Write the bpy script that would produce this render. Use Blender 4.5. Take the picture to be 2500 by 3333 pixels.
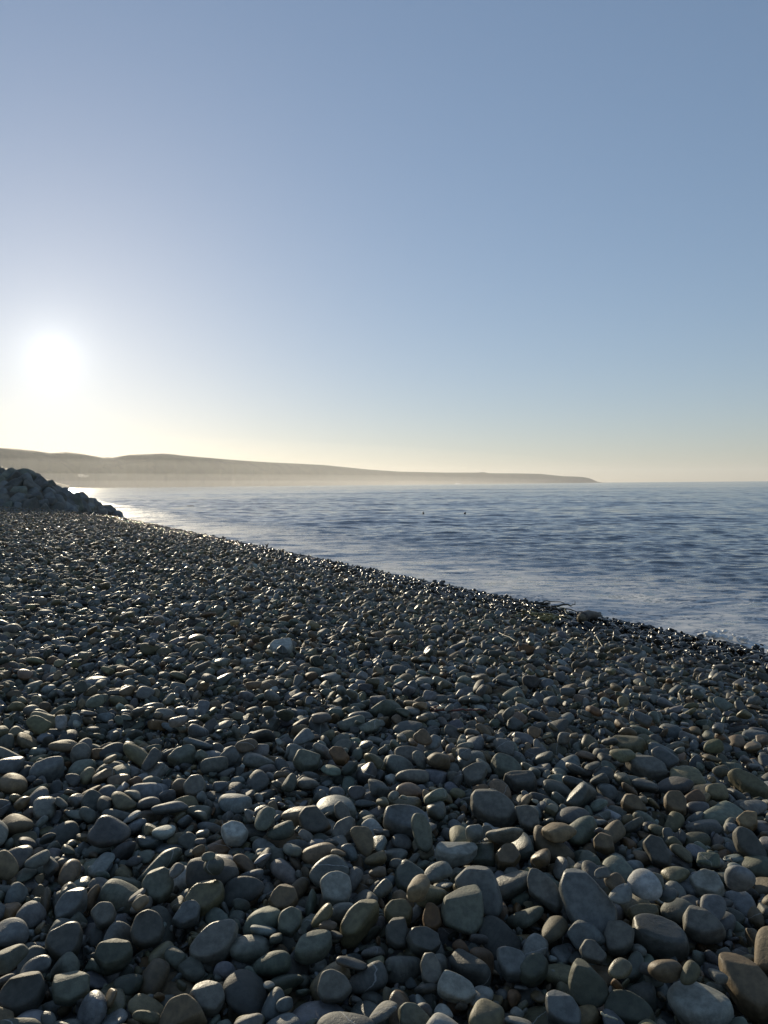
import bpy, bmesh, math, random
import numpy as np
from mathutils import Vector, Matrix, Quaternion, kdtree
from mathutils.bvhtree import BVHTree
SC = bpy.context.scene
for o in list(bpy.data.objects): bpy.data.objects.remove(o)
COL = SC.collection
# ---- stone shapes ---------------------------------------------------------
_ico_cache = {}
def ico(level):
    if level in _ico_cache: return _ico_cache[level]
    t = (1+5**.5)/2
    V = [(-1,t,0),(1,t,0),(-1,-t,0),(1,-t,0),(0,-1,t),(0,1,t),(0,-1,-t),(0,1,-t),(t,0,-1),(t,0,1),(-t,0,-1),(-t,0,1)]
    V = [np.array(v)/np.linalg.norm(v) for v in V]
    F = [(0,11,5),(0,5,1),(0,1,7),(0,7,10),(0,10,11),(1,5,9),(5,11,4),(11,10,2),(10,7,6),(7,1,8),
         (3,9,4),(3,4,2),(3,2,6),(3,6,8),(3,8,9),(4,9,5),(2,4,11),(6,2,10),(8,6,7),(9,8,1)]
    for _ in range(level):
        mid = {}; G = []
        def m(a, b):
            k = (min(a,b), max(a,b))
            if k not in mid:
                v = V[a]+V[b]; V.append(v/np.linalg.norm(v)); mid[k] = len(V)-1
            return mid[k]
        for a,b,c in F:
            ab, bc, ca = m(a,b), m(b,c), m(c,a)
            G += [(a,ab,ca),(b,bc,ab),(c,ca,bc),(ab,bc,ca)]
        F = G
    _ico_cache[level] = (np.array(V), np.array(F, dtype=np.int32))
    return _ico_cache[level]

def wobble(D, rng, amp, freq):
    """smooth random relief over directions: a few plane waves"""
    out = np.zeros(len(D))
    for _ in range(7):
        k = rng.normal(size=3); k *= freq*rng.uniform(.6,1.5)/np.linalg.norm(k)
        out += np.sin(D@k+rng.uniform(0,6.283))
    return out*amp/2.6

def plane_body(D, N, H, p):
    """rounded convex polyhedron: soft intersection of half-spaces n.x<h"""
    q = np.maximum(D@N.T, 0)/H
    return ((q**p).sum(1))**(-1/p)

N_PROTO = 40
def proto(k, level):
    """worn beach cobble number k, long half-axis 1 (x), medium y, short z"""
    rng = np.random.default_rng(4100+k)
    D, F = ico(level)
    m = int(rng.integers(7, 16))
    N = rng.normal(size=(m,3)); N /= np.linalg.norm(N, axis=1)[:,None]
    N = np.vstack([N, np.eye(3), -np.eye(3)])
    H = rng.uniform(.70, 1.05, len(N))
    p = rng.choice([3.0, 3.8, 5.0, 7.5], p=[.28,.34,.26,.12])
    r = plane_body(D, N, H, p)
    r *= 1+wobble(D, rng, .045, 2.2)+wobble(D, rng, .014, 5.5)+(wobble(D, rng, .006, 13) if level > 2 else 0)
    P = D*r[:,None]
    ext = (P.max(0)-P.min(0))/2; P -= (P.max(0)+P.min(0))/2
    asp = np.array([1, rng.uniform(.60,.93), rng.uniform(.32,.62)])
    P = P/ext*asp
    # a slight taper makes eggs and wedges of some
    t = rng.uniform(-.28,.28); P[:,1] *= 1+t*P[:,0]; P[:,2] *= 1+.7*t*P[:,0]
    return P, F
# ---- end stone shapes -----------------------------------------------------
# ---- camera geometry and beach profile --------------------------------------
import math
EYE = 1.50          # eye above the stones at the camera's feet
BED = 0.17          # depth of the loose stone bed
WATER = -1.35       # sea level relative to the stones' surface at the camera (z = 0)
FPX, PW, PH = 2550.0, 2500.0, 3333.0      # focal length in photo pixels
PITCH, ROLL = math.radians(2.05), math.radians(0.45)
CAM = np.array([0.0, 0.0, EYE])
_f = np.array([0, math.cos(PITCH), -math.sin(PITCH)])
_u = np.array([0, math.sin(PITCH), math.cos(PITCH)])
_r = np.array([1.0, 0, 0])
# camera rolled so that the horizon climbs to the right
RIGHT = _r*math.cos(ROLL) - _u*math.sin(ROLL)
UP = _u*math.cos(ROLL) + _r*math.sin(ROLL)
FWD = _f
def ray(x, y):
    d = FWD + RIGHT*((x-PW/2)/FPX) + UP*((PH/2-y)/FPX)
    return d/np.linalg.norm(d)
def project(P):
    v = np.atleast_2d(P)-CAM
    z = v@FWD
    return np.stack([PW/2+FPX*(v@RIGHT)/z, PH/2-FPX*(v@UP)/z, z], 1)
def on_plane(x, y, z):
    d = ray(x, y); return CAM+d*((z-EYE)/d[2])
_a = on_plane(2500, 2122, WATER); _b = on_plane(392, 1685, WATER)
_t = (_b-_a)[:2]; _t /= np.linalg.norm(_t)
SHORE_T = _t                               # along the waterline, away from the camera
SHORE_N = np.array([-_t[1], _t[0]])        # inland
SHORE_P = _a[:2]
def inland(x, y): return (x-SHORE_P[0])*SHORE_N[0]+(y-SHORE_P[1])*SHORE_N[1]
S0 = float(inland(0.0, 0.0))
BERM = S0-1.0
def beach_z(x, y):
    """height of the stones' surface"""
    s = inland(np.asarray(x, float), np.asarray(y, float))
    u = np.clip((BERM-s)/BERM, 0, None)
    z = WATER*np.minimum(u, 1)**1.6
    z = np.where(u > 1, WATER+(1-u)*BERM*(-WATER*1.6/BERM), z)
    return z
def on_beach(x, y, h=0.0):
    d = ray(x, y); t = 1.0
    for _ in range(60):
        p = CAM+d*t
        t += (p[2]-float(beach_z(p[0], p[1]))-h)/max(-d[2]+.03, .02)*.7
    return CAM+d*t
# ---- end camera geometry ------------------------------------------------------
# ---- camera, sky, sun, exposure ---------------------------------------------------
cd_ = bpy.data.cameras.new('camera'); cam = bpy.data.objects.new('camera', cd_); COL.objects.link(cam)
cd_.sensor_fit = 'VERTICAL'; cd_.sensor_height = 24.0; cd_.lens = 24.0*FPX/PH
cd_.clip_start = .05; cd_.clip_end = 30000
M = Matrix((RIGHT, UP, -FWD)).transposed().to_4x4(); M.translation = Vector(CAM); cam.matrix_world = M
SC.camera = cam
SUN = ray(173, 1153)                                   # where the sun stands
SUN_EL = math.asin(SUN[2]); SUN_AZ = math.atan2(SUN[0], SUN[1])    # azimuth from +Y towards +X
W = bpy.data.worlds.new('World'); SC.world = W; W.use_nodes = True
wn = W.node_tree.nodes; wl = W.node_tree.links; wn.clear()
sky = wn.new('ShaderNodeTexSky'); sky.sky_type = 'NISHITA'; sky.sun_disc = False
sky.sun_elevation = SUN_EL; sky.sun_rotation = SUN_AZ
sky.altitude = 0; sky.air_density = 1.0; sky.dust_density = 0.3; sky.ozone_density = 3.0
bg = wn.new('ShaderNodeBackground'); bg.inputs['Strength'].default_value = .12
wo = wn.new('ShaderNodeOutputWorld')
# the photograph's tone curve compresses the bright sky: one even curve over the whole sphere
def _vm(op, a, b):
    n = wn.new('ShaderNodeVectorMath'); n.operation = op; wl.new(a, n.inputs[0]); n.inputs[1].default_value = b; return n.outputs[0]
# the sun's own aureole, which the disc-less sky texture leaves out
_tc = wn.new('ShaderNodeTexCoord'); _dt = wn.new('ShaderNodeVectorMath'); _dt.operation = 'DOT_PRODUCT'
wl.new(_tc.outputs['Generated'], _dt.inputs[0]); _dt.inputs[1].default_value = tuple(SUN)
def _m(op, a, b=None):
    n = wn.new('ShaderNodeMath'); n.operation = op
    if isinstance(a, (int, float)): n.inputs[0].default_value = a
    else: wl.new(a, n.inputs[0])
    if b is not None: n.inputs[1].default_value = b
    return n.outputs[0]
_th = _m('ARCCOSINE', _m('MINIMUM', _dt.outputs['Value'], 1.0))
_au = _m('POWER', 2.71828); wl.new(_m('MULTIPLY', _th, -1/math.radians(1.5)), _au.node.inputs[1])
_ac = wn.new('ShaderNodeVectorMath'); _ac.operation = 'MULTIPLY'; wl.new(_au, _ac.inputs[0]); _ac.inputs[1].default_value = (4.6, 4.5, 4.0)
_ad = wn.new('ShaderNodeVectorMath'); _ad.operation = 'ADD'; wl.new(_ac.outputs[0], _ad.inputs[1]); wl.new(_ad.outputs[0], bg.inputs['Color'])
_gm = wn.new('ShaderNodeGamma'); _gm.inputs[1].default_value = .56
wl.new(_vm('MULTIPLY', sky.outputs[0], (.15,)*3), _gm.inputs[0])
wl.new(_vm('MULTIPLY', _gm.outputs[0], (4.85, 5.1, 5.8)), _ad.inputs[0]); wl.new(bg.outputs[0], wo.inputs['Surface'])
sl = bpy.data.lights.new('sun', 'SUN'); sl.energy = 5.0; sl.angle = math.radians(.53); sl.color = (1, .86, .62)
so = bpy.data.objects.new('sun', sl); COL.objects.link(so)
so.rotation_mode = 'QUATERNION'; so.rotation_quaternion = Vector(SUN).to_track_quat('Z', 'Y')
SC.view_settings.view_transform = 'Standard'; SC.view_settings.look = 'None'
SC.view_settings.exposure = 0.0; SC.view_settings.gamma = 1.0; SC.view_settings.use_curve_mapping = False
SC.render.engine = 'CYCLES'; CY = SC.cycles
CY.max_bounces = 5; CY.diffuse_bounces = 2; CY.glossy_bounces = 3; CY.transmission_bounces = 2; CY.volume_bounces = 0
CY.caustics_reflective = False; CY.caustics_refractive = False; CY.sample_clamp_indirect = 4.0
CY.use_denoising = True
# ---- helpers ------------------------------------------------------------------------
def link(name, me, mat=None, parent=None, smooth=True):
    o = bpy.data.objects.new(name, me); COL.objects.link(o)
    if mat is not None and not me.materials: me.materials.append(mat)
    if smooth: me.polygons.foreach_set('use_smooth', np.ones(len(me.polygons), bool))
    if parent is not None: o.parent = parent
    return o
def mesh(name, V, F):
    """fast mesh from arrays; F all triangles or all quads"""
    V = np.asarray(V, np.float32); F = np.asarray(F, np.int32)
    me = bpy.data.meshes.new(name)
    me.vertices.add(len(V)); me.vertices.foreach_set('co', V.ravel())
    n, k = F.shape
    me.loops.add(n*k); me.loops.foreach_set('vertex_index', F.ravel())
    me.polygons.add(n); me.polygons.foreach_set('loop_start', np.arange(0, n*k, k, dtype=np.int32))
    me.update(calc_edges=True); return me
def thing(o, label, cat, group=None):
    o['label'] = label; o['category'] = cat
    if group: o['group'] = group
    return o
def kind(o, k): o['kind'] = k; return o
def grid_faces(ny, nx):
    i = np.arange(ny*nx).reshape(ny, nx)
    return np.stack([i[:-1,:-1].ravel(), i[:-1,1:].ravel(), i[1:,1:].ravel(), i[1:,:-1].ravel()], 1)
class NT:
    """small helper for node trees"""
    def __init__(s, name):
        s.m = bpy.data.materials.new(name); s.m.use_nodes = True
        s.n = s.m.node_tree.nodes; s.l = s.m.node_tree.links; s.n.clear()
        s.out = s.n.new('ShaderNodeOutputMaterial')
    def put(s, sock, v):
        if isinstance(v, bpy.types.NodeSocket): s.l.new(v, sock)
        elif v is not None: sock.default_value = v
    def math(s, op, a, b=None, clamp=False):
        n = s.n.new('ShaderNodeMath'); n.operation = op; n.use_clamp = clamp
        s.put(n.inputs[0], a); s.put(n.inputs[1], b); return n.outputs[0]
    def vec(s, op, a, b=None, out=0):
        n = s.n.new('ShaderNodeVectorMath'); n.operation = op
        s.put(n.inputs[0], a)
        if b is not None: s.put(n.inputs[1], b)
        return n.outputs['Value'] if op in ('DOT_PRODUCT', 'LENGTH') else n.outputs[0]
    def noise(s, vec, scale, detail=3, rough=.55, out='Fac'):
        n = s.n.new('ShaderNodeTexNoise'); n.inputs['Scale'].default_value = scale
        n.inputs['Detail'].default_value = detail; n.inputs['Roughness'].default_value = rough
        if vec is not None: s.l.new(vec, n.inputs['Vector'])
        return n.outputs[out]
    def ramp(s, f, a, b, lo=0., hi=1.):
        n = s.n.new('ShaderNodeMapRange'); n.interpolation_type = 'SMOOTHSTEP'
        s.put(n.inputs['Value'], f); n.inputs['From Min'].default_value = a; n.inputs['From Max'].default_value = b
        n.inputs['To Min'].default_value = lo; n.inputs['To Max'].default_value = hi; return n.outputs[0]
    def mix(s, f, a, b):
        n = s.n.new('ShaderNodeMix'); n.data_type = 'RGBA'
        s.put(n.inputs['Factor'], f); s.put(n.inputs[6], a); s.put(n.inputs[7], b); return n.outputs[2]
    def lerp(s, f, a, b):
        n = s.n.new('ShaderNodeMix'); n.data_type = 'FLOAT'
        s.put(n.inputs[0], f); s.put(n.inputs[2], a); s.put(n.inputs[3], b); return n.outputs[0]
    def pos(s): return s.n.new('ShaderNodeNewGeometry').outputs['Position']
    def obj(s): return s.n.new('ShaderNodeTexCoord').outputs['Object']
    def bsdf(s, **kw):
        b = s.n.new('ShaderNodeBsdfPrincipled')
        for k, v in kw.items(): s.put(b.inputs[k.replace('_', ' ')], v)
        s.l.new(b.outputs[0], s.out.inputs['Surface']); return b
    def bump(s, h, strength, dist, normal=None):
        n = s.n.new('ShaderNodeBump'); n.inputs['Strength'].default_value = strength; n.inputs['Distance'].default_value = dist
        s.l.new(h, n.inputs['Height'])
        if normal is not None: s.l.new(normal, n.inputs['Normal'])
        return n.outputs[0]
    def shore(s, p):
        """metres inland of the waterline"""
        d = s.vec('DOT_PRODUCT', p, (float(SHORE_N[0]), float(SHORE_N[1]), 0.0))
        return s.math('SUBTRACT', d, float(SHORE_P@SHORE_N))
    def sep(s, v):
        n = s.n.new('ShaderNodeSeparateXYZ'); s.l.new(v, n.inputs[0]); return n.outputs
    def comb(s, x, y, z):
        n = s.n.new('ShaderNodeCombineXYZ'); s.put(n.inputs[0], x); s.put(n.inputs[1], y); s.put(n.inputs[2], z); return n.outputs[0]

# ---- materials ---------------------------------------------------------------------
def stone_material():
    t = NT('beach_stone'); p = t.pos(); ob = t.obj()
    at = t.n.new('ShaderNodeAttribute'); at.attribute_type = 'INSTANCER'; at.attribute_name = 'tone'
    rnd = t.n.new('ShaderNodeAttribute'); rnd.attribute_type = 'INSTANCER'; rnd.attribute_name = 'seed'
    q = t.n.new('ShaderNodeVectorMath'); q.operation = 'MULTIPLY_ADD'
    t.l.new(rnd.outputs['Fac'], q.inputs[0]); q.inputs[1].default_value = (37, 19, 53); t.l.new(ob, q.inputs[2])
    o = q.outputs[0]
    blot = t.noise(p, 38, 4, .62)
    fine = t.noise(p, 420, 2, .6)
    mott = t.math('ADD', t.ramp(blot, .3, .72, .70, 1.28), t.math('MULTIPLY', t.math('SUBTRACT', fine, .5), .55))
    col = t.vec('MULTIPLY', at.outputs['Vector'], t.comb(mott, mott, mott))
    # bedding lines and pale quartz veins on some of the stones
    w = t.n.new('ShaderNodeTexWave'); w.wave_type = 'BANDS'; w.inputs['Scale'].default_value = 1.6; w.inputs['Distortion'].default_value = 3.2
    w.inputs['Detail'].default_value = 3; t.l.new(o, w.inputs['Vector'])
    band = t.math('MULTIPLY', t.ramp(w.outputs['Fac'], .55, .95), t.ramp(rnd.outputs['Fac'], .45, .8, 0, .22))
    col = t.mix(band, col, t.vec('MULTIPLY', col, (.55, .57, .6)))
    vq = t.math('ADD', t.vec('DOT_PRODUCT', ob, (.62, .74, .3)), t.math('MULTIPLY', t.noise(o, 1.7, 3, .6), .34))
    vn = t.math('ABSOLUTE', t.math('SUBTRACT', vq, .40))
    vein = t.math('MULTIPLY', t.ramp(vn, .006, .03, 1, 0), t.ramp(rnd.outputs['Fac'], .84, .88, 0, .55))
    col = t.mix(vein, col, (.42, .42, .40, 1))
    # the sea keeps the lowest stones wet
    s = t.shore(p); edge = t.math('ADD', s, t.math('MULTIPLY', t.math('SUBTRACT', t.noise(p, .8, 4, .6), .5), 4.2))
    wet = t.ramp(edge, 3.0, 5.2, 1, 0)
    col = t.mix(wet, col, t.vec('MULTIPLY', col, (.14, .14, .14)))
    rough = t.lerp(wet, t.math('ADD', t.ramp(t.math('FRACT', t.math('MULTIPLY', rnd.outputs['Fac'], 7.3)), .05, .4, .43, .68), t.math('MULTIPLY', t.math('SUBTRACT', blot, .5), .3)), .27)
    h = t.math('ADD', t.math('MULTIPLY', t.noise(p, 90, 4, .65), 1.0), t.math('MULTIPLY', fine, .35))
    pit = t.noise(o, 3.2, 3, .6)
    h = t.math('ADD', h, t.ramp(pit, .24, .34, -.9, 0))
    t.bsdf(Base_Color=col, Roughness=rough, IOR=1.5, Normal=t.bump(h, .55, .0035))
    return t.m
def boulder_material():
    t = NT('armour_rock'); o = t.pos()
    at = t.n.new('ShaderNodeAttribute'); at.attribute_type = 'INSTANCER'; at.attribute_name = 'tone'
    a = t.noise(o, 1.4, 5, .6); b = t.noise(o, 9, 4, .6)
    m = t.math('ADD', t.ramp(a, .3, .7, .65, 1.3), t.math('MULTIPLY', t.math('SUBTRACT', b, .5), .5))
    col = t.vec('MULTIPLY', at.outputs['Vector'], t.comb(m, m, m))
    t.bsdf(Base_Color=col, Roughness=.7, Normal=t.bump(t.math('ADD', a, t.math('MULTIPLY', b, .4)), .8, .08))
    return t.m
def beach_material():
    t = NT('shingle_bed'); p = t.pos()
    v = t.n.new('ShaderNodeTexVoronoi'); v.inputs['Scale'].default_value = 22; t.l.new(p, v.inputs['Vector'])
    n = t.noise(p, 12, 4)
    col = t.mix(n, (.05, .048, .042, 1), (.11, .105, .09, 1))
    t.bsdf(Base_Color=col, Roughness=.75, Normal=t.bump(v.outputs['Distance'], .9, .03))
    return t.m
def water_material():
    t = NT('sea_water'); p = t.pos()
    s = t.shore(p); off = t.math('MULTIPLY', s, -1.0)             # metres out from the waterline
    sx = t.vec('MULTIPLY', p, (.45, 1.0, 1.0))                     # crests run across the view
    def slope(scale, amp, det=2):
        c = t.noise(sx, scale, det, .55, 'Color')
        return t.vec('MULTIPLY', t.vec('SUBTRACT', c, (.5, .5, .5)), (amp*.8, amp, 0))
    gust = t.ramp(t.noise(t.vec('MULTIPLY', p, (.010, .022, 1)), 1.0, 4, .6), .3, .7, .55, 1.25)
    dl = t.vec('ADD', t.vec('ADD', slope(1.1, .40), slope(3.6, .34)), t.vec('ADD', slope(.22, .24), slope(11, .16)))
    dl = t.vec('ADD', dl, t.vec('ADD', slope(.06, .20, 3), slope(.018, .14, 3)))
    dl = t.vec('MULTIPLY', dl, t.comb(gust, gust, gust))
    g = t.n.new('ShaderNodeNewGeometry')
    nrm = t.vec('NORMALIZE', t.vec('ADD', g.outputs['Normal'], dl))
    # foam: lacy rafts left by broken waves, thick at the edge, thinning seaward
    warp = t.vec('ADD', p, t.vec('MULTIPLY', t.vec('SUBTRACT', t.noise(p, .35, 3, .6, 'Color'), (.5, .5, .5)), (5, 5, 0)))
    warp = t.vec('ADD', warp, t.vec('MULTIPLY', t.vec('SUBTRACT', t.noise(p, 2.2, 3, .6, 'Color'), (.5, .5, .5)), (.7, .7, 0)))
    v1 = t.n.new('ShaderNodeTexVoronoi'); v1.feature = 'DISTANCE_TO_EDGE'; v1.inputs['Scale'].default_value = 1.1; t.l.new(warp, v1.inputs['Vector'])
    v2 = t.n.new('ShaderNodeTexVoronoi'); v2.feature = 'DISTANCE_TO_EDGE'; v2.inputs['Scale'].default_value = 3.4; t.l.new(warp, v2.inputs['Vector'])
    lace = t.math('MAXIMUM', t.ramp(v1.outputs['Distance'], .02, .14, 1, 0), t.ramp(v2.outputs['Distance'], .02, .16, .8, 0))
    raft = t.noise(t.vec('MULTIPLY', p, (.16, .34, 1)), 1.0, 5, .62)
    near = t.ramp(off, .2, 12.5, 1, 0)
    cover = t.ramp(t.math('ADD', raft, t.math('MULTIPLY', near, .46)), .48, .76)
    edge = t.ramp(t.math('ADD', off, t.math('MULTIPLY', t.noise(p, 1.4, 4, .6), 2.0)), .9, 2.3, 1, 0)
    speck = t.ramp(t.noise(p, 9, 4, .7), .42, .62)
    foam = t.math('MAXIMUM', t.math('MULTIPLY', t.math('MULTIPLY', lace, cover), t.math('MULTIPLY', near, 1.5)), t.math('MULTIPLY', edge, speck), clamp=True)
    foam = t.math('MULTIPLY', foam, .8)
    milk = t.ramp(off, 0, 26, 1, 0)
    body = t.mix(milk, (.050, .074, .098, 1), (.17, .175, .18, 1))
    b = t.bsdf(Base_Color=t.mix(foam, body, (.72, .72, .70, 1)), Roughness=t.lerp(foam, .13, .75), IOR=1.33, Normal=nrm)
    return t.m
def land_material():
    t = NT('headland_turf'); p = t.pos()
    v = t.n.new('ShaderNodeTexVoronoi'); v.inputs['Scale'].default_value = .006; t.l.new(p, v.inputs['Vector'])
    n = t.noise(p, .02, 5, .6)
    field = t.mix(t.math('FRACT', t.math('MULTIPLY', t.sep(v.outputs['Color'])[0], 3.0)), (.05, .065, .028, 1), (.085, .085, .045, 1))
    wood = t.mix(t.ramp(n, .5, .6), field, (.03, .038, .02, 1))
    z = t.sep(p)[2]
    col = t.mix(t.ramp(t.math('ADD', z, t.math('MULTIPLY', n, 30.0)), 30, 45, 1, 0), wood, (.10, .085, .07, 1))
    t.bsdf(Base_Color=col, Roughness=.9, Normal=t.bump(n, .5, 4.0)); return t.m
def flat_material(name, a, b, scale, rough, bump=.002):
    t = NT(name); p = t.pos(); n = t.noise(p, scale, 4, .6)
    t.bsdf(Base_Color=t.mix(n, (*a, 1), (*b, 1)), Roughness=rough, Normal=t.bump(n, .6, bump)); return t.m
def volume_material(name, density, g, color):
    t = NT(name); v = t.n.new('ShaderNodeVolumePrincipled')
    v.inputs['Color'].default_value = (*color, 1); v.inputs['Density'].default_value = density; v.inputs['Anisotropy'].default_value = g
    t.l.new(v.outputs[0], t.out.inputs['Volume']); return t.m
M_STONE, M_ROCK = stone_material(), boulder_material()

# ---- the setting -----------------------------------------------------------------------
def polar(r0, r1, ratio, a0, a1, na):
    nr = int(math.log(r1/r0)/math.log(ratio))+2
    R = r0*(r1/r0)**(np.arange(nr)/(nr-1)); A = np.linspace(a0, a1, na)
    rr, aa = np.meshgrid(R, A, indexing='ij')
    return rr*np.sin(aa), rr*np.cos(aa), rr, nr
# shingle bed under the loose stones
xs = np.concatenate([np.linspace(-90, -8, 60), np.arange(-7.6, 9, .4), np.linspace(9.5, 40, 30)])
ys = np.concatenate([np.linspace(-20, 0, 20), np.arange(.4, 20, .4), np.linspace(21, 130, 90)])
gx, gy = np.meshgrid(xs, ys)
gz = beach_z(gx, gy)-.115-.07*np.clip((3.5-inland(gx, gy))/2.5, 0, 1)
o = link('beach', mesh('beach', np.stack([gx.ravel(), gy.ravel(), gz.ravel()], 1), grid_faces(len(ys), len(xs))), beach_material()); kind(o, 'structure')
# sea: many small directional waves over a low swell, as a sheet out past the horizon
def make_sea():
    rng = np.random.default_rng(5)
    def patch(r0, r1, ratio, a0, a1, na):
        X, Y, R, nr = polar(r0, r1, ratio, math.radians(a0), math.radians(a1), na)
        Z = np.zeros_like(X); cell = R*max((ratio-1), math.radians(a1-a0)/na)
        off = np.clip(-inland(X, Y), 0, None)
        calm = np.clip(off/7, .2, 1)
        r2 = np.random.default_rng(11)
        dx = np.zeros_like(X); dy = np.zeros_like(X)
        for i in range(130):
            lam = .38*(10/.38)**(r2.random()**1.35); th = r2.normal(-.06, .42)
            kx, ky = math.sin(th)*2*math.pi/lam, -math.cos(th)*2*math.pi/lam
            amp = .0049*lam**.60*r2.uniform(.5, 1.4)
            if lam > 5: amp *= .6
            f = np.clip(lam/(cell*2.1)-1, 0, 1)
            ph = kx*X+ky*Y+r2.uniform(0, 6.283)
            # crests come in groups
            grp = .6+.4*np.sin(.13*kx*X-.21*ky*Y+.17*kx*Y+r2.uniform(0, 6.283))
            Z += amp*f*calm*grp*np.sin(ph); c = np.cos(ph)*amp*f*calm*grp*.8
            k = math.hypot(kx, ky); dx += c*kx/k; dy += c*ky/k
        # the long low swell
        for (y0, w, h, tilt) in ((66, 2.6, .07, .05), (57, 1.7, .20, .06), (105, 3.5, .24, -.04), (152, 5, .26, .06), (235, 7, .3, -.02), (330, 10, .35, .03), (43, 1.4, .08, .1), (33, 1.0, .06, .16)):
            q = (Y-y0-tilt*X-1.6*np.sin(X*.06+y0))/w
            along = .35+.65*np.exp(-((X-y0*.12+6*np.sin(y0))/(y0*.28))**2)
            Z += h*along*np.exp(-q*q)*np.clip(off/10, 0, 1)
        # wash lapping at the stones
        Z += .05*np.exp(-off/2.0)*np.sin(X*1.9+np.sin(Y*1.3)*1.2)
        return np.stack([X+dx, Y+dy, Z+WATER], -1).reshape(-1, 3), grid_faces(nr, na)
    V1, F1 = patch(9, 420, 1.0037, -42, 42, 560)
    V2, F2 = patch(420, 9000, 1.03, -42, 42, 160)
    # wings outside the view
    V3, F3 = patch(9, 9000, 1.06, 42, 100, 40)
    V = np.vstack([V1, V2, V3]); F = np.vstack([F1, F2+len(V1), F3+len(V1)+len(V2)])
    V[:, 2] = np.where(np.hypot(V[:, 0], V[:, 1]) > 8000, WATER, V[:, 2])
    return mesh('sea', V, F[:, ::-1])
sea = link('sea', make_sea(), water_material()); kind(sea, 'structure')
_sv = np.empty(len(sea.data.vertices)*3, np.float32); sea.data.vertices.foreach_get('co', _sv); _sv = _sv.reshape(-1, 3)
def sea_z(x, y):
    return float(_sv[np.argmin((_sv[:,0]-x)**2+(_sv[:,1]-y)**2), 2])
# headland: its skyline read off along the bearing, the ground built where it stands
CREST = [(-420,1418),(-200,1440),(0,1457),(60,1461),(110,1466),(165,1474),(215,1471),(260,1476),(335,1489),(350,1488),(365,1489),(420,1480),(500,1477),(530,1476),(560,1478),(600,1483),(750,1496),(850,1503),(1050,1513),(1200,1528),(1300,1535),(1450,1538),(1560,1538),(1566,1536.5),(1580,1537),(1588,1540),(1700,1541),(1760,1542.5),(1832,1550),(1874,1551),(1900,1553),(1916,1556),(1930,1561),(1943,1567),(1958,1570),(1975,1571.5)]
SHOREDIST = [(-420,1500),(0,1650),(350,1850),(600,2000),(900,2350),(1250,3000),(1500,3700),(1750,4500),(1975,5300)]
def interp(tab, x): a = np.array(tab, float); return np.interp(x, a[:,0], a[:,1])
LAND = land_material()
def make_headland():
    rng = np.random.default_rng(3)
    U = np.concatenate([np.linspace(-420, 1850, 330), np.linspace(1854, 1975, 50)])
    prof = [(-.03, -.06), (0, 0.0), (.012, .10), (.03, .26), (.07, .40), (.15, .62), (.25, .82), (.36, .95), (.46, 1.0), (.6, .97), (.9, .7), (1.3, .2), (1.6, -.05)]
    rows = []
    ph = rng.uniform(0, 6.28, 12)
    for u in U:
        d0 = interp(SHOREDIST, u); v = interp(CREST, u)
        dd = ray(u, v); hor = math.hypot(dd[0], dd[1]); bx, by = dd[0]/hor, dd[1]/hor
        wide = 520 if u < 1700 else 520*max(.12, (1985-u)/285)
        dc = d0+.46*wide; H = max(EYE+dc*dd[2]/hor-WATER, 1.0)
        row = []
        for k, (s, h) in enumerate(prof):
            d = d0+s*wide+(6*math.sin(u*.11+ph[0])+9*math.sin(u*.045+ph[1])+3*math.sin(u*.31))*(1 if s < .3 else 0)
            g = 0
            if 0 < h < .99 and s < .46: g = H*.045*(math.sin(u*.06+ph[k % 12]+s*8)+.6*math.sin(u*.17+ph[(k+3) % 12]))*(1-h)
            row.append((bx*d, by*d, WATER+h*H+g if h > 0 else WATER+h*60))
        rows.append(row)
    V = np.array(rows).reshape(-1, 3)
    return mesh('headland', V, grid_faces(len(U), len(prof))[:, ::-1])
kind(link('headland', make_headland(), LAND), 'structure')
def make_spur():
    """the lower wooded slope that comes out behind the rock armour"""
    cr = [(-420,1450),(-200,1492),(-60,1508),(0,1519),(25,1526),(45,1535),(75,1541),(105,1545),(140,1556),(190,1572),(225,1580)]
    rows = []
    for u in np.linspace(-420, 225, 90):
        d0 = 620+(u+420)*.35; v = interp(cr, u)+1.2*math.sin(u*.5)+.8*math.sin(u*1.3)
        dd = ray(u, v); hor = math.hypot(dd[0], dd[1]); bx, by = dd[0]/hor, dd[1]/hor
        H = max(EYE+(d0+90)*dd[2]/hor-WATER, .8)
        rows.append([(bx*(d0+s), by*(d0+s), WATER+h*H) for s, h in ((-20, -.2), (0, .02), (12, .3), (40, .72), (65, .92), (90, 1), (130, .9), (220, .3), (260, -.1))])
    return mesh('hill', np.array(rows).reshape(-1, 3), grid_faces(90, 9)[:, ::-1])
kind(link('hill', make_spur(), LAND), 'structure')
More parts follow.
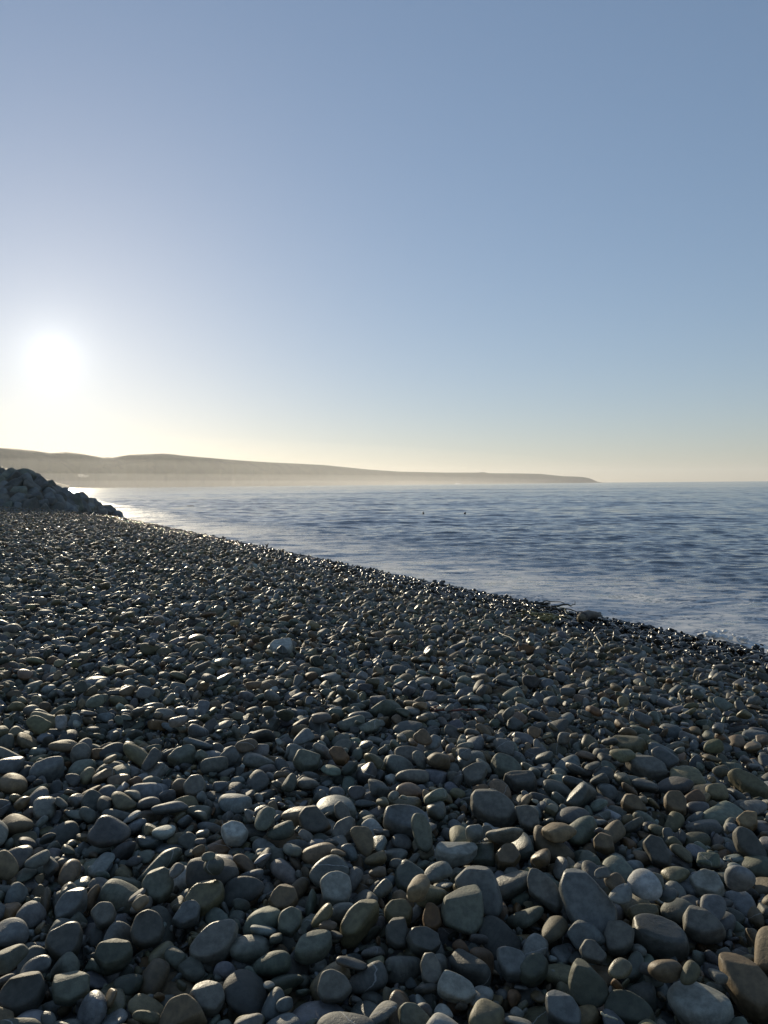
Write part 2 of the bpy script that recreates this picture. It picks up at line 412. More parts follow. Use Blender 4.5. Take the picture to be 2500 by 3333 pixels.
# haze: one closed box of even air
def box_mesh(name, lo, hi):
    V = [(x, y, z) for x in (lo[0], hi[0]) for y in (lo[1], hi[1]) for z in (lo[2], hi[2])]
    return mesh(name, V, [(0,1,3,2),(4,6,7,5),(0,4,5,1),(2,3,7,6),(0,2,6,4),(1,5,7,3)])
kind(link('haze', box_mesh('haze', (-9600, -9600, WATER-26), (9600, 9600, 150)), volume_material('haze_air', 0.75e-4, .35, (.96, .97, 1)), smooth=False), 'stuff')
def mist_bank(top, rx, ry):
    D, F = ico(4)
    return mesh('mist', np.stack([-1050+.85*rx*D[:,0], 1900+ry*D[:,1], WATER+.5+top*np.maximum(D[:,2], -.01)], 1), F)
for _k, (_top, _rx, _ry, _d) in enumerate(((105, 1900, 1450, .7e-4), (58, 1830, 1380, .8e-4), (30, 1760, 1310, 1.3e-4), (15, 1700, 1250, 1.4e-4))):
    kind(link('mist', mist_bank(_top, _rx, _ry), volume_material('sea_mist', _d, .4, (1, .99, .97)), smooth=False), 'stuff')
# ---- stones that can be picked out by eye ----------------------------------------
# (crop, outline in crop pixels, tilt of the broad face, thickness, p, tone, label)
CROP = {'A': (0, 2800, .7535), 'B': (1250, 2800, .7535), 'C': (0, 2300, .7535), 'D': (1250, 2300, .7535), 'E': (0, 1700, .6028)}
HEROES = [
('B', [(790,50),(830,42),(870,60),(930,120),(1000,190),(1003,230),(985,290),(935,352),(895,345),(800,255),(755,135)], 52, .42, 9, 'bluegrey', 'tallest slab', 'tallest blue-grey slab of all, tilted back with a small hollow near its top'),
('B', [(635,45),(665,48),(740,100),(760,140),(770,190),(745,215),(690,185),(630,145),(618,90)], 52, .4, 8, 'grey', 'leaning slab', 'grey leaning slab with a narrow top resting beside the tallest slab'),
('B', [(245,215),(262,165),(330,125),(395,112),(415,130),(430,200),(425,270),(385,312),(330,300),(260,270)], 62, .55, 12, 'greygreen', 'flat-topped block', 'chunky grey-green block with a broad flat sunlit top'),
('B', [(305,95),(350,45),(400,30),(450,40),(490,90),(512,190),(490,230),(440,235),(400,200),(340,150)], 66, .34, 8, 'bluegrey', 'cracked upright stone', 'upright blue-grey stone with a dark crack, standing behind the flat-topped block'),
('B', [(1230,610),(1260,565),(1350,540),(1430,548),(1480,580),(1500,630),(1460,680),(1390,707),(1310,700),(1245,650)], 16, .5, 5, 'pale', 'pale oval', 'large smooth pale grey oval stone, half of its face in shade'),
('B', [(1450,450),(1470,420),(1540,415),(1620,455),(1659,500),(1665,600),(1620,635),(1540,600),(1480,530)], 24, .5, 6, 'brown', 'big brown stone', 'big brown-grey sandstone lump with a pitted sunlit crown'),
('B', [(835,440),(870,450),(960,520),(970,570),(940,610),(870,625),(800,600),(795,540),(810,470)], 60, .55, 9, 'darkgreen', 'cone-shaped stone', 'dark cone-shaped stone with a lit sloping tip'),
('B', [(1295,250),(1325,208),(1380,215),(1450,260),(1470,290),(1430,320),(1360,332),(1300,310)], 32, .55, 6, 'grey', 'pointed egg', 'grey pointed egg-shaped stone lying on brown ones'),
('B', [(1075,285),(1120,255),(1200,250),(1270,270),(1310,320),(1310,360),(1260,385),(1160,385),(1090,360)], 18, .45, 7, 'darkgrey', 'banded slab', 'wide dark banded slab lying low behind rounded stones'),
('B', [(950,340),(970,280),(1030,270),(1080,300),(1075,360),(1030,390),(970,390)], 38, .6, 8, 'grey', 'blunt cube', 'blunt cube-like grey stone wedged between tallest slab and banded slab'),
('B', [(230,540),(260,487),(310,495),(380,530),(397,570),(350,600),(270,590),(232,570)], 32, .5, 8, 'pale', 'knobbly pale stone', 'knobbly pale stone with a notched corner'),
('B', [(700,600),(740,578),(820,600),(850,640),(850,700),(790,710),(710,680),(697,630)], 32, .6, 8, 'bluegrey', 'pitted grey block', 'pitted blue-grey block with small dark holes'),
('B', [(485,400),(520,385),(600,400),(625,440),(600,490),(530,500),(490,450)], 32, .6, 9, 'bluegrey', 'angular block', 'angular blue-grey block with squared shoulders'),
('B', [(955,640),(990,585),(1060,580),(1130,610),(1165,650),(1130,690),(1030,690),(965,670)], 20, .5, 5, 'darkgreen', 'dark loaf', 'dark green-grey loaf-shaped stone with a bright tip'),
('B', [(93,340),(120,305),(190,298),(240,320),(245,360),(200,395),(120,390)], 32, .6, 9, 'darkgrey', 'dark squared stone', 'dark squared stone with a ridged upper edge'),
('B', [(165,250),(185,190),(215,190),(240,215),(250,270),(220,300),(175,295)], 50, .6, 7, 'rust', 'rusty stone', 'rusty brown stone tucked against the flat-topped block'),
('B', [(1055,225),(1090,205),(1170,195),(1185,220),(1150,245),(1080,255)], 15, .55, 6, 'olive', 'olive bar', 'short olive bar-shaped stone behind the banded slab'),
('B', [(0,210),(30,180),(90,178),(125,215),(110,255),(40,262),(5,240)], 28, .6, 6, 'olive', 'olive dome', 'olive-brown domed stone with a sunlit rim'),
('B', [(5,290),(40,250),(90,250),(105,300),(95,360),(50,370),(10,340)], 46, .6, 6, 'darkgrey', 'dark egg', 'dark grey egg standing on end below the olive dome'),
('B', [(1325,90),(1380,55),(1440,65),(1465,110),(1430,140),(1350,125)], 20, .5, 7, 'pale', 'rough pale slab', 'rough pale grey slab half buried far from the tallest slab'),
('B', [(845,395),(870,350),(910,348),(960,400),(940,432),(860,430)], 42, .6, 7, 'grey', 'small triangle', 'small triangular grey stone at the foot of the tallest slab'),
('B', [(580,480),(620,425),(670,405),(710,430),(700,480),(650,520),(600,515)], 28, .6, 5, 'darkgreen', 'tilted loaf', 'dark green loaf tilted to one side next to the angular block'),
('B', [(155,450),(175,408),(215,405),(245,450),(250,500),(215,535),(165,510)], 48, .55, 7, 'grey', 'narrow wedge', 'narrow grey wedge with a worn cracked side'),
('B', [(60,650),(90,625),(140,630),(200,680),(205,710),(70,710)], 32, .55, 7, 'greygreen', 'grainy stone', 'grainy grey-green stone at the very bottom with a glittering face'),
('A', [(615,95),(655,45),(700,38),(740,65),(750,110),(730,150),(690,178),(640,160)], 46, .6, 8, 'greygreen', 'glinting stone', 'bulky grey-green stone with a glinting top edge'),
('A', [(797,170),(820,125),(890,97),(950,110),(970,145),(950,190),(880,222),(815,205)], 28, .55, 6, 'olive', 'olive loaf', 'olive-grey loaf with a thin sunlit back'),
('A', [(1382,90),(1410,60),(1460,52),(1510,75),(1520,130),(1500,175),(1450,182),(1400,160)], 44, .5, 6, 'pale', 'scored pale disc', 'rounded pale disc scored by a vertical crack'),
('A', [(1160,170),(1180,130),(1225,100),(1275,130),(1288,180),(1250,215),(1190,215)], 44, .6, 7, 'brown', 'brown peak', 'brown peaked stone with a sunlit ridge'),
('A', [(200,345),(215,305),(300,280),(340,290),(355,340),(330,400),(280,425),(230,395)], 42, .6, 6, 'darkgrey', 'rim-lit round stone', 'round dark grey stone outlined by a bright rim'),
('A', [(412,400),(430,360),(500,345),(560,375),(570,415),(530,450),(450,455)], 28, .55, 7, 'darkgreen', 'wavy-topped stone', 'dark stone with a wavy sunlit upper edge'),
('A', [(565,300),(590,240),(640,220),(685,240),(710,300),(690,350),(620,365),(580,345)], 48, .6, 6, 'darkgrey', 'dark standing egg', 'big dark egg standing upright in shade'),
('A', [(820,360),(850,330),(910,290),(1000,285),(1030,310),(1010,370),(950,410),(880,418),(830,395)], 26, .5, 7, 'grey', 'notched slab', 'grey heart-like slab with a notch in its outline'),
('A', [(1272,385),(1300,335),(1370,308),(1425,315),(1435,355),(1400,400),(1330,420),(1285,410)], 28, .55, 4.5, 'greygreen', 'bright oval', 'grey-green oval pebble with a bright speckled back'),
('A', [(1463,280),(1500,225),(1580,185),(1630,190),(1640,225),(1600,270),(1530,330),(1475,325)], 28, .6, 6, 'olive', 'long olive loaf', 'long olive loaf pointing up the beach, sunlit along its back'),
('A', [(0,560),(50,510),(120,500),(175,520),(190,570),(150,630),(60,640),(0,610)], 28, .55, 6, 'darkgrey', 'broad dark dome', 'broad dark dome-shaped stone at the edge of the view'),
('A', [(230,540),(245,485),(330,483),(385,520),(380,580),(300,600),(240,580)], 34, .6, 10, 'greygreen', 'table-topped stone', 'stone with a flat table top in sunlight and dark sides'),
('A', [(817,580),(850,545),(900,530),(960,560),(970,610),(930,650),(860,640)], 28, .6, 7, 'grey', 'capped stone', 'grey stone with a lit cap above a dark band'),
('A', [(690,660),(740,605),(810,598),(860,640),(890,705),(680,705)], 24, .55, 6, 'brown', 'bottom brown dome', 'large smooth brown dome cut off by the lower edge'),
('A', [(1370,560),(1395,490),(1440,480),(1500,515),(1520,560),(1480,600),(1400,600)], 42, .6, 6, 'grey', 'dimpled stone', 'grey dimpled stone with dark pinholes'),
('A', [(240,190),(270,150),(340,130),(375,150),(370,200),(320,235),(250,235)], 30, .55, 6, 'bluegrey', 'smooth blue dome', 'smooth blue-grey dome with a lit patch on top'),
('A', [(395,215),(430,185),(480,195),(500,240),(480,280),(430,285)], 42, .6, 5, 'grey', 'bun-shaped stone', 'grey bun-shaped stone next to the smooth blue dome'),
('A', [(1200,250),(1215,225),(1260,208),(1305,230),(1305,280),(1260,320),(1205,300)], 46, .6, 6, 'greygreen', 'mottled egg', 'mottled grey-green egg standing on end'),
('A', [(745,250),(790,190),(840,185),(865,215),(850,260),(780,275)], 34, .6, 7, 'bluegrey', 'veined stone', 'small blue-grey veined stone above the notched slab'),
('C', [(955,520),(1000,500),(1050,515),(1072,550),(1040,580),(980,575)], 30, .6, 6, 'white', 'whitish stone', 'whitish rounded stone, much lighter than all around it'),
('C', [(1290,470),(1320,430),(1360,425),(1400,465),(1430,520),(1380,548),(1310,535)], 56, .5, 6, 'darkgrey', 'dark shield', 'dark shield-shaped stone standing upright'),
('C', [(792,330),(820,300),(870,298),(890,330),(885,370),(840,385),(800,370)], 48, .6, 5, 'grey', 'round ball', 'round ball-like grey stone with lit top'),
('C', [(130,290),(150,250),(220,232),(270,240),(272,280),(210,300),(140,305)], 22, .6, 6, 'bluegrey', 'blue-grey loaf', 'blue-grey loaf with a smooth shaded flank'),
('C', [(725,215),(760,185),(820,180),(847,200),(835,225),(770,235)], 20, .6, 5, 'greygreen', 'flat oval cobble', 'flat grey-green oval cobble lying level'),
('C', [(1265,235),(1285,195),(1340,190),(1385,215),(1370,255),(1310,270)], 36, .6, 9, 'greygreen', 'faceted cobble', 'faceted cobble with a ridge down its face'),
('C', [(1420,190),(1440,170),(1480,180),(1510,220),(1495,255),(1450,245)], 56, .5, 7, 'rust', 'tipped brown cobble', 'dark rusty cobble tipped on its edge'),
('C', [(1430,545),(1450,510),(1510,485),(1537,500),(1520,545),(1460,578)], 30, .6, 6, 'grey', 'slanting cobble', 'slanting grey cobble beside the dark shield'),
('C', [(305,190),(330,165),(370,165),(392,195),(370,232),(320,235)], 36, .7, 4.5, 'grey', 'grey ball cobble', 'nearly spherical grey cobble near the blue-grey loaf'),
('C', [(1443,430),(1470,408),(1500,430),(1517,480),(1480,500),(1450,470)], 56, .55, 6, 'grey', 'upright cobble', 'grey cobble standing upright behind the dark shield'),
('D', [(0,450),(60,435),(130,438),(185,470),(200,520),(150,545),(40,530),(-5,500)], 26, .45, 7, 'bluegrey', 'veined slab', 'broad blue-grey slab crossed by fine dark veins'),
('D', [(115,500),(130,465),(170,465),(205,520),(210,600),(180,625),(140,600)], 66, .42, 6, 'greygreen', 'propped slab', 'tongue-shaped slab propped up against the veined slab'),
('D', [(372,400),(400,370),(470,367),(540,400),(575,450),(540,485),(450,480),(385,445)], 26, .5, 6, 'grey', 'whale-backed slab', 'large grey whale-backed slab with thin crack lines'),
('D', [(565,440),(620,428),(665,445),(672,510),(630,530),(590,510)], 52, .6, 9, 'grey', 'square-topped stone', 'square-topped grey stone next to the whale-backed slab'),
('D', [(1045,235),(1070,217),(1150,220),(1210,245),(1222,280),(1150,292),(1080,270)], 20, .5, 6, 'grey', 'long grey lens', 'long lens-shaped grey stone lying level'),
('D', [(337,280),(380,250),(430,242),(448,270),(420,320),(380,335),(345,310)], 38, .5, 7, 'grey', 'heart-shaped cobble', 'heart-shaped grey cobble tilted to the light'),
('D', [(460,240),(490,220),(560,230),(595,265),(570,285),(490,280)], 18, .6, 5, 'greygreen', 'smooth long cobble', 'smooth long grey-green cobble beside the heart-shaped one'),
('D', [(515,300),(550,288),(640,290),(660,320),(640,350),(570,345)], 18, .6, 8, 'darkgrey', 'brick-shaped cobble', 'brick-shaped dark grey cobble'),
('D', [(975,150),(1010,128),(1090,135),(1130,160),(1100,190),(1000,190)], 20, .55, 7, 'olive', 'saddle stone', 'wide olive saddle-shaped stone'),
('D', [(1025,420),(1050,375),(1100,390),(1135,440),(1090,450),(1035,445)], 46, .6, 8, 'brown', 'brown wedge', 'brown wedge with a steep lit side'),
('D', [(1210,400),(1230,370),(1280,362),(1305,395),(1300,450),(1250,465),(1215,440)], 50, .6, 6, 'brown', 'brown barrel', 'barrel-shaped brown stone with a shiny side'),
('D', [(220,620),(240,590),(390,588),(405,610),(370,650),(270,668),(225,650)], 22, .55, 8, 'pale', 'pale bolster', 'long pale bolster-shaped stone below the propped slab'),
('D', [(1510,560),(1540,530),(1590,545),(1640,600),(1650,640),(1590,650),(1530,620)], 46, .55, 6, 'darkgrey', 'dark leaning oval', 'dark leaning oval stone in shade'),
('D', [(905,580),(940,542),(985,560),(995,610),(960,628),(910,615)], 46, .6, 8, 'brown', 'sunlit gable', 'grey-brown stone with a sunlit gable face'),
('D', [(1120,600),(1150,560),(1200,570),(1240,640),(1230,685),(1160,670)], 46, .6, 9, 'darkgrey', 'rough dark stone', 'rough dark angular stone without any lit face'),
('D', [(1525,495),(1570,445),(1610,455),(1610,510),(1580,535),(1540,525)], 46, .6, 9, 'tan', 'tan pitted stone', 'tan stone with pitted holes'),
('D', [(480,650),(520,605),(560,600),(590,640),(560,680),(500,685)], 34, .6, 8, 'brown', 'brown nugget', 'brown nugget-like stone beside the pale bolster'),
('D', [(1490,310),(1530,293),(1600,310),(1659,345),(1640,368),(1560,355)], 18, .55, 6, 'olive', 'low olive slab', 'low olive slab near the edge of the view'),
('E', [(1455,670),(1480,650),(1570,640),(1580,670),(1560,700),(1480,705)], 24, .6, 7, 'white', 'pale loaf', 'pale blue-grey loaf, the lightest stone in the middle distance'),
]
# worn flats on top that catch the low sun: stone -> (share of the height kept, lean toward the sun, sideways lean)
FLAT = {0: (.86,.25,.1), 2: (.70,.06,-.12), 3: (.88,.2,.1), 4: (.80,.1,.35), 5: (.74,.1,.1), 6: (.80,.15,.3), 7: (.85,.1,0), 11: (.8,.1,0), 18: (.85,.2,0), 24: (.85,.2,-.2), 25: (.86,.15,0), 27: (.8,.2,.2),
        29: (.8,.1,.1), 32: (.84,.05,0), 33: (.85,.15,.1), 34: (.84,.2,0), 35: (.62,.04,0), 36: (.74,.1,0), 39: (.8,.2,0), 44: (.9,.2,0), 48: (.8,.1,.4), 55: (.85,.1,0), 57: (.8,.1,0), 61: (.8,.1,0), 62: (.8,.3,0), 64: (.75,.05,0), 66: (.78,.1,.25), 68: (.8,.2,0)}
def hull2(pts):
    pts = sorted(map(tuple, pts))
    def half(ps):
        h = []
        for p in ps:
            while len(h) > 1 and (h[-1][0]-h[-2][0])*(p[1]-h[-2][1])-(h[-1][1]-h[-2][1])*(p[0]-h[-2][0]) <= 0: h.pop()
            h.append(p)
        return h
    a, b = half(pts), half(pts[::-1]); return np.array(a[:-1]+b[:-1])
def hero_stone(i, level):
    """vertices about the stone's centre (world axes), faces, centre"""
    crop, out, tilt, thick, p, tone, short, label = HEROES[i]
    rng = np.random.default_rng(900+i)
    ox, oy, sc = CROP[crop]
    px = np.array([(ox+a*sc, oy+b*sc) for a, b in out])
    lo, hi = px.min(0), px.max(0); mid = (lo+hi)/2
    tau = math.radians(tilt)
    g = on_beach(mid[0], hi[1]-.18*(hi[1]-lo[1]), 0.0)      # where its visible foot meets the bed
    D0 = np.linalg.norm(g-CAM)
    d = ray(*mid); al = math.asin(-d[2]); az = math.atan2(d[0], d[1])
    e1 = np.array([math.cos(az), -math.sin(az), 0]); fw = np.array([math.sin(az), math.cos(az), 0])
    e2 = fw*math.cos(tau)+np.array([0, 0, 1.])*math.sin(tau)
    n = np.cross(e1, e2)
    # centre: on the view ray through the outline's middle, at the depth of the foot plus half the depth of the tilted body
    halfv = (hi[1]-lo[1])/2*D0/FPX/max(math.sin(al+tau), .3)
    depth = float((g-CAM)@fw)+halfv*math.cos(tau)*.75
    t = depth/float(d@fw); C = CAM+d*t; D = t*float(d@FWD)
    m = (px-mid)*np.array([1, -1])*D/FPX
    m[:, 1] /= max(math.sin(al+tau), .3)
    H = hull2(m); c = H.mean(0)
    W = (H.max(0)-H.min(0)).min()/2
    T = thick*W*1.25
    Nn, Hh = [], []
    for a, b in zip(H, np.roll(H, -1, 0)):
        e = b-a; L = np.linalg.norm(e)
        if L < 1e-6: continue
        nn = np.array([e[1], -e[0]])/L; h = float(nn@(a))
        for be in (-.5, 0., .5):
            Nn.append([nn[0]*math.cos(be), nn[1]*math.cos(be), math.sin(be)])
            Hh.append(max(h, .1*W)*math.cos(be)+T*abs(math.sin(be))*(.72))
    for s in (-1, 1):
        tx, ty = rng.normal(0, .16, 2); v = np.array([tx, ty, s]); v /= np.linalg.norm(v); Nn.append(v); Hh.append(T)
    Nn, Hh = np.array(Nn), np.array(Hh)
    Dv, F = ico(level)
    # directions stretched to the body so that the mesh is even
    S = np.array([(H[:,0].max()-H[:,0].min())/2, (H[:,1].max()-H[:,1].min())/2, T])
    dirs = Dv*S; dirs /= np.linalg.norm(dirs, axis=1)[:,None]
    r = plane_body(dirs, Nn, Hh, p*2.3)
    r *= 1+wobble(Dv, rng, .03, 2.4)+wobble(Dv, rng, .014, 6)+(wobble(Dv, rng, .006, 14) if level > 3 else 0)
    P = dirs*r[:,None]
    # restore the outline's extent, lost to rounding
    for k in (0, 1):
        w0, w1 = H[:,k].min(), H[:,k].max(); a0, a1 = P[:,k].min(), P[:,k].max()
        P[:,k] = (P[:,k]-a0)/(a1-a0)*(w1-w0)+w0
    X = P[:,:1]*e1+P[:,1:2]*e2+P[:,2:3]*n
    C = C-n*T*.35
    if i in FLAT:
        keep_h, lean, side = FLAT[i]
        up = np.array([0.0, 0.0, 1.0])+np.array([-.38, .92, 0.0])*lean+np.array([.92, .38, 0.0])*side
        up = up/np.linalg.norm(up)
        rise = (X*up).sum(1)
        over = np.maximum(rise-keep_h*rise.max(), 0)*.9
        X = X-over[:,None]*up
    return X, F, C
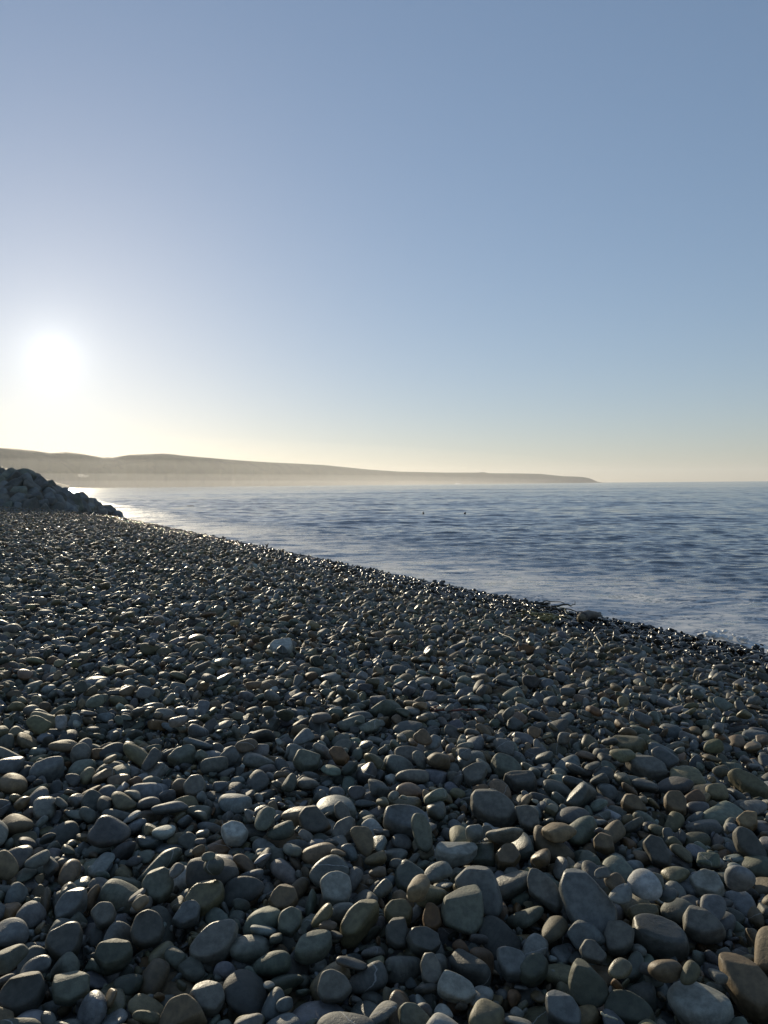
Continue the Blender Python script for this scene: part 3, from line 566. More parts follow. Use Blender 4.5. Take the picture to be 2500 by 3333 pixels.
# ---- end hero stones -----------------------------------------------------------------
# the settled stones before the camera, eight numbers each: place (2 mm, 2 mm, 2.5 mm), turn (axis x angle, tenths of a radian), shape, half length (mm)
DATA = np.array([
-213,1158,56,4,5,15,17,100,-590,1644,75,8,2,-4,4,82,-267,1428,65,6,-1,0,6,81,444,1324,127,3,0,-10,39,63,243,1370,55,0,-6,-9,30,74,188,1306,48,5,-7,24,3,83,-102,1118,43,0,-2,-30,38,84,-333,1472,70,-3,-1,-27,15,100,-490,1427,58,5,1,29,8,86,132,1208,52,-12,6,-6,31,77,133,1037,86,-1,1,-20,15,59,622,1361,127,-6,9,15,39,62,-644,1311,58,3,-1,0,2,68,-461,1559,52,7,-6,-21,24,100,-363,1830,69,0,0,-7,5,93,-226,1258,58,0,0,4,14,66,
281,1308,66,-4,-2,10,5,66,241,1476,60,-2,-7,-17,1,100,-364,1196,51,1,-8,8,19,60,249,1614,91,-3,10,21,30,75,-431,1109,54,5,-10,7,28,60,351,1646,56,2,4,-4,12,100,-218,1345,57,-3,3,17,4,77,275,1223,42,30,-6,0,5,72,-184,1218,61,-1,12,25,18,66,-563,1146,107,-3,-2,11,35,54,767,2047,66,-6,-2,23,26,99,-31,1176,59,4,-13,-26,7,64,428,1729,60,3,-3,-22,12,92,-403,1352,42,-12,-22,-4,15,81,-198,1517,54,-11,-6,-28,2,73,-110,1482,72,4,-1,6,28,78,
-634,1368,58,-6,10,-16,39,58,-9,1072,74,3,-2,-24,25,50,30,1230,45,-4,1,7,7,71,-502,1787,72,-4,-3,-4,34,81,738,1797,61,-1,-1,-1,38,81,531,1398,61,-1,-1,-9,39,68,-48,1585,84,5,7,-12,6,65,-577,1560,55,5,-1,-19,30,65,-119,1822,60,1,0,0,2,99,681,1475,45,1,-3,17,38,67,-752,1515,73,6,-11,22,30,62,431,1803,70,-2,-1,6,17,86,56,1313,119,-2,-1,15,12,58,-155,1185,53,-3,-4,-6,11,58,-546,1188,72,5,2,-27,38,49,-687,2144,72,-1,6,1,34,97,
-55,1180,78,3,7,28,30,47,-626,1523,58,-2,2,-14,18,66,-398,1178,56,2,2,4,13,44,614,1223,87,23,14,15,35,69,-336,1199,33,0,-1,-9,0,75,-229,1661,73,3,-2,1,5,62,239,1262,54,3,7,-20,7,60,398,1231,53,-1,-7,9,12,49,-359,1129,49,7,0,28,32,52,97,1483,75,2,-4,3,34,57,-829,1720,61,4,-2,-6,4,80,-310,1220,51,2,2,-8,35,41,415,1143,93,-4,-1,2,14,50,329,1283,72,8,11,-25,23,50,68,2026,68,-5,1,0,5,88,-169,1125,54,7,-2,-18,36,53,
-344,1234,63,6,0,-7,5,42,466,1560,56,0,-6,17,17,83,-256,1213,50,13,-17,6,2,51,435,1977,63,1,6,4,26,100,-138,1569,65,2,-6,-30,14,73,584,1377,74,6,4,-19,3,55,-60,1045,65,-3,0,-3,36,83,-265,1675,87,12,-3,-19,4,54,319,1582,66,3,-5,-20,26,62,-623,1822,76,2,-1,22,6,73,-915,2202,78,0,2,29,38,80,390,1181,41,1,-6,-5,20,58,-693,1524,78,2,-3,1,5,52,196,1602,59,-1,-4,30,35,57,-341,1092,60,-5,7,13,3,50,-333,1995,57,-1,-4,14,13,82,
-458,1295,44,-4,14,-15,11,73,-796,1799,67,1,-5,19,36,70,-692,1432,57,-4,11,-11,15,50,227,1121,35,-1,-1,14,32,70,398,1303,121,1,-2,6,13,43,342,1132,99,5,-3,7,20,34,-727,1711,42,1,2,-21,33,98,678,1826,55,2,-6,6,5,60,-8,1423,70,9,-3,7,5,39,-943,1958,65,-4,0,-8,33,97,-517,1099,46,0,-2,14,39,65,910,1904,75,-2,2,-28,34,67,-400,1737,50,-7,-1,-10,30,70,-628,2070,82,5,-6,8,30,65,826,1879,53,0,5,-23,31,100,151,1238,51,6,-21,-9,0,59,
820,2117,67,1,-4,14,35,100,-30,1104,48,-1,-1,-9,36,67,57,1164,54,-6,-5,-11,30,42,-516,1218,51,-11,0,29,7,61,-849,1882,61,3,-2,16,37,81,623,1493,105,-3,-6,25,24,42,103,1349,26,-1,0,-4,36,66,-464,2090,62,-5,-1,3,15,75,476,1909,68,2,-9,-14,23,100,-998,2051,77,-1,0,3,21,72,-700,1837,68,5,-6,25,2,60,67,2183,67,-3,11,-29,8,90,-84,1183,50,8,-2,8,13,68,298,1283,42,-5,4,-25,24,54,19,1113,52,-5,13,-13,13,67,39,2125,57,-5,5,3,18,98,
497,1719,61,5,-6,-22,12,73,365,1643,88,-2,-1,5,31,64,-208,1291,68,-3,-7,-29,32,47,285,1108,50,4,-2,1,19,46,778,1624,46,0,-6,-11,14,85,-775,1578,53,4,8,-29,25,95,-537,2215,76,3,9,29,30,82,43,1490,59,4,0,-6,23,67,118,1803,67,0,-4,-15,15,63,-246,1547,70,8,-7,-14,38,50,-140,1416,50,16,8,12,34,49,142,2112,79,-4,3,17,20,87,-549,1619,57,-5,-8,-3,35,47,-462,1203,45,28,-7,-4,22,47,-393,1097,53,2,-5,-8,11,45,-54,2037,63,4,-7,-4,21,68,
-411,1511,47,6,12,-28,36,86,352,1553,60,-10,-7,16,2,51,-351,2148,56,-5,-4,-29,28,100,277,1648,55,-4,-4,14,32,89,-252,2205,55,-22,1,10,34,79,443,1125,100,8,-5,-24,33,38,-503,1322,47,1,9,-13,19,35,53,1923,65,2,2,6,27,66,-363,1641,47,3,2,7,5,68,31,1673,52,3,3,18,2,53,-420,1137,49,6,-1,-29,16,64,-194,1571,75,-3,1,-10,5,51,-151,1077,55,-1,-1,4,27,53,172,1667,59,-5,5,-16,17,98,699,1739,49,1,-1,-2,19,66,-111,1315,77,-4,-7,4,27,46,
570,1523,71,3,-4,2,16,49,-480,1674,67,0,0,-19,27,53,127,2077,55,3,5,27,35,72,183,1617,89,-7,6,16,15,50,17,1629,43,-2,-4,-9,35,59,-390,2183,83,-1,3,-25,22,66,-142,2045,70,-3,1,-11,17,66,564,1770,64,-6,-4,2,32,60,95,1154,42,-22,-1,-8,5,48,-590,1929,54,-4,-5,-27,33,100,-22,1550,66,5,-14,-28,4,46,500,2030,61,-8,3,-6,32,69,851,1992,75,-4,11,-28,14,59,218,1184,37,2,2,-28,22,42,80,1373,82,1,2,5,7,64,533,2139,65,-5,3,-12,32,67,
-685,1390,53,-2,0,29,4,42,-422,1648,60,2,-7,24,38,48,-672,1538,64,11,-1,-10,26,44,290,1946,65,4,7,-12,17,72,-79,1371,58,-6,-2,-15,36,64,139,1143,57,0,-2,9,28,40,-21,1151,47,2,-3,-7,18,48,482,1122,100,-2,1,-13,26,30,-544,1422,60,-4,16,-10,30,45,94,1021,65,7,4,26,5,100,112,1843,79,2,-10,-21,35,56,345,1238,40,-1,-1,3,25,62,-685,1772,66,7,-8,27,33,45,-433,2135,70,8,6,-28,4,57,52,1383,53,6,-8,-22,34,64,48,1857,59,-1,-1,-23,20,78,
-143,1358,36,7,-7,-21,18,66,-825,2088,46,14,9,11,36,95,-23,1914,77,6,3,21,35,51,-297,1364,50,-5,3,-6,18,61,-151,1114,63,7,-23,-11,33,29,-413,1290,109,1,6,-22,8,29,750,1527,54,4,-4,-21,24,58,774,1917,59,0,-1,-3,36,55,675,1402,53,6,2,13,36,42,-196,1949,68,1,0,-5,4,52,-18,1239,50,-1,-6,-14,24,44,583,1380,48,-3,-2,3,27,79,-192,1055,74,2,-1,-28,36,41,688,2037,67,-7,-2,-22,1,71,-713,1519,55,-2,2,-15,25,47,-682,1978,65,3,4,-27,20,57,
-281,1540,60,-11,2,-16,1,58,79,1651,50,6,0,-12,29,63,-180,2210,66,1,10,10,10,81,415,1589,58,-3,-2,18,15,56,-438,1801,58,-2,-10,-30,35,59,-319,1422,107,-4,-2,-14,33,56,400,1342,118,6,1,-14,4,40,191,1159,48,-16,-6,10,37,34,623,1381,32,-12,-2,26,21,54,392,1459,80,0,6,-19,6,77,540,1263,51,13,10,26,37,42,-45,1412,53,-7,-3,19,3,67,779,1954,67,5,-2,3,21,52,-596,1969,69,0,1,6,17,51,46,1225,25,-3,0,6,18,64,-696,1514,40,1,0,-2,29,57,
-171,1464,52,-4,-6,7,37,63,-630,1421,54,14,-3,-14,29,53,480,1315,116,-5,0,28,11,34,411,1199,34,5,-5,-5,28,55,239,2193,57,-2,-2,3,19,100,520,2205,62,0,-2,5,13,80,570,1996,61,-1,2,14,19,72,-734,1993,69,4,-5,-20,35,54,-610,1661,45,5,0,-28,29,82,-73,1558,74,4,-1,24,21,39,549,1649,49,0,3,3,32,55,-98,2019,44,4,1,13,26,63,-304,1726,45,2,4,21,11,77,-50,1869,56,-5,0,1,25,54,92,2117,79,12,-6,28,2,50,-512,1656,55,-4,-1,-15,23,57,
-473,1369,37,-14,-20,-4,29,54,153,1283,62,-2,-16,-26,24,31,416,1201,56,1,-2,18,2,36,-434,1242,33,-7,22,-16,28,52,-257,831,40,-2,5,-1,30,66,382,831,35,-8,-7,-28,34,37,-130,833,32,-3,-2,-4,29,56,191,833,61,-3,6,0,16,100,-219,834,18,1,0,-7,14,31,-139,835,46,-2,-1,-2,3,32,-403,837,25,-1,-1,11,6,54,568,840,24,5,-9,-14,31,42,537,841,39,-3,-2,-8,15,63,18,841,56,4,3,6,19,70,119,842,57,1,-1,15,7,82,347,844,35,-4,-6,-23,1,49,
313,845,22,-6,5,19,10,35,-202,845,39,3,1,20,10,44,-459,846,50,-3,11,-26,26,100,-46,847,55,0,3,-16,1,100,368,847,18,-3,-1,17,32,29,490,847,48,-8,4,-6,36,29,277,848,16,1,1,2,16,20,-374,849,18,-1,3,16,36,28,433,849,62,0,1,0,15,77,-585,849,41,5,5,26,20,34,61,850,36,11,15,-7,24,41,-547,851,60,3,-5,-17,30,44,244,851,47,12,-5,-21,4,60,-277,852,23,0,4,-11,25,50,-158,853,38,-3,3,1,18,37,-597,854,29,-8,1,-7,7,33,
336,855,17,-1,-2,22,1,30,131,855,26,-1,-1,25,35,58,-319,855,42,-27,-1,-1,5,57,-84,858,38,4,4,4,25,28,-367,858,25,-3,7,1,8,37,-164,860,65,1,3,5,0,58,-572,860,19,-1,0,15,7,47,-115,861,56,0,-5,18,6,69,-195,861,23,-1,1,-13,25,60,546,861,65,-1,4,5,24,92,-395,861,44,-5,2,-12,21,36,-144,861,47,3,6,6,35,27,-243,862,17,2,-2,-29,10,37,181,862,40,4,-5,23,8,47,-96,862,21,-2,-3,17,1,51,390,863,37,-3,-1,-7,11,54,
0,863,54,5,8,-11,24,26,294,863,35,9,4,-29,17,71,505,864,49,2,7,18,14,44,-185,864,48,19,4,-5,1,35,109,864,84,-1,2,-13,39,72,474,867,40,6,-13,-15,0,39,587,869,33,2,-1,7,25,31,149,870,74,0,9,-25,4,26,-588,870,57,2,-2,14,33,37,495,872,24,3,2,8,16,56,83,874,61,2,-1,-5,21,39,390,875,52,-6,3,-4,31,42,-560,875,49,-6,6,-13,34,24,-270,876,16,-4,-3,11,19,24,261,876,42,9,22,-17,0,27,-501,877,27,-2,2,-14,1,88,
-372,878,64,2,-1,3,14,86,-421,879,35,7,-9,-25,17,40,-306,879,62,-9,2,2,22,45,-201,880,41,-9,-4,-7,13,20,-532,881,45,5,-7,-14,37,68,611,881,52,6,-5,9,12,36,220,881,69,-2,-6,-12,15,71,452,882,31,3,-15,12,1,49,-20,882,43,-8,-11,27,36,45,521,882,50,2,6,-15,4,27,42,882,42,-16,2,-22,11,38,-233,884,28,-6,3,19,0,57,-448,884,20,-9,-1,24,32,27,81,884,22,-2,0,-22,27,55,-550,884,67,0,2,23,30,34,-215,886,51,-7,-3,27,34,35,
-574,887,40,5,4,14,36,53,-285,888,21,-5,3,8,26,30,369,889,31,3,4,-2,34,27,-461,889,35,6,8,14,17,46,306,891,58,6,7,-1,6,37,268,892,33,-8,4,0,6,28,22,892,24,-3,2,-15,27,59,347,892,50,3,0,-17,30,56,403,892,63,-10,26,-5,18,51,121,893,19,4,-1,27,30,29,280,894,46,-3,3,23,35,33,-603,894,53,-4,8,-25,23,38,218,895,31,-4,0,5,7,65,-102,895,26,-3,-6,3,10,39,-480,896,56,-19,-17,-5,19,41,268,897,70,-1,-8,5,38,55,
-596,898,25,2,0,10,34,53,-210,898,35,-1,-14,12,8,28,-368,898,34,3,5,15,4,59,-151,899,25,-5,0,17,3,71,421,900,47,1,-5,16,7,60,561,901,40,2,2,-20,29,34,152,901,71,2,-6,27,10,80,-167,902,50,5,-3,-14,15,54,-621,903,42,1,-9,-23,9,43,-68,903,44,5,0,11,14,68,491,903,19,1,-5,-10,5,24,38,903,75,-2,-2,21,24,82,518,904,39,0,4,-21,24,51,372,906,20,1,-4,-9,0,38,244,906,46,-13,6,-28,1,38,-262,906,20,-2,-8,-12,29,26,
629,906,49,-2,-1,2,38,40,590,906,47,-1,2,3,37,41,-405,907,51,4,6,7,34,40,-24,908,28,4,-4,13,35,54,-34,910,50,1,3,10,23,32,-545,911,22,2,0,-7,34,44,-511,912,39,-4,4,26,39,16,-124,912,45,-3,-4,-23,15,42,-252,913,56,7,3,-13,7,83,-113,913,28,-5,10,28,15,31,-295,914,95,1,1,-12,35,33,-436,915,42,-6,0,-7,34,56,-307,915,76,-3,4,-12,26,63,-302,917,39,1,2,4,33,99,-637,918,48,-13,1,10,17,36,199,919,38,-7,0,-1,19,57,
309,919,45,11,-1,21,38,60,546,920,56,-2,5,-24,12,46,316,920,70,1,-2,24,3,44,260,920,56,2,-18,23,8,30,-554,920,54,1,4,3,19,57,637,920,31,5,-2,11,28,31,-239,921,34,1,-8,2,39,46,71,922,18,-19,24,3,8,30,634,922,62,0,1,20,34,27,89,923,47,-1,0,-31,12,100,43,923,22,2,22,1,15,25,537,924,21,-1,2,-26,29,64,592,924,66,-5,-1,17,3,69,-522,924,34,-4,4,-25,16,38,-339,927,63,-5,-1,-7,1,50,-506,928,44,-6,6,-15,36,30,
-203,928,29,4,-4,-4,22,66,382,929,42,0,-6,-25,11,40,-587,929,32,-14,6,-7,27,33,-608,929,32,-14,0,-18,22,25,-479,930,35,2,4,18,11,46,473,930,37,-3,-1,-18,2,73,235,931,18,-2,4,-27,22,27,351,932,38,-9,0,-11,34,39,607,932,42,-8,8,10,39,33,-635,932,24,-1,1,21,3,57,181,932,60,6,-6,1,21,52,-90,932,34,-1,1,-4,14,51,-99,932,18,0,1,7,3,27,-366,934,45,-4,-12,-18,37,37,-608,934,48,-4,10,4,0,38,485,935,64,4,-2,30,1,73,
-547,937,40,5,1,8,24,28,-59,938,39,12,-1,-14,33,31,-397,938,34,-7,5,5,8,37,433,939,79,-2,0,-6,30,43,340,940,55,0,3,8,14,38,-209,941,50,-1,-1,-3,16,50,359,942,44,1,5,24,34,14,418,942,25,1,-4,-17,23,75,395,943,65,-4,2,22,21,68,18,943,22,1,2,13,35,41,-184,943,70,3,-1,-9,24,62,-568,944,23,1,-1,4,5,37,22,944,50,0,8,-17,14,82,-17,945,22,-7,1,28,24,34,363,945,76,-3,-6,11,37,32,219,945,53,-2,5,-20,6,54,
-111,945,62,-2,2,3,16,100,-492,946,56,-6,-1,-18,9,71,-162,946,42,7,3,27,21,47,321,946,26,3,-1,16,3,27,269,947,42,4,-4,13,16,86,-634,947,51,-8,7,-21,11,42,426,947,47,2,6,14,10,40,272,947,69,4,6,-25,30,40,-40,947,30,-3,-2,7,6,44,648,948,47,3,1,15,1,52,142,948,61,3,7,-2,29,42,-139,948,31,-4,-10,7,27,31,232,950,34,-1,-9,-8,29,42,-426,950,30,6,1,4,10,24,567,952,36,-1,1,13,29,70,550,952,52,-5,-2,-1,27,40,
-21,953,50,8,-2,-8,2,46,-600,953,31,4,7,-17,28,33,517,953,38,-2,-3,-12,12,49,-387,954,35,-1,5,27,27,27,-603,954,70,-6,1,23,24,56,522,954,56,-17,-11,9,32,24,403,955,41,4,-8,-8,16,37,155,955,20,1,2,12,0,65,443,955,53,-5,-1,-15,22,31,-373,955,54,-6,3,30,34,50,-296,956,22,-1,0,2,36,49,-335,957,45,19,-8,-23,3,50,-118,957,23,0,1,-18,36,57,-522,957,24,-1,4,-20,20,60,-510,957,40,-1,2,5,31,41,-184,958,35,14,-4,24,32,27,
-247,958,30,3,0,1,3,49,312,958,52,4,6,-30,28,29,-573,959,46,-1,6,-21,15,56,-469,960,29,7,1,-9,37,58,186,960,42,3,1,19,26,53,129,961,46,3,8,28,18,47,629,962,35,-7,1,-20,28,55,-213,963,20,3,-1,-8,0,67,-68,963,48,8,4,-18,0,29,-427,964,55,-2,0,-16,11,86,348,964,67,5,-3,13,21,36,-64,964,35,-1,-1,-4,17,28,-58,965,20,-1,1,-29,27,42,437,965,66,3,-1,29,1,42,65,966,78,5,8,-27,27,59,-613,967,44,5,12,14,15,22,
319,967,41,5,1,1,17,37,204,968,65,-7,3,-19,18,32,200,971,55,-1,7,-2,37,26,236,971,63,9,7,27,10,57,-634,971,39,-1,-11,16,6,39,12,971,18,-2,-11,-27,23,28,-269,971,61,1,-14,28,39,70,475,972,59,5,-22,17,9,37,-19,972,33,4,-5,-14,15,20,-80,973,45,11,4,10,37,21,-231,973,45,-5,-8,20,2,25,-546,974,35,-12,-4,18,16,31,-596,974,44,-5,18,-13,36,23,-94,974,38,7,-2,24,19,38,597,975,53,-1,1,6,20,57,320,976,23,2,1,-26,2,39,
-573,976,34,5,4,-9,9,37,524,976,70,1,4,10,12,33,487,976,79,6,1,-8,37,40,552,976,60,-5,2,-13,32,33,5,977,44,8,9,-17,6,49,489,977,38,3,-4,17,3,35,-525,978,51,-2,4,15,27,49,125,978,27,-3,-4,11,15,33,218,978,35,-5,-19,22,34,38,-46,979,47,4,1,-1,18,36,-91,979,52,13,4,5,28,25,-644,979,22,16,4,18,12,31,-134,982,39,4,-7,-2,35,41,364,982,47,6,-2,15,15,74,449,982,43,3,-1,-23,18,57,-209,983,43,3,8,18,14,52,
659,983,28,1,-13,-7,36,41,152,983,36,9,16,13,16,41,-49,983,32,-1,2,-3,14,44,-382,983,50,-5,-2,-7,7,20,-312,983,36,6,-2,-25,19,52,527,984,51,9,4,28,38,43,462,984,23,-3,-2,13,39,55,418,985,52,1,-6,14,4,38,90,986,33,-1,0,16,18,60,-612,986,24,-1,-6,22,25,64,-20,987,20,-2,-1,-2,27,43,656,987,55,0,-4,18,25,36,274,988,28,9,2,15,4,45,499,989,60,-2,8,-9,16,43,-177,989,61,4,-1,-6,22,54,-498,990,61,-4,0,0,31,54,
-655,990,35,18,6,-23,29,21,-489,990,47,-4,0,6,2,28,507,990,42,0,-5,15,6,27,569,991,82,1,-5,12,30,57,-274,991,42,2,0,19,4,32,-350,992,65,12,-1,-27,31,40,222,992,19,-1,-1,28,22,37,619,992,69,-2,1,-29,19,65,-249,993,36,1,-7,16,16,48,330,993,39,20,-7,-16,28,33,387,996,84,7,-5,-21,13,59,-556,996,20,1,0,-10,10,59,-553,997,37,-8,-1,2,39,34,-324,997,62,-1,-5,-11,27,34,637,998,43,12,-7,14,28,37,-366,999,32,2,-1,-22,34,87,
13,999,23,1,4,11,25,41,485,1001,51,17,2,-3,11,24,-317,1001,49,1,-5,-18,35,28,-26,1001,35,-8,-3,-6,14,53,-75,1001,38,-7,1,5,19,36,-71,1002,21,-1,-3,-28,9,57,-144,1003,53,0,-8,4,26,38,-43,1003,53,-4,2,-1,30,26,-495,1003,28,-1,-4,23,28,21,-611,1003,61,2,2,-21,17,57,434,1003,34,-7,15,-19,27,33,291,1004,24,-23,0,-9,31,35,567,1004,61,5,-2,1,12,47,310,1004,52,-5,4,11,7,36,-425,1004,34,7,0,-8,11,47,602,1005,59,1,6,4,6,28,
-649,1005,54,7,0,19,25,42,-464,1005,38,2,-3,-25,14,37,178,1006,65,6,-2,1,17,90,154,1007,21,4,22,17,28,35,254,1008,17,-1,-6,-27,7,27,364,1008,28,-2,2,-24,31,60,521,1008,70,-3,9,-27,27,38,-13,1009,56,-2,4,13,17,38,594,1009,41,5,-4,24,14,65,408,1009,69,5,11,-27,21,35,-664,1010,20,0,0,-18,23,43,-105,1011,55,3,0,22,34,55,121,1012,25,-22,-11,-4,36,30,-517,1013,41,1,-14,2,15,25,-582,1014,38,-3,-7,-15,9,61,458,1014,73,0,-9,11,24,57,
487,1014,31,2,6,25,33,57,229,1016,35,-3,0,-5,15,61,-212,1016,65,4,-1,10,4,35,-227,1017,23,-1,0,-14,21,50,-231,1017,46,0,11,17,0,38,-305,1018,66,2,-10,14,17,38,666,1018,19,0,1,10,25,34,-275,1019,45,-6,8,12,13,45,-514,1020,22,-2,0,-18,38,34,-440,1020,52,4,1,-17,37,29,347,1020,73,-1,1,16,15,59,53,1020,45,-4,2,-17,31,94,-546,1020,40,7,18,24,10,48,-611,1021,40,8,17,10,19,26,336,1022,51,4,-14,26,25,33,-186,1022,41,-4,2,24,15,60,
-685,1025,21,-4,-6,20,12,31,412,1025,59,7,-5,9,27,46,-246,1025,33,-3,-1,1,5,24,-663,1026,43,-4,-2,-11,24,29,-219,1026,42,-1,-11,4,36,26,-472,1027,51,-2,-2,16,20,47,386,1028,48,3,-6,15,20,30,11,1028,48,4,-6,-17,32,34,603,1028,62,9,-6,23,23,37,20,1029,30,4,3,-17,26,35,-633,1030,36,-6,5,-19,15,39,612,1030,25,1,0,-29,18,74,-62,1030,28,-2,7,9,12,40,-345,1032,59,-2,-2,-8,13,51,673,1032,41,-3,1,17,18,77,-142,1032,47,-4,5,27,30,29,
465,1033,55,8,1,5,5,48,-115,1034,29,0,1,7,16,90,-395,1034,22,6,7,-4,7,31,-528,1034,35,1,3,3,23,35,-510,1035,68,0,1,2,36,73,-16,1036,27,-2,-2,-1,32,31,-671,1036,59,6,-1,10,12,44,275,1036,56,-2,0,-26,21,85,169,1037,39,0,-10,28,25,65,-260,1038,43,9,10,20,1,30,-147,1038,61,2,-3,11,2,36,315,1039,27,-2,4,24,4,71,-294,1039,27,-6,-1,-21,25,38,-411,1039,41,5,-1,28,0,46,541,1040,40,1,3,12,12,95,312,1041,68,0,4,2,2,24,
-516,1041,47,-1,0,-30,7,49,-550,1041,50,4,-14,-20,27,31,-584,1041,58,-1,9,-9,19,51,635,1041,45,-1,-1,28,39,29,607,1043,51,-4,-11,22,0,50,-229,1044,40,-5,-2,-2,20,25,358,1045,44,6,9,26,19,48,-33,1045,43,4,-3,-4,37,63,-563,1046,28,2,-11,4,17,37,154,1046,20,-1,-1,8,17,34,373,1046,18,3,7,6,4,24,-680,1047,39,3,7,9,14,30,119,1047,22,1,-4,-4,2,47,576,1048,60,-1,-2,1,26,41,-704,1048,60,8,-7,0,11,32,-39,1049,21,5,2,-21,24,32,
-452,1049,29,1,-4,30,23,93,-377,1049,43,-11,2,19,31,35,-194,1051,55,-2,6,21,0,64,-304,1051,45,0,-4,-20,24,64,424,1051,32,0,0,1,35,87,-333,1053,24,-1,1,5,38,50,140,1054,67,1,-5,27,27,42,-257,1054,31,6,-8,1,27,42,-153,1054,43,-4,4,8,2,29,667,1055,58,-11,6,28,24,47,416,1055,59,27,-9,4,15,33,489,1058,49,6,-3,-1,4,37,-670,1058,48,8,-4,25,25,40,-152,1058,23,-3,3,4,11,42,115,1059,40,9,-2,0,26,24,134,1060,53,6,1,-11,24,30,
-217,1060,36,4,2,-10,28,27,5,1061,18,-1,1,-17,36,27,-17,1062,36,5,6,-27,5,30,701,1063,46,-5,-3,-7,4,34,-630,1063,22,-1,1,-19,2,43,270,1063,19,0,-1,-8,1,32,-705,1063,45,-2,-8,28,38,41,218,1063,43,10,10,27,35,57,361,1064,62,6,-1,5,22,42,493,1064,25,-2,-1,-30,2,55,-300,1065,61,-2,0,-5,23,24,-201,1066,24,0,-10,26,25,53,622,1066,57,-11,-15,16,25,41,-337,1066,42,18,9,13,12,32,-657,1067,29,-19,2,-24,2,23,-451,1067,58,-8,0,-6,37,50,
-516,1067,23,3,0,28,26,53,-124,1067,40,10,-2,-11,11,34,-63,1067,18,0,-1,-7,37,36,-555,1067,66,-11,2,-25,35,57,94,1067,38,1,19,-23,10,26,-178,1068,41,0,9,26,7,31,602,1068,40,6,-9,20,25,42,-596,1069,41,3,-2,-21,11,76,250,1069,15,-2,0,15,31,19,39,1069,24,3,2,26,21,54,-364,1070,51,6,-12,28,17,41,-419,1070,47,7,-3,-12,10,41,183,1071,64,2,4,29,29,40,636,1071,44,1,-13,11,29,39,-665,1071,67,0,0,18,32,31,-114,1071,17,-3,-1,7,37,23,
516,1072,53,-1,-10,-14,35,21,-28,1073,57,5,0,1,4,21,-407,1073,36,-3,-6,29,31,52,-697,1074,23,0,1,25,29,77,-637,1074,37,2,5,12,15,25,91,1074,19,-4,4,-1,3,37,329,1074,51,4,8,0,16,64,-88,1078,25,-14,-1,6,4,31,-243,1079,24,-3,4,-11,38,44,-477,1079,17,1,-1,24,37,34,-64,1079,33,-3,5,-16,21,39,-261,1079,44,-13,0,22,15,26,506,1080,42,3,0,6,36,32,-278,1081,30,1,-3,-20,37,32,-157,1081,37,2,-3,3,13,40,373,1081,34,-2,17,26,33,45,
-562,1081,22,0,0,13,5,50,152,1082,52,-2,-1,24,37,49,703,1082,28,3,5,-10,28,57,573,1083,49,-20,2,-23,29,32,717,1083,45,-5,3,4,4,25,-174,1083,18,-2,-3,25,1,31,47,1083,47,0,22,3,28,34,497,1084,58,-6,-9,28,11,29,-232,1084,43,7,-3,19,8,41,657,1084,33,3,7,20,39,38,204,1085,22,-2,0,10,17,42,120,1086,34,5,-2,-20,8,44,-197,1087,55,-5,-5,-12,27,50,-482,1087,62,11,8,23,18,30,560,1087,20,-2,1,-22,22,41,-644,1087,21,11,3,6,35,30,
-121,1088,24,0,-16,-25,21,33,301,1088,31,2,-15,-20,26,59,673,1088,54,2,-10,26,9,55,597,1089,63,-5,-6,0,17,43,-62,1089,47,-5,7,29,6,23,-670,1090,59,3,-1,4,33,39,-36,1090,24,-1,0,26,11,50,-377,1090,25,-2,0,26,36,63,613,1092,33,0,1,-7,0,59,-628,1093,69,-5,10,13,34,62,-454,1093,48,2,16,21,33,41,72,1094,39,3,3,-23,13,60,-631,1094,37,2,9,-26,11,25,608,1096,47,4,0,6,37,28,-188,1096,35,-4,-5,-2,14,42,-330,1096,40,-6,-7,9,31,29,
510,1096,18,1,0,-3,33,43,-306,1097,41,12,-3,-2,22,36,515,1097,32,2,2,-1,32,34,-364,1100,45,3,18,18,24,36,627,1101,60,0,-3,-14,26,29,557,1103,35,0,-3,-30,3,44,-309,1103,21,-7,4,-3,18,33,400,1104,41,13,-20,-3,5,47,-100,1104,19,-1,-8,-24,4,24,-226,1104,31,-4,2,-27,24,38,-257,1104,33,-10,-4,11,17,26,185,1105,40,1,4,12,11,43,-454,1105,20,-6,0,13,25,37,141,1105,25,4,0,-28,8,65,-673,1105,38,1,4,16,18,65,726,1105,37,4,-2,-8,38,30,
-274,1106,26,12,-2,16,29,38,-162,1107,33,6,4,-15,1,41,636,1108,46,-1,-1,11,6,40,582,1108,51,4,1,-27,18,35,187,1109,56,3,-5,-11,8,25,-668,1110,17,3,-3,-19,7,32,79,1110,55,2,0,20,11,28,-344,1110,29,-8,4,-8,17,32,-735,1112,51,9,2,16,0,63,-242,1112,20,3,-1,21,6,30,-711,1113,79,0,-6,3,30,67,396,1113,23,-2,4,-25,13,53,727,1113,69,0,4,-15,21,82,50,1114,54,-11,-3,-11,33,40,-637,1114,38,-8,-6,-24,9,31,371,1115,37,3,-7,-24,6,29,
638,1117,75,-2,-3,9,29,53,-14,1119,18,0,1,-23,27,33,77,1119,23,-1,-4,26,1,62,-405,1120,69,6,20,7,28,32,29,1121,21,-2,1,25,4,37,120,1122,33,-2,4,27,10,21,152,1123,47,-7,3,10,36,40,674,1124,45,1,1,-21,35,53,498,1125,30,4,0,16,22,28,317,1125,21,0,-1,0,11,38,283,1125,34,1,-5,10,15,55,-16,1125,31,1,2,2,21,28,-479,1126,29,1,-7,-28,11,63,-327,1126,19,-4,1,-18,20,27,-296,1126,25,-1,-2,-17,11,53,536,1126,24,5,3,23,10,57,
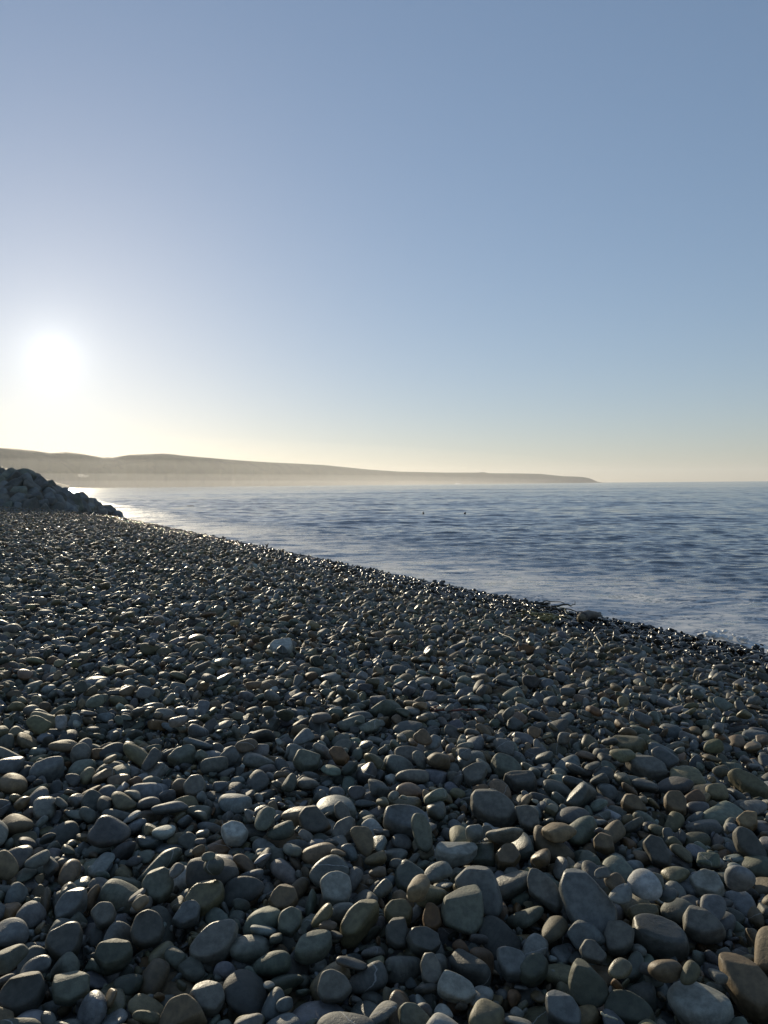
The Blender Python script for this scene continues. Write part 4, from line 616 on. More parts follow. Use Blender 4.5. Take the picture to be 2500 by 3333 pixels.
-421,1127,24,-1,-2,-16,20,54,467,1127,26,9,-1,3,0,48,682,1128,22,-1,1,-12,31,78,-588,1128,39,0,-5,-2,35,48,-46,1129,18,3,3,13,10,34,-685,1130,58,6,-3,-24,14,82,-699,1131,27,8,-5,29,20,47,586,1131,36,-7,4,-17,28,40,-642,1132,27,2,4,12,14,32,429,1133,30,0,-1,-15,13,27,717,1133,40,19,1,-24,18,41,-624,1134,39,-1,-5,-11,35,30,2,1134,57,13,-1,20,39,35,-615,1136,59,-5,1,-4,27,61,373,1136,18,-23,13,-3,37,28,203,1138,20,-2,0,-27,13,45,
437,1139,19,-1,0,-5,30,29,112,1139,23,-3,-5,-16,16,39,-253,1140,21,-8,-4,-22,28,29,342,1140,75,-11,0,-19,3,25,54,1140,43,4,10,2,16,37,-732,1140,21,-4,-3,2,21,34,-381,1140,34,0,-1,-20,37,57,-227,1141,25,-4,3,-14,35,45,-158,1141,39,-1,-4,26,4,34,396,1141,33,0,-2,-17,0,32,-146,1141,25,3,-5,-24,11,28,170,1141,31,-5,-3,-7,6,45,747,1142,26,-3,1,-10,1,80,636,1142,52,4,8,3,22,34,350,1143,37,-1,3,3,13,66,607,1144,45,3,2,18,8,61,
-289,1144,43,-5,1,9,37,53,696,1145,65,10,5,16,15,43,654,1145,69,10,-3,-8,18,48,149,1145,44,-3,-20,-4,27,20,498,1146,37,27,3,-9,27,22,134,1146,34,13,-16,23,8,38,-668,1147,21,-2,1,20,30,37,-179,1148,69,0,1,10,34,20,-271,1148,16,2,6,-28,20,20,481,1149,25,10,0,-8,5,36,264,1150,40,-3,2,14,14,32,-68,1151,25,8,4,-23,2,36,-181,1152,24,6,0,-23,3,48,745,1152,51,-1,2,-3,11,44,384,1152,18,17,-9,-4,18,18,340,1153,20,1,3,13,12,37,
583,1153,19,0,1,10,14,41,10,1154,29,-12,17,-10,1,52,703,1154,40,2,-19,21,13,37,-640,1154,44,2,11,-15,14,37,-157,1154,16,1,0,-19,10,28,-723,1155,55,0,-3,3,32,40,38,1155,19,1,-2,-2,8,42,37,1156,36,20,20,12,34,32,-330,1157,39,-2,3,-9,25,41,-513,1157,25,-17,-6,2,23,48,-335,1157,21,-3,3,-19,25,50,16,1158,48,2,2,-1,33,34,-605,1159,38,7,5,27,35,26,530,1160,19,5,3,12,11,25,-131,1160,34,5,-2,-5,32,27,227,1160,21,-5,0,-3,34,34,
-450,1160,37,11,6,-3,14,44,-473,1161,32,4,1,29,6,23,-582,1161,44,0,-1,26,9,34,-124,1161,23,1,-5,10,29,45,511,1162,30,8,-2,-9,5,33,-287,1162,20,6,-13,-26,25,24,120,1162,21,0,-13,-12,11,21,662,1163,54,-16,-8,24,27,38,230,1163,47,-1,5,18,13,30,374,1164,44,-3,-11,5,25,14,162,1164,40,3,-6,-8,29,35,-247,1164,16,1,-2,-8,37,26,557,1164,24,1,7,-30,22,36,194,1165,26,1,-10,-9,16,41,413,1165,23,0,0,-5,3,48,613,1167,60,6,1,-3,12,29,
245,1167,30,2,2,17,32,39,-454,1168,20,4,-3,21,21,34,-256,1168,39,1,15,-5,24,49,-129,1168,48,-4,-7,-16,32,28,-426,1168,20,-1,-2,19,35,32,-268,1169,18,4,-1,-21,6,21,434,1169,38,4,-5,12,15,25,-736,1170,33,-3,-2,25,1,37,268,1170,48,-6,2,-16,7,39,458,1170,22,-6,-3,-23,20,37,627,1171,31,-1,-2,-4,5,35,-750,1171,56,2,1,12,11,35,253,1172,42,0,6,13,12,24,308,1172,29,-2,3,-23,15,54,463,1172,35,-26,4,7,18,32,-680,1173,72,-3,1,16,28,33,
-627,1175,26,1,3,-19,38,61,637,1176,55,-9,-14,11,3,38,130,1177,34,5,8,0,4,48,712,1177,61,6,-1,2,13,45,-302,1177,22,-2,-9,0,32,27,182,1177,37,-11,-6,12,8,43,341,1177,15,0,0,-5,24,14,492,1178,19,-1,-3,3,34,28,-150,1178,31,4,-4,10,22,36,165,1179,20,-4,5,3,15,24,-178,1179,36,4,3,30,26,24,-386,1179,23,0,-1,-7,34,50,-47,1180,30,1,6,16,24,38,-414,1180,40,0,2,27,23,58,-501,1180,17,-6,2,25,26,15,-667,1180,44,0,14,-5,5,58,
205,1180,50,26,-1,0,29,21,754,1183,42,-1,1,-19,22,36,-85,1183,22,0,-1,27,9,62,-699,1183,31,-8,5,-16,15,65,-274,1184,35,14,0,7,30,33,-527,1184,21,-4,-1,5,27,42,740,1184,54,-5,-4,24,16,27,648,1184,46,7,1,-5,12,19,266,1185,27,-5,1,30,25,33,-727,1185,33,-7,6,15,27,14,65,1186,19,2,-1,-16,33,46,538,1186,20,-5,3,-18,17,29,593,1187,51,6,-4,0,28,42,-580,1187,37,-3,5,3,2,29,491,1188,34,-3,-8,-28,26,38,520,1189,26,-3,-13,16,32,25,
-14,1189,35,0,-2,-26,6,32,24,1189,18,-2,-1,30,31,42,-518,1189,37,-3,15,12,23,21,673,1190,63,-1,0,-29,38,30,-748,1190,39,-5,-1,18,31,45,211,1191,21,-2,-3,25,38,34,414,1191,70,-2,2,5,23,34,-598,1192,51,-9,-4,11,30,41,-138,1192,20,5,7,-26,3,45,-275,1193,18,3,2,5,0,42,354,1194,23,2,2,14,32,45,294,1194,19,-22,-11,1,16,36,-547,1195,35,6,4,-20,32,44,107,1195,25,1,4,-11,10,59,-775,1197,18,6,2,16,10,23,235,1197,25,0,13,-8,8,23,
552,1198,20,4,11,17,13,24,-187,1198,22,-4,-1,1,25,53,158,1199,26,7,-27,-1,3,23,-696,1200,60,5,9,8,28,70,-8,1200,42,-9,2,12,12,17,757,1201,52,-7,-1,-4,22,33,433,1201,25,6,-2,-15,29,50,336,1201,17,-6,-2,-18,11,17,-49,1201,35,6,-26,-13,19,19,697,1201,36,1,-1,-29,38,93,-109,1202,37,-3,-5,-14,17,37,509,1203,20,11,3,12,2,26,173,1205,20,-10,-2,23,31,24,552,1205,43,6,1,2,12,46,-535,1207,23,17,-8,-24,3,30,632,1208,36,-8,4,-15,14,59,
-737,1209,22,1,1,19,24,49,-664,1210,30,7,-5,12,2,26,-392,1210,34,-5,-13,27,18,30,-81,1210,44,6,-15,21,34,39,110,1211,42,-9,-2,-21,10,29,-484,1211,27,-4,0,-20,26,69,590,1212,24,-1,0,-17,33,88,-215,1213,53,-8,-10,-26,37,25,598,1213,50,12,-7,-17,17,42,-24,1213,36,0,5,11,21,47,246,1214,21,7,10,21,2,29,188,1214,19,4,-2,-13,31,33,74,1214,28,2,7,-26,4,19,-134,1214,38,5,-15,-9,33,33,-745,1216,48,-7,2,23,10,52,75,1217,55,-8,16,-23,25,52,
-621,1218,36,-11,-2,-11,37,37,625,1218,59,-15,18,-4,0,44,747,1218,49,5,6,-27,9,24,-95,1218,30,6,17,-22,9,22,-552,1219,31,2,6,-4,33,31,-732,1219,67,0,-2,-14,27,32,-423,1220,32,-8,-2,22,18,33,-56,1221,23,3,1,-7,4,50,-99,1221,17,-2,4,-18,39,22,-779,1221,64,2,-2,-14,36,58,80,1222,17,-1,-2,-1,27,28,-641,1223,24,0,2,-15,9,39,-685,1223,32,10,-2,-17,25,28,-412,1224,21,6,-4,-18,12,37,148,1224,23,-2,2,-4,17,45,527,1224,27,4,8,25,15,51,
640,1225,47,10,6,26,19,25,-374,1225,17,3,2,7,6,21,763,1226,62,6,1,16,15,42,-719,1226,41,-9,-6,-5,17,40,767,1227,34,2,-6,17,1,87,-297,1227,25,7,-7,-29,4,57,-652,1228,41,-2,6,-2,6,34,169,1228,17,8,-3,-15,19,20,-766,1229,49,-10,-2,16,21,27,-541,1229,17,-3,-2,-6,23,24,317,1229,19,2,-1,-11,16,35,-218,1229,32,-2,6,13,20,53,279,1230,20,1,0,-8,0,53,218,1230,34,-2,7,-11,22,52,-588,1231,32,0,0,21,21,49,-574,1232,51,2,4,-17,7,60,
201,1232,21,-10,3,-8,35,25,83,1234,29,-2,-6,17,16,23,-465,1234,45,-5,7,7,0,44,-667,1234,22,-8,-5,-27,4,32,238,1234,37,-10,-6,11,7,19,-182,1236,20,-1,-3,-2,26,40,-514,1236,28,19,7,9,8,44,466,1237,24,0,0,23,33,82,-152,1237,36,12,-20,-11,16,66,-117,1238,27,-6,2,20,12,39,23,1239,19,-16,-8,2,13,18,311,1240,30,3,1,29,20,23,364,1240,23,0,-4,12,12,37,466,1241,43,2,-1,-19,17,32,134,1242,16,3,-3,26,30,16,-45,1242,35,-6,12,7,10,25,
-91,1243,23,0,7,15,30,32,698,1243,78,4,-3,1,27,93,-664,1245,33,-2,2,-9,10,27,-409,1247,19,3,7,-23,25,29,799,1247,19,-4,-4,-25,2,29,409,1249,35,2,-8,9,22,73,-641,1249,17,-2,0,1,25,28,-195,1250,37,-4,-10,-26,4,42,-353,1250,42,5,-6,-25,10,57,-250,1251,23,0,0,10,34,51,-624,1252,45,1,-7,-14,36,60,185,1252,34,10,5,20,10,35,-87,1252,33,-3,-1,-9,25,25,-705,1253,34,-2,2,-24,33,41,-764,1255,45,2,0,-3,31,39,-736,1256,55,-7,1,-18,18,56,
16,1256,24,-1,6,-18,16,55,69,1256,34,2,2,-20,26,33,13,1256,40,-4,-1,0,25,16,544,1256,30,-3,6,8,31,69,-494,1256,32,16,-15,3,31,14,312,1256,35,14,4,27,34,22,722,1256,27,18,-11,-7,24,39,580,1257,51,-2,-7,-3,22,57,-453,1257,21,-1,1,-15,16,40,-346,1257,22,1,1,-19,5,53,-725,1257,20,0,-1,6,37,53,-372,1258,51,3,-7,-19,7,51,722,1258,53,6,0,-19,10,45,635,1258,43,5,6,15,16,46,-71,1258,29,-1,7,-8,21,24,-685,1258,52,2,1,0,36,69,
162,1259,22,1,2,-30,24,52,-312,1259,44,6,5,-13,21,42,-21,1260,30,5,2,14,28,45,-235,1260,39,-2,1,10,33,52,104,1260,36,-5,-5,12,39,47,242,1261,27,-3,-4,22,12,50,663,1261,33,-7,-1,-16,27,34,-807,1261,57,-2,-13,27,23,65,754,1262,22,0,6,-18,39,43,783,1262,80,-4,1,20,38,42,754,1263,58,-1,8,11,29,34,311,1263,49,7,2,11,37,31,792,1263,59,0,4,-29,20,52,494,1263,16,-1,-1,6,34,20,-56,1264,38,-2,3,-23,3,40,299,1264,21,1,-2,-15,4,38,
70,1264,19,0,0,29,19,47,-481,1264,20,2,0,14,24,36,-789,1264,18,1,0,0,37,42,-175,1264,51,-4,3,-18,30,38,-125,1264,17,-1,-9,-16,23,22,-39,1264,20,0,0,-9,22,44,-390,1264,30,-2,9,1,1,50,210,1265,37,9,0,9,20,33,123,1265,57,-11,-2,-23,13,43,42,1266,45,-12,-1,-8,20,46,-683,1266,21,0,-1,-4,21,42,610,1266,32,-6,2,7,25,52,267,1267,22,8,1,-25,32,33,-9,1267,19,7,-3,-18,29,25,-184,1267,69,-5,2,15,8,33,415,1267,61,-2,-1,-14,8,32,
-570,1267,31,2,2,18,6,31,695,1267,34,2,-6,-22,23,34,-203,1268,21,1,4,-17,15,31,383,1268,21,0,-9,25,39,31,203,1268,20,-1,3,1,12,35,146,1269,36,-1,-3,-10,22,34,-83,1269,20,-3,-6,30,5,31,-24,1269,49,-1,8,29,1,40,-426,1270,27,-16,-16,-14,22,38,-660,1270,38,7,-2,-11,25,29,-626,1270,20,-3,-1,29,14,41,-589,1270,49,2,-6,21,24,38,-138,1271,16,3,0,7,28,22,557,1271,57,9,-8,-2,38,26,335,1272,36,13,-27,-5,33,30,-793,1272,30,-7,-4,30,23,31,
517,1273,49,16,-10,25,18,31,-155,1273,22,-7,-1,22,0,31,505,1274,29,-3,-20,-18,9,49,-324,1275,33,-12,-5,-13,2,24,-766,1276,60,2,0,1,14,33,-512,1277,26,-26,-7,10,5,37,77,1277,50,5,0,-16,28,41,361,1277,41,-24,-15,0,10,33,783,1278,41,-2,0,-4,35,28,-179,1283,34,1,2,-11,5,21,-121,1284,26,0,5,17,8,56,-495,1285,36,4,12,13,27,40,360,1285,52,5,0,-30,30,24,-608,1286,17,0,0,13,11,21,237,1287,43,-6,4,29,34,34,579,1287,24,-16,-10,-12,15,30,
-359,1287,37,-2,2,14,27,23,-98,1288,76,-1,-2,-4,35,27,-294,1288,20,-4,7,25,28,32,145,1288,45,-6,4,-20,24,33,-157,1288,31,2,-2,-14,1,29,-257,1288,28,-15,1,26,11,39,48,1289,31,7,-4,14,18,27,744,1289,58,-9,-1,9,37,32,815,1289,16,-5,1,4,31,21,78,1290,34,4,10,-29,1,44,558,1290,18,-7,-3,-16,31,21,-330,1290,20,-9,5,-3,26,21,-89,1292,62,0,4,20,34,33,332,1292,48,18,-19,-1,21,36,265,1292,40,3,-5,-2,12,20,622,1292,16,2,3,18,0,32,
-640,1292,31,5,1,-10,24,29,669,1292,20,-2,0,-3,27,43,535,1293,15,-1,-1,-12,8,21,-749,1294,20,-3,-4,-3,27,33,697,1294,36,3,-6,18,38,33,-437,1295,20,6,10,11,24,24,-767,1295,45,0,0,-15,11,49,124,1296,39,4,-1,-19,35,34,-681,1296,33,10,-2,1,9,49,281,1296,36,5,3,12,6,28,-714,1298,20,3,-3,7,10,34,-726,1298,36,-4,3,9,6,43,-361,1299,22,4,-7,-27,10,48,-828,1299,18,1,2,-21,6,25,598,1299,42,5,2,5,8,45,-689,1300,17,0,0,-13,33,36,
-788,1300,24,0,3,29,21,48,683,1300,59,-2,-7,28,34,66,184,1301,19,-3,1,-30,19,34,628,1301,25,-2,1,0,27,42,-414,1301,29,-10,4,22,28,47,-664,1302,17,-2,-5,21,25,26,-535,1302,26,-2,2,-20,17,56,785,1302,38,-3,5,-3,7,37,-21,1303,30,-1,-10,-18,14,54,-821,1303,39,4,-6,-21,21,53,2,1303,15,-1,1,12,0,19,17,1303,19,8,6,30,30,25,-269,1304,43,-3,-10,-16,23,50,-586,1305,37,-11,-1,-5,6,75,-566,1306,17,-2,-1,-9,15,25,666,1306,35,-5,2,-14,8,44,
-315,1307,30,4,3,-19,8,42,567,1307,42,-6,2,-22,36,23,817,1308,16,0,0,22,18,20,-242,1308,21,-2,-3,27,17,38,-194,1308,30,5,-4,-7,26,24,740,1308,39,1,1,17,13,75,236,1309,46,26,-9,10,22,28,521,1309,20,-6,0,-25,38,25,-425,1310,103,-8,-8,21,1,24,-283,1310,25,-10,3,-18,35,36,-301,1310,49,5,-14,6,33,32,251,1311,24,2,1,-3,4,55,537,1311,26,-3,-7,25,25,24,47,1311,22,-4,-2,24,38,42,91,1311,21,-4,1,2,20,45,555,1314,19,-1,-1,-15,19,36,
803,1315,50,11,1,-10,16,61,633,1315,51,-4,-17,5,32,56,332,1316,27,-3,-8,-19,10,45,-151,1316,25,13,-1,-25,2,30,-43,1317,31,-7,-4,-2,25,30,-118,1317,34,10,7,18,10,28,-483,1317,31,4,-1,15,30,36,-383,1318,20,-7,-4,0,32,32,497,1319,23,-7,6,7,36,34,-745,1321,19,-1,-4,-7,20,25,-97,1322,19,2,3,30,27,32,834,1322,24,6,-9,26,1,47,-319,1322,20,2,1,-25,10,47,382,1323,17,-1,1,-15,3,23,-523,1323,43,-11,6,-12,5,28,-271,1323,53,-11,-5,2,21,42,
159,1324,32,-1,-1,28,38,35,-791,1324,52,-4,10,29,14,34,-636,1324,33,-5,5,-27,28,43,768,1324,56,-8,1,18,8,33,603,1325,35,7,1,2,32,34,-172,1325,34,4,1,-10,10,40,380,1326,37,-14,-12,19,0,44,419,1326,21,1,-1,-4,33,59,-611,1327,18,4,1,14,16,25,50,1327,100,-1,0,3,2,32,-587,1327,18,1,-2,-30,11,26,466,1328,20,-9,28,-8,22,41,-63,1328,17,8,-2,-12,29,18,67,1328,38,28,-5,-7,29,37,-557,1329,55,-3,4,5,19,53,209,1329,21,-3,-2,7,38,32,
-356,1330,27,3,-3,-5,30,25,666,1330,16,1,-2,-16,11,19,-823,1330,46,0,22,-19,12,31,521,1331,36,10,0,2,6,29,727,1332,62,0,0,-10,25,61,285,1333,30,-4,7,6,24,55,580,1333,21,2,-1,-12,1,38,-660,1333,17,5,2,20,28,25,528,1334,20,-5,-5,2,22,34,-832,1334,21,2,4,16,24,43,183,1334,20,0,0,-14,3,36,-136,1336,22,4,-7,-21,35,32,-226,1336,27,-1,-3,-7,24,59,-27,1336,44,-2,-9,-7,11,40,-461,1337,36,2,0,-4,21,32,647,1338,36,2,-3,-22,5,23,
-438,1339,20,-1,0,6,19,53,234,1341,36,-2,-3,-7,10,47,-287,1342,34,0,1,24,31,48,-327,1342,41,11,3,-23,5,39,193,1343,38,9,-14,15,22,39,-112,1343,33,9,0,28,35,30,604,1343,28,-1,0,9,37,27,-566,1344,36,6,1,-8,5,45,324,1344,41,0,23,8,10,56,467,1344,120,3,3,-20,31,40,-684,1346,36,-6,4,27,13,70,624,1347,34,18,3,-16,28,35,-719,1347,52,4,-4,-12,23,82,-730,1347,30,6,1,14,21,26,-343,1348,21,1,3,-25,11,35,420,1348,51,-5,-7,0,32,21,
-539,1348,17,0,1,-17,13,25,-599,1348,45,-11,3,-18,29,39,841,1348,54,6,9,18,23,28,-43,1348,21,1,0,6,15,44,-614,1349,34,1,-28,9,35,31,534,1349,38,4,1,8,16,22,791,1349,33,-1,-10,-23,17,66,-835,1350,38,-2,4,6,36,39,-82,1350,23,5,-1,12,4,37,155,1350,31,1,-3,-1,35,25,55,1350,23,10,-3,-13,2,29,377,1351,131,5,-4,0,34,27,-782,1351,30,-1,-1,2,2,80,554,1352,25,-12,-2,-27,35,34,-365,1352,17,-5,2,-9,27,21,25,1352,28,-6,1,31,12,62,
-262,1352,51,-9,-3,30,21,25,-646,1353,31,0,-8,10,30,35,431,1354,40,8,-5,-18,27,29,829,1355,43,5,5,19,8,64,-519,1355,32,8,-5,-5,21,60,-858,1355,59,0,-4,-29,5,36,-62,1355,38,-11,-3,-14,9,39,758,1356,54,4,2,-21,11,46,683,1356,33,-4,-5,0,25,62,-284,1356,20,0,0,17,8,55,-663,1357,51,-5,0,-24,32,28,73,1359,40,-2,-3,23,29,35,-14,1359,48,-16,-10,-4,33,26,207,1360,17,-2,-2,12,18,24,314,1362,26,9,-2,1,28,52,754,1363,36,4,0,7,11,40,
-89,1364,41,-2,5,-8,26,25,190,1364,19,-14,23,4,14,27,284,1365,33,-1,-11,18,23,25,-547,1365,51,-13,7,-27,10,32,406,1365,40,6,-3,-30,13,42,-19,1366,33,-1,-7,29,25,36,-120,1366,20,0,1,-11,5,38,-859,1367,23,-5,2,10,3,58,142,1367,17,-4,1,14,19,23,503,1368,34,3,3,3,5,81,-40,1368,41,-4,0,26,33,36,-12,1369,18,-4,-2,8,19,32,-354,1369,20,-19,-7,18,17,24,126,1369,36,0,8,15,32,37,-261,1370,36,0,2,9,38,39,153,1371,40,-4,-4,-13,6,38,
-379,1372,21,1,-5,31,35,31,-724,1372,21,-2,0,-27,22,51,-195,1373,32,2,6,21,38,56,684,1373,48,-10,9,10,11,21,-637,1374,25,4,-14,12,35,29,-599,1375,30,-1,8,-16,25,38,171,1375,27,-10,-15,12,28,51,-799,1375,53,-5,1,17,37,80,-511,1375,22,5,1,-25,19,26,-269,1376,49,6,-4,-4,14,33,579,1377,23,0,1,15,32,53,-15,1378,48,-6,5,14,30,33,294,1379,20,3,3,-18,22,29,715,1379,30,4,7,22,9,51,-290,1380,59,-7,9,-4,0,23,-249,1381,47,-7,9,-5,13,20,
13,1381,19,-2,19,-23,23,27,-661,1381,44,7,-6,13,16,34,-857,1381,39,-3,-4,-15,19,46,114,1381,54,-21,5,7,23,30,-749,1382,67,6,5,-2,30,42,-102,1382,32,-7,6,-16,36,53,-832,1382,57,2,-8,-16,32,41,-373,1382,67,-25,9,-6,0,36,140,1383,50,18,-4,-22,29,31,235,1384,22,5,5,15,24,44,-440,1384,65,-5,2,16,37,55,81,1384,38,0,6,-28,15,29,679,1385,38,-6,-8,-4,0,32,-807,1385,71,-3,0,10,27,42,9,1385,39,-5,14,-1,4,31,784,1385,54,1,-9,24,3,40,
430,1386,27,-14,2,-21,11,41,385,1386,56,7,19,4,30,59,-822,1386,25,-3,6,11,0,41,768,1386,27,-11,-18,20,12,42,-163,1387,20,2,8,22,24,36,-610,1387,19,2,2,14,28,41,-424,1387,22,-1,-1,-31,26,53,105,1387,31,9,0,1,22,29,799,1388,35,-5,2,-29,4,32,847,1389,53,6,11,22,12,63,-511,1389,43,12,2,13,10,26,-451,1389,76,8,-2,-28,32,32,146,1389,21,-1,3,2,30,32,-668,1390,28,10,1,12,5,42,656,1391,35,0,5,10,1,32,736,1391,43,15,4,-18,19,42,
-709,1391,34,-12,-1,-21,26,37,-233,1391,42,-8,-9,29,17,37,-476,1391,23,-1,3,3,31,56,-389,1393,39,13,16,-20,30,41,-264,1395,60,-1,4,6,18,36,862,1395,24,-1,1,-19,25,63,-766,1395,39,4,2,14,34,25,267,1395,26,-7,4,-19,32,57,-711,1395,63,-5,3,7,4,22,-276,1396,36,3,14,-19,22,52,-387,1397,16,1,3,-29,19,28,35,1397,18,-3,0,0,1,35,-622,1397,34,-5,-7,0,39,35,-534,1398,28,7,6,-21,20,58,118,1398,49,-7,-3,-23,16,34,824,1399,32,-9,3,-18,20,28,
-32,1400,27,2,-3,8,15,58,-125,1401,20,-5,-5,20,17,28,705,1401,45,-5,4,-2,38,35,-360,1402,25,-1,0,-7,26,42,-436,1403,41,-27,3,-3,4,39,103,1403,40,-2,4,23,13,28,-490,1404,41,3,-2,19,34,30,-647,1404,41,11,7,20,25,36,347,1405,55,-1,9,11,32,48,-871,1405,63,-4,-10,15,11,71,397,1405,20,1,-1,-29,18,45,219,1405,17,-2,4,-25,29,31,-741,1406,53,8,3,-26,30,49,77,1406,34,0,6,1,3,31,-127,1406,29,3,0,-24,29,18,-223,1406,55,19,2,17,22,17,
-320,1407,21,0,-5,16,39,36,-99,1407,47,-11,5,-23,35,26,806,1407,16,3,0,17,9,19,771,1408,44,-4,0,-22,7,63,188,1410,22,-2,1,-25,17,39,-754,1410,25,-1,-4,18,11,49,238,1410,29,-7,6,1,35,22,292,1410,35,-6,6,-1,13,49,627,1410,48,-3,-4,19,32,48,337,1411,75,0,7,-2,28,26,88,1411,50,-11,-9,21,39,33,657,1412,20,0,5,23,35,30,-885,1413,29,-7,-1,8,6,50,-415,1413,47,-11,9,-28,27,23,560,1414,53,15,7,-21,28,29,191,1415,46,-1,1,15,35,65,
881,1415,48,-4,7,-28,20,55,613,1416,62,-1,-1,-2,34,26,-174,1416,24,1,3,2,23,52,-680,1416,20,-3,-2,10,32,39,490,1417,22,-1,4,-17,20,55,-164,1417,39,0,5,14,23,33,414,1417,45,-9,-9,18,39,52,-832,1417,36,0,-6,-29,21,44,27,1417,43,-1,11,-15,35,53,459,1418,54,2,-6,-15,14,79,-783,1418,33,-4,2,25,30,40,-678,1419,34,-3,3,30,21,20,-329,1419,121,4,-1,-1,28,25,325,1419,35,-7,-6,19,31,42,432,1419,29,-1,1,-3,28,29,578,1419,60,-26,3,14,38,23,
63,1422,23,3,2,31,2,46,719,1422,30,8,8,-17,35,50,-389,1422,99,-13,19,-7,7,35,668,1423,33,-10,4,-15,39,50,-819,1423,58,-18,14,-15,37,42,-648,1423,23,5,8,9,33,37,-208,1423,43,-4,-4,4,2,55,371,1425,20,3,-3,-26,31,44,-776,1425,54,-4,5,9,32,44,245,1425,38,-14,6,-27,27,33,342,1426,28,1,-5,5,29,63,-405,1426,33,5,1,3,15,48,-804,1427,44,-1,-6,-29,34,33,-582,1427,58,2,8,0,4,55,-818,1428,19,0,-3,-17,9,46,-473,1428,34,2,1,0,18,46,
-563,1428,20,1,-1,29,37,50,695,1429,44,3,19,-4,0,50,-258,1430,23,-3,-1,-6,31,66,-132,1430,22,-2,4,27,39,35,112,1430,44,-1,-2,-28,34,44,61,1431,50,11,-1,-15,10,39,883,1431,20,2,-5,18,8,35,-12,1431,44,-14,2,-18,30,39,589,1431,24,-5,0,-6,25,61,773,1431,22,-1,-3,-26,9,63,-713,1433,33,-7,-4,-22,33,63,634,1433,19,1,1,10,24,33,457,1433,20,-1,-5,-14,15,31,-721,1433,56,2,13,10,33,33,-296,1434,39,2,6,-13,22,44,-599,1434,37,1,2,-9,7,73,
106,1435,59,-3,3,1,33,30,493,1435,43,-3,-4,-9,20,44,-616,1437,21,2,-1,22,31,59,-857,1437,53,3,0,-9,6,50,839,1437,39,13,-2,27,38,47,277,1437,50,-3,-7,4,1,47,-65,1438,40,10,6,27,14,27,-237,1438,33,-5,1,-5,5,18,-206,1438,20,0,-1,-10,15,41,-110,1439,47,3,6,-24,0,58,803,1439,46,-6,-5,-10,30,25,508,1439,58,-9,3,-16,38,26,612,1440,41,11,-13,16,11,32,-763,1441,68,-1,-2,-19,4,50,109,1442,70,-3,3,22,30,34,441,1443,35,2,5,-5,35,33,
235,1443,20,1,-3,-13,33,53,-360,1443,34,-2,6,2,7,74,863,1443,19,9,9,16,13,18,569,1443,49,-3,3,-25,15,53,-682,1443,37,-3,-10,18,31,33,813,1443,26,-4,0,-22,10,57,529,1444,36,-3,-1,-3,35,47,-648,1444,39,6,7,7,12,40,83,1444,32,-4,5,8,20,48,414,1445,21,0,-1,-25,24,48,532,1445,63,-12,3,25,19,35,628,1447,54,-2,0,2,23,41,270,1448,31,-2,0,11,33,40,-36,1448,31,-6,-9,-23,5,44,71,1448,50,1,-4,-7,0,34,-670,1448,24,-3,8,23,33,41,
-817,1448,33,4,1,-21,28,39,663,1449,18,-1,-3,-28,16,30,345,1449,19,2,-1,-31,18,40,879,1450,33,24,3,-1,37,35,138,1450,65,-2,-1,-10,36,34,147,1451,49,-4,0,-19,26,38,-838,1451,43,16,5,17,9,39,22,1452,25,-4,1,26,15,48,737,1452,33,0,2,-2,36,38,-23,1452,57,-8,12,26,18,46,-820,1453,59,-1,-1,-5,17,29,310,1454,48,-5,-5,16,5,62,-882,1454,34,4,0,-31,30,45,747,1454,56,-4,3,-22,36,81,475,1454,26,-10,15,-26,25,40,-220,1455,30,0,-1,-15,33,34,
895,1456,19,-2,4,15,26,24,-71,1456,44,-7,0,11,31,26,252,1456,42,-8,-3,4,15,40,-397,1457,28,3,3,10,36,22,-770,1457,51,4,1,28,26,31,-259,1457,45,6,2,-16,2,49,-82,1457,25,3,-14,-27,7,53,648,1458,35,-6,17,1,31,35,-586,1458,19,1,-2,3,20,32,190,1458,78,-26,14,10,39,38,148,1459,26,-2,0,-12,21,63,452,1460,20,11,2,-18,4,25,599,1461,43,10,-4,-16,31,32,623,1461,35,8,25,-14,15,37,-544,1462,46,7,0,-7,20,74,-644,1462,18,0,1,-6,20,25,
-149,1463,29,-5,0,3,27,75,-414,1463,42,0,-1,-2,37,37,-491,1464,22,0,0,-22,8,71,6,1464,40,9,-6,-12,5,30,-780,1464,33,-1,4,14,3,52,-245,1464,31,2,-5,-3,31,39,-222,1465,48,-7,7,-14,17,46,-33,1465,64,-4,-2,-11,39,22,-484,1465,41,5,-1,8,4,34,176,1467,40,-8,-3,-17,14,47,-282,1468,28,-12,4,-22,1,49,98,1468,49,-4,1,21,4,46,815,1468,45,-8,-2,1,19,67,329,1468,32,3,2,-30,21,35,-93,1469,42,4,1,-9,15,29,559,1470,22,-1,0,7,38,43,
218,1470,29,-3,2,-10,3,46,-805,1471,51,1,-2,12,10,51,-673,1472,39,5,-7,6,38,47,720,1472,23,0,6,-14,20,52,0,1472,54,6,-4,-11,17,25,584,1472,35,3,7,-16,32,30,443,1472,57,1,12,-12,19,48,-446,1473,55,-5,4,-18,35,45,199,1473,45,-10,18,-3,36,32,-729,1474,46,-2,8,24,6,84,-617,1474,31,21,5,7,26,23,-65,1477,62,0,-8,5,19,48,-863,1477,51,2,6,-15,27,34,-387,1477,34,5,-22,21,18,32,-563,1479,23,6,-1,1,38,34,273,1479,39,-11,-6,24,4,32,
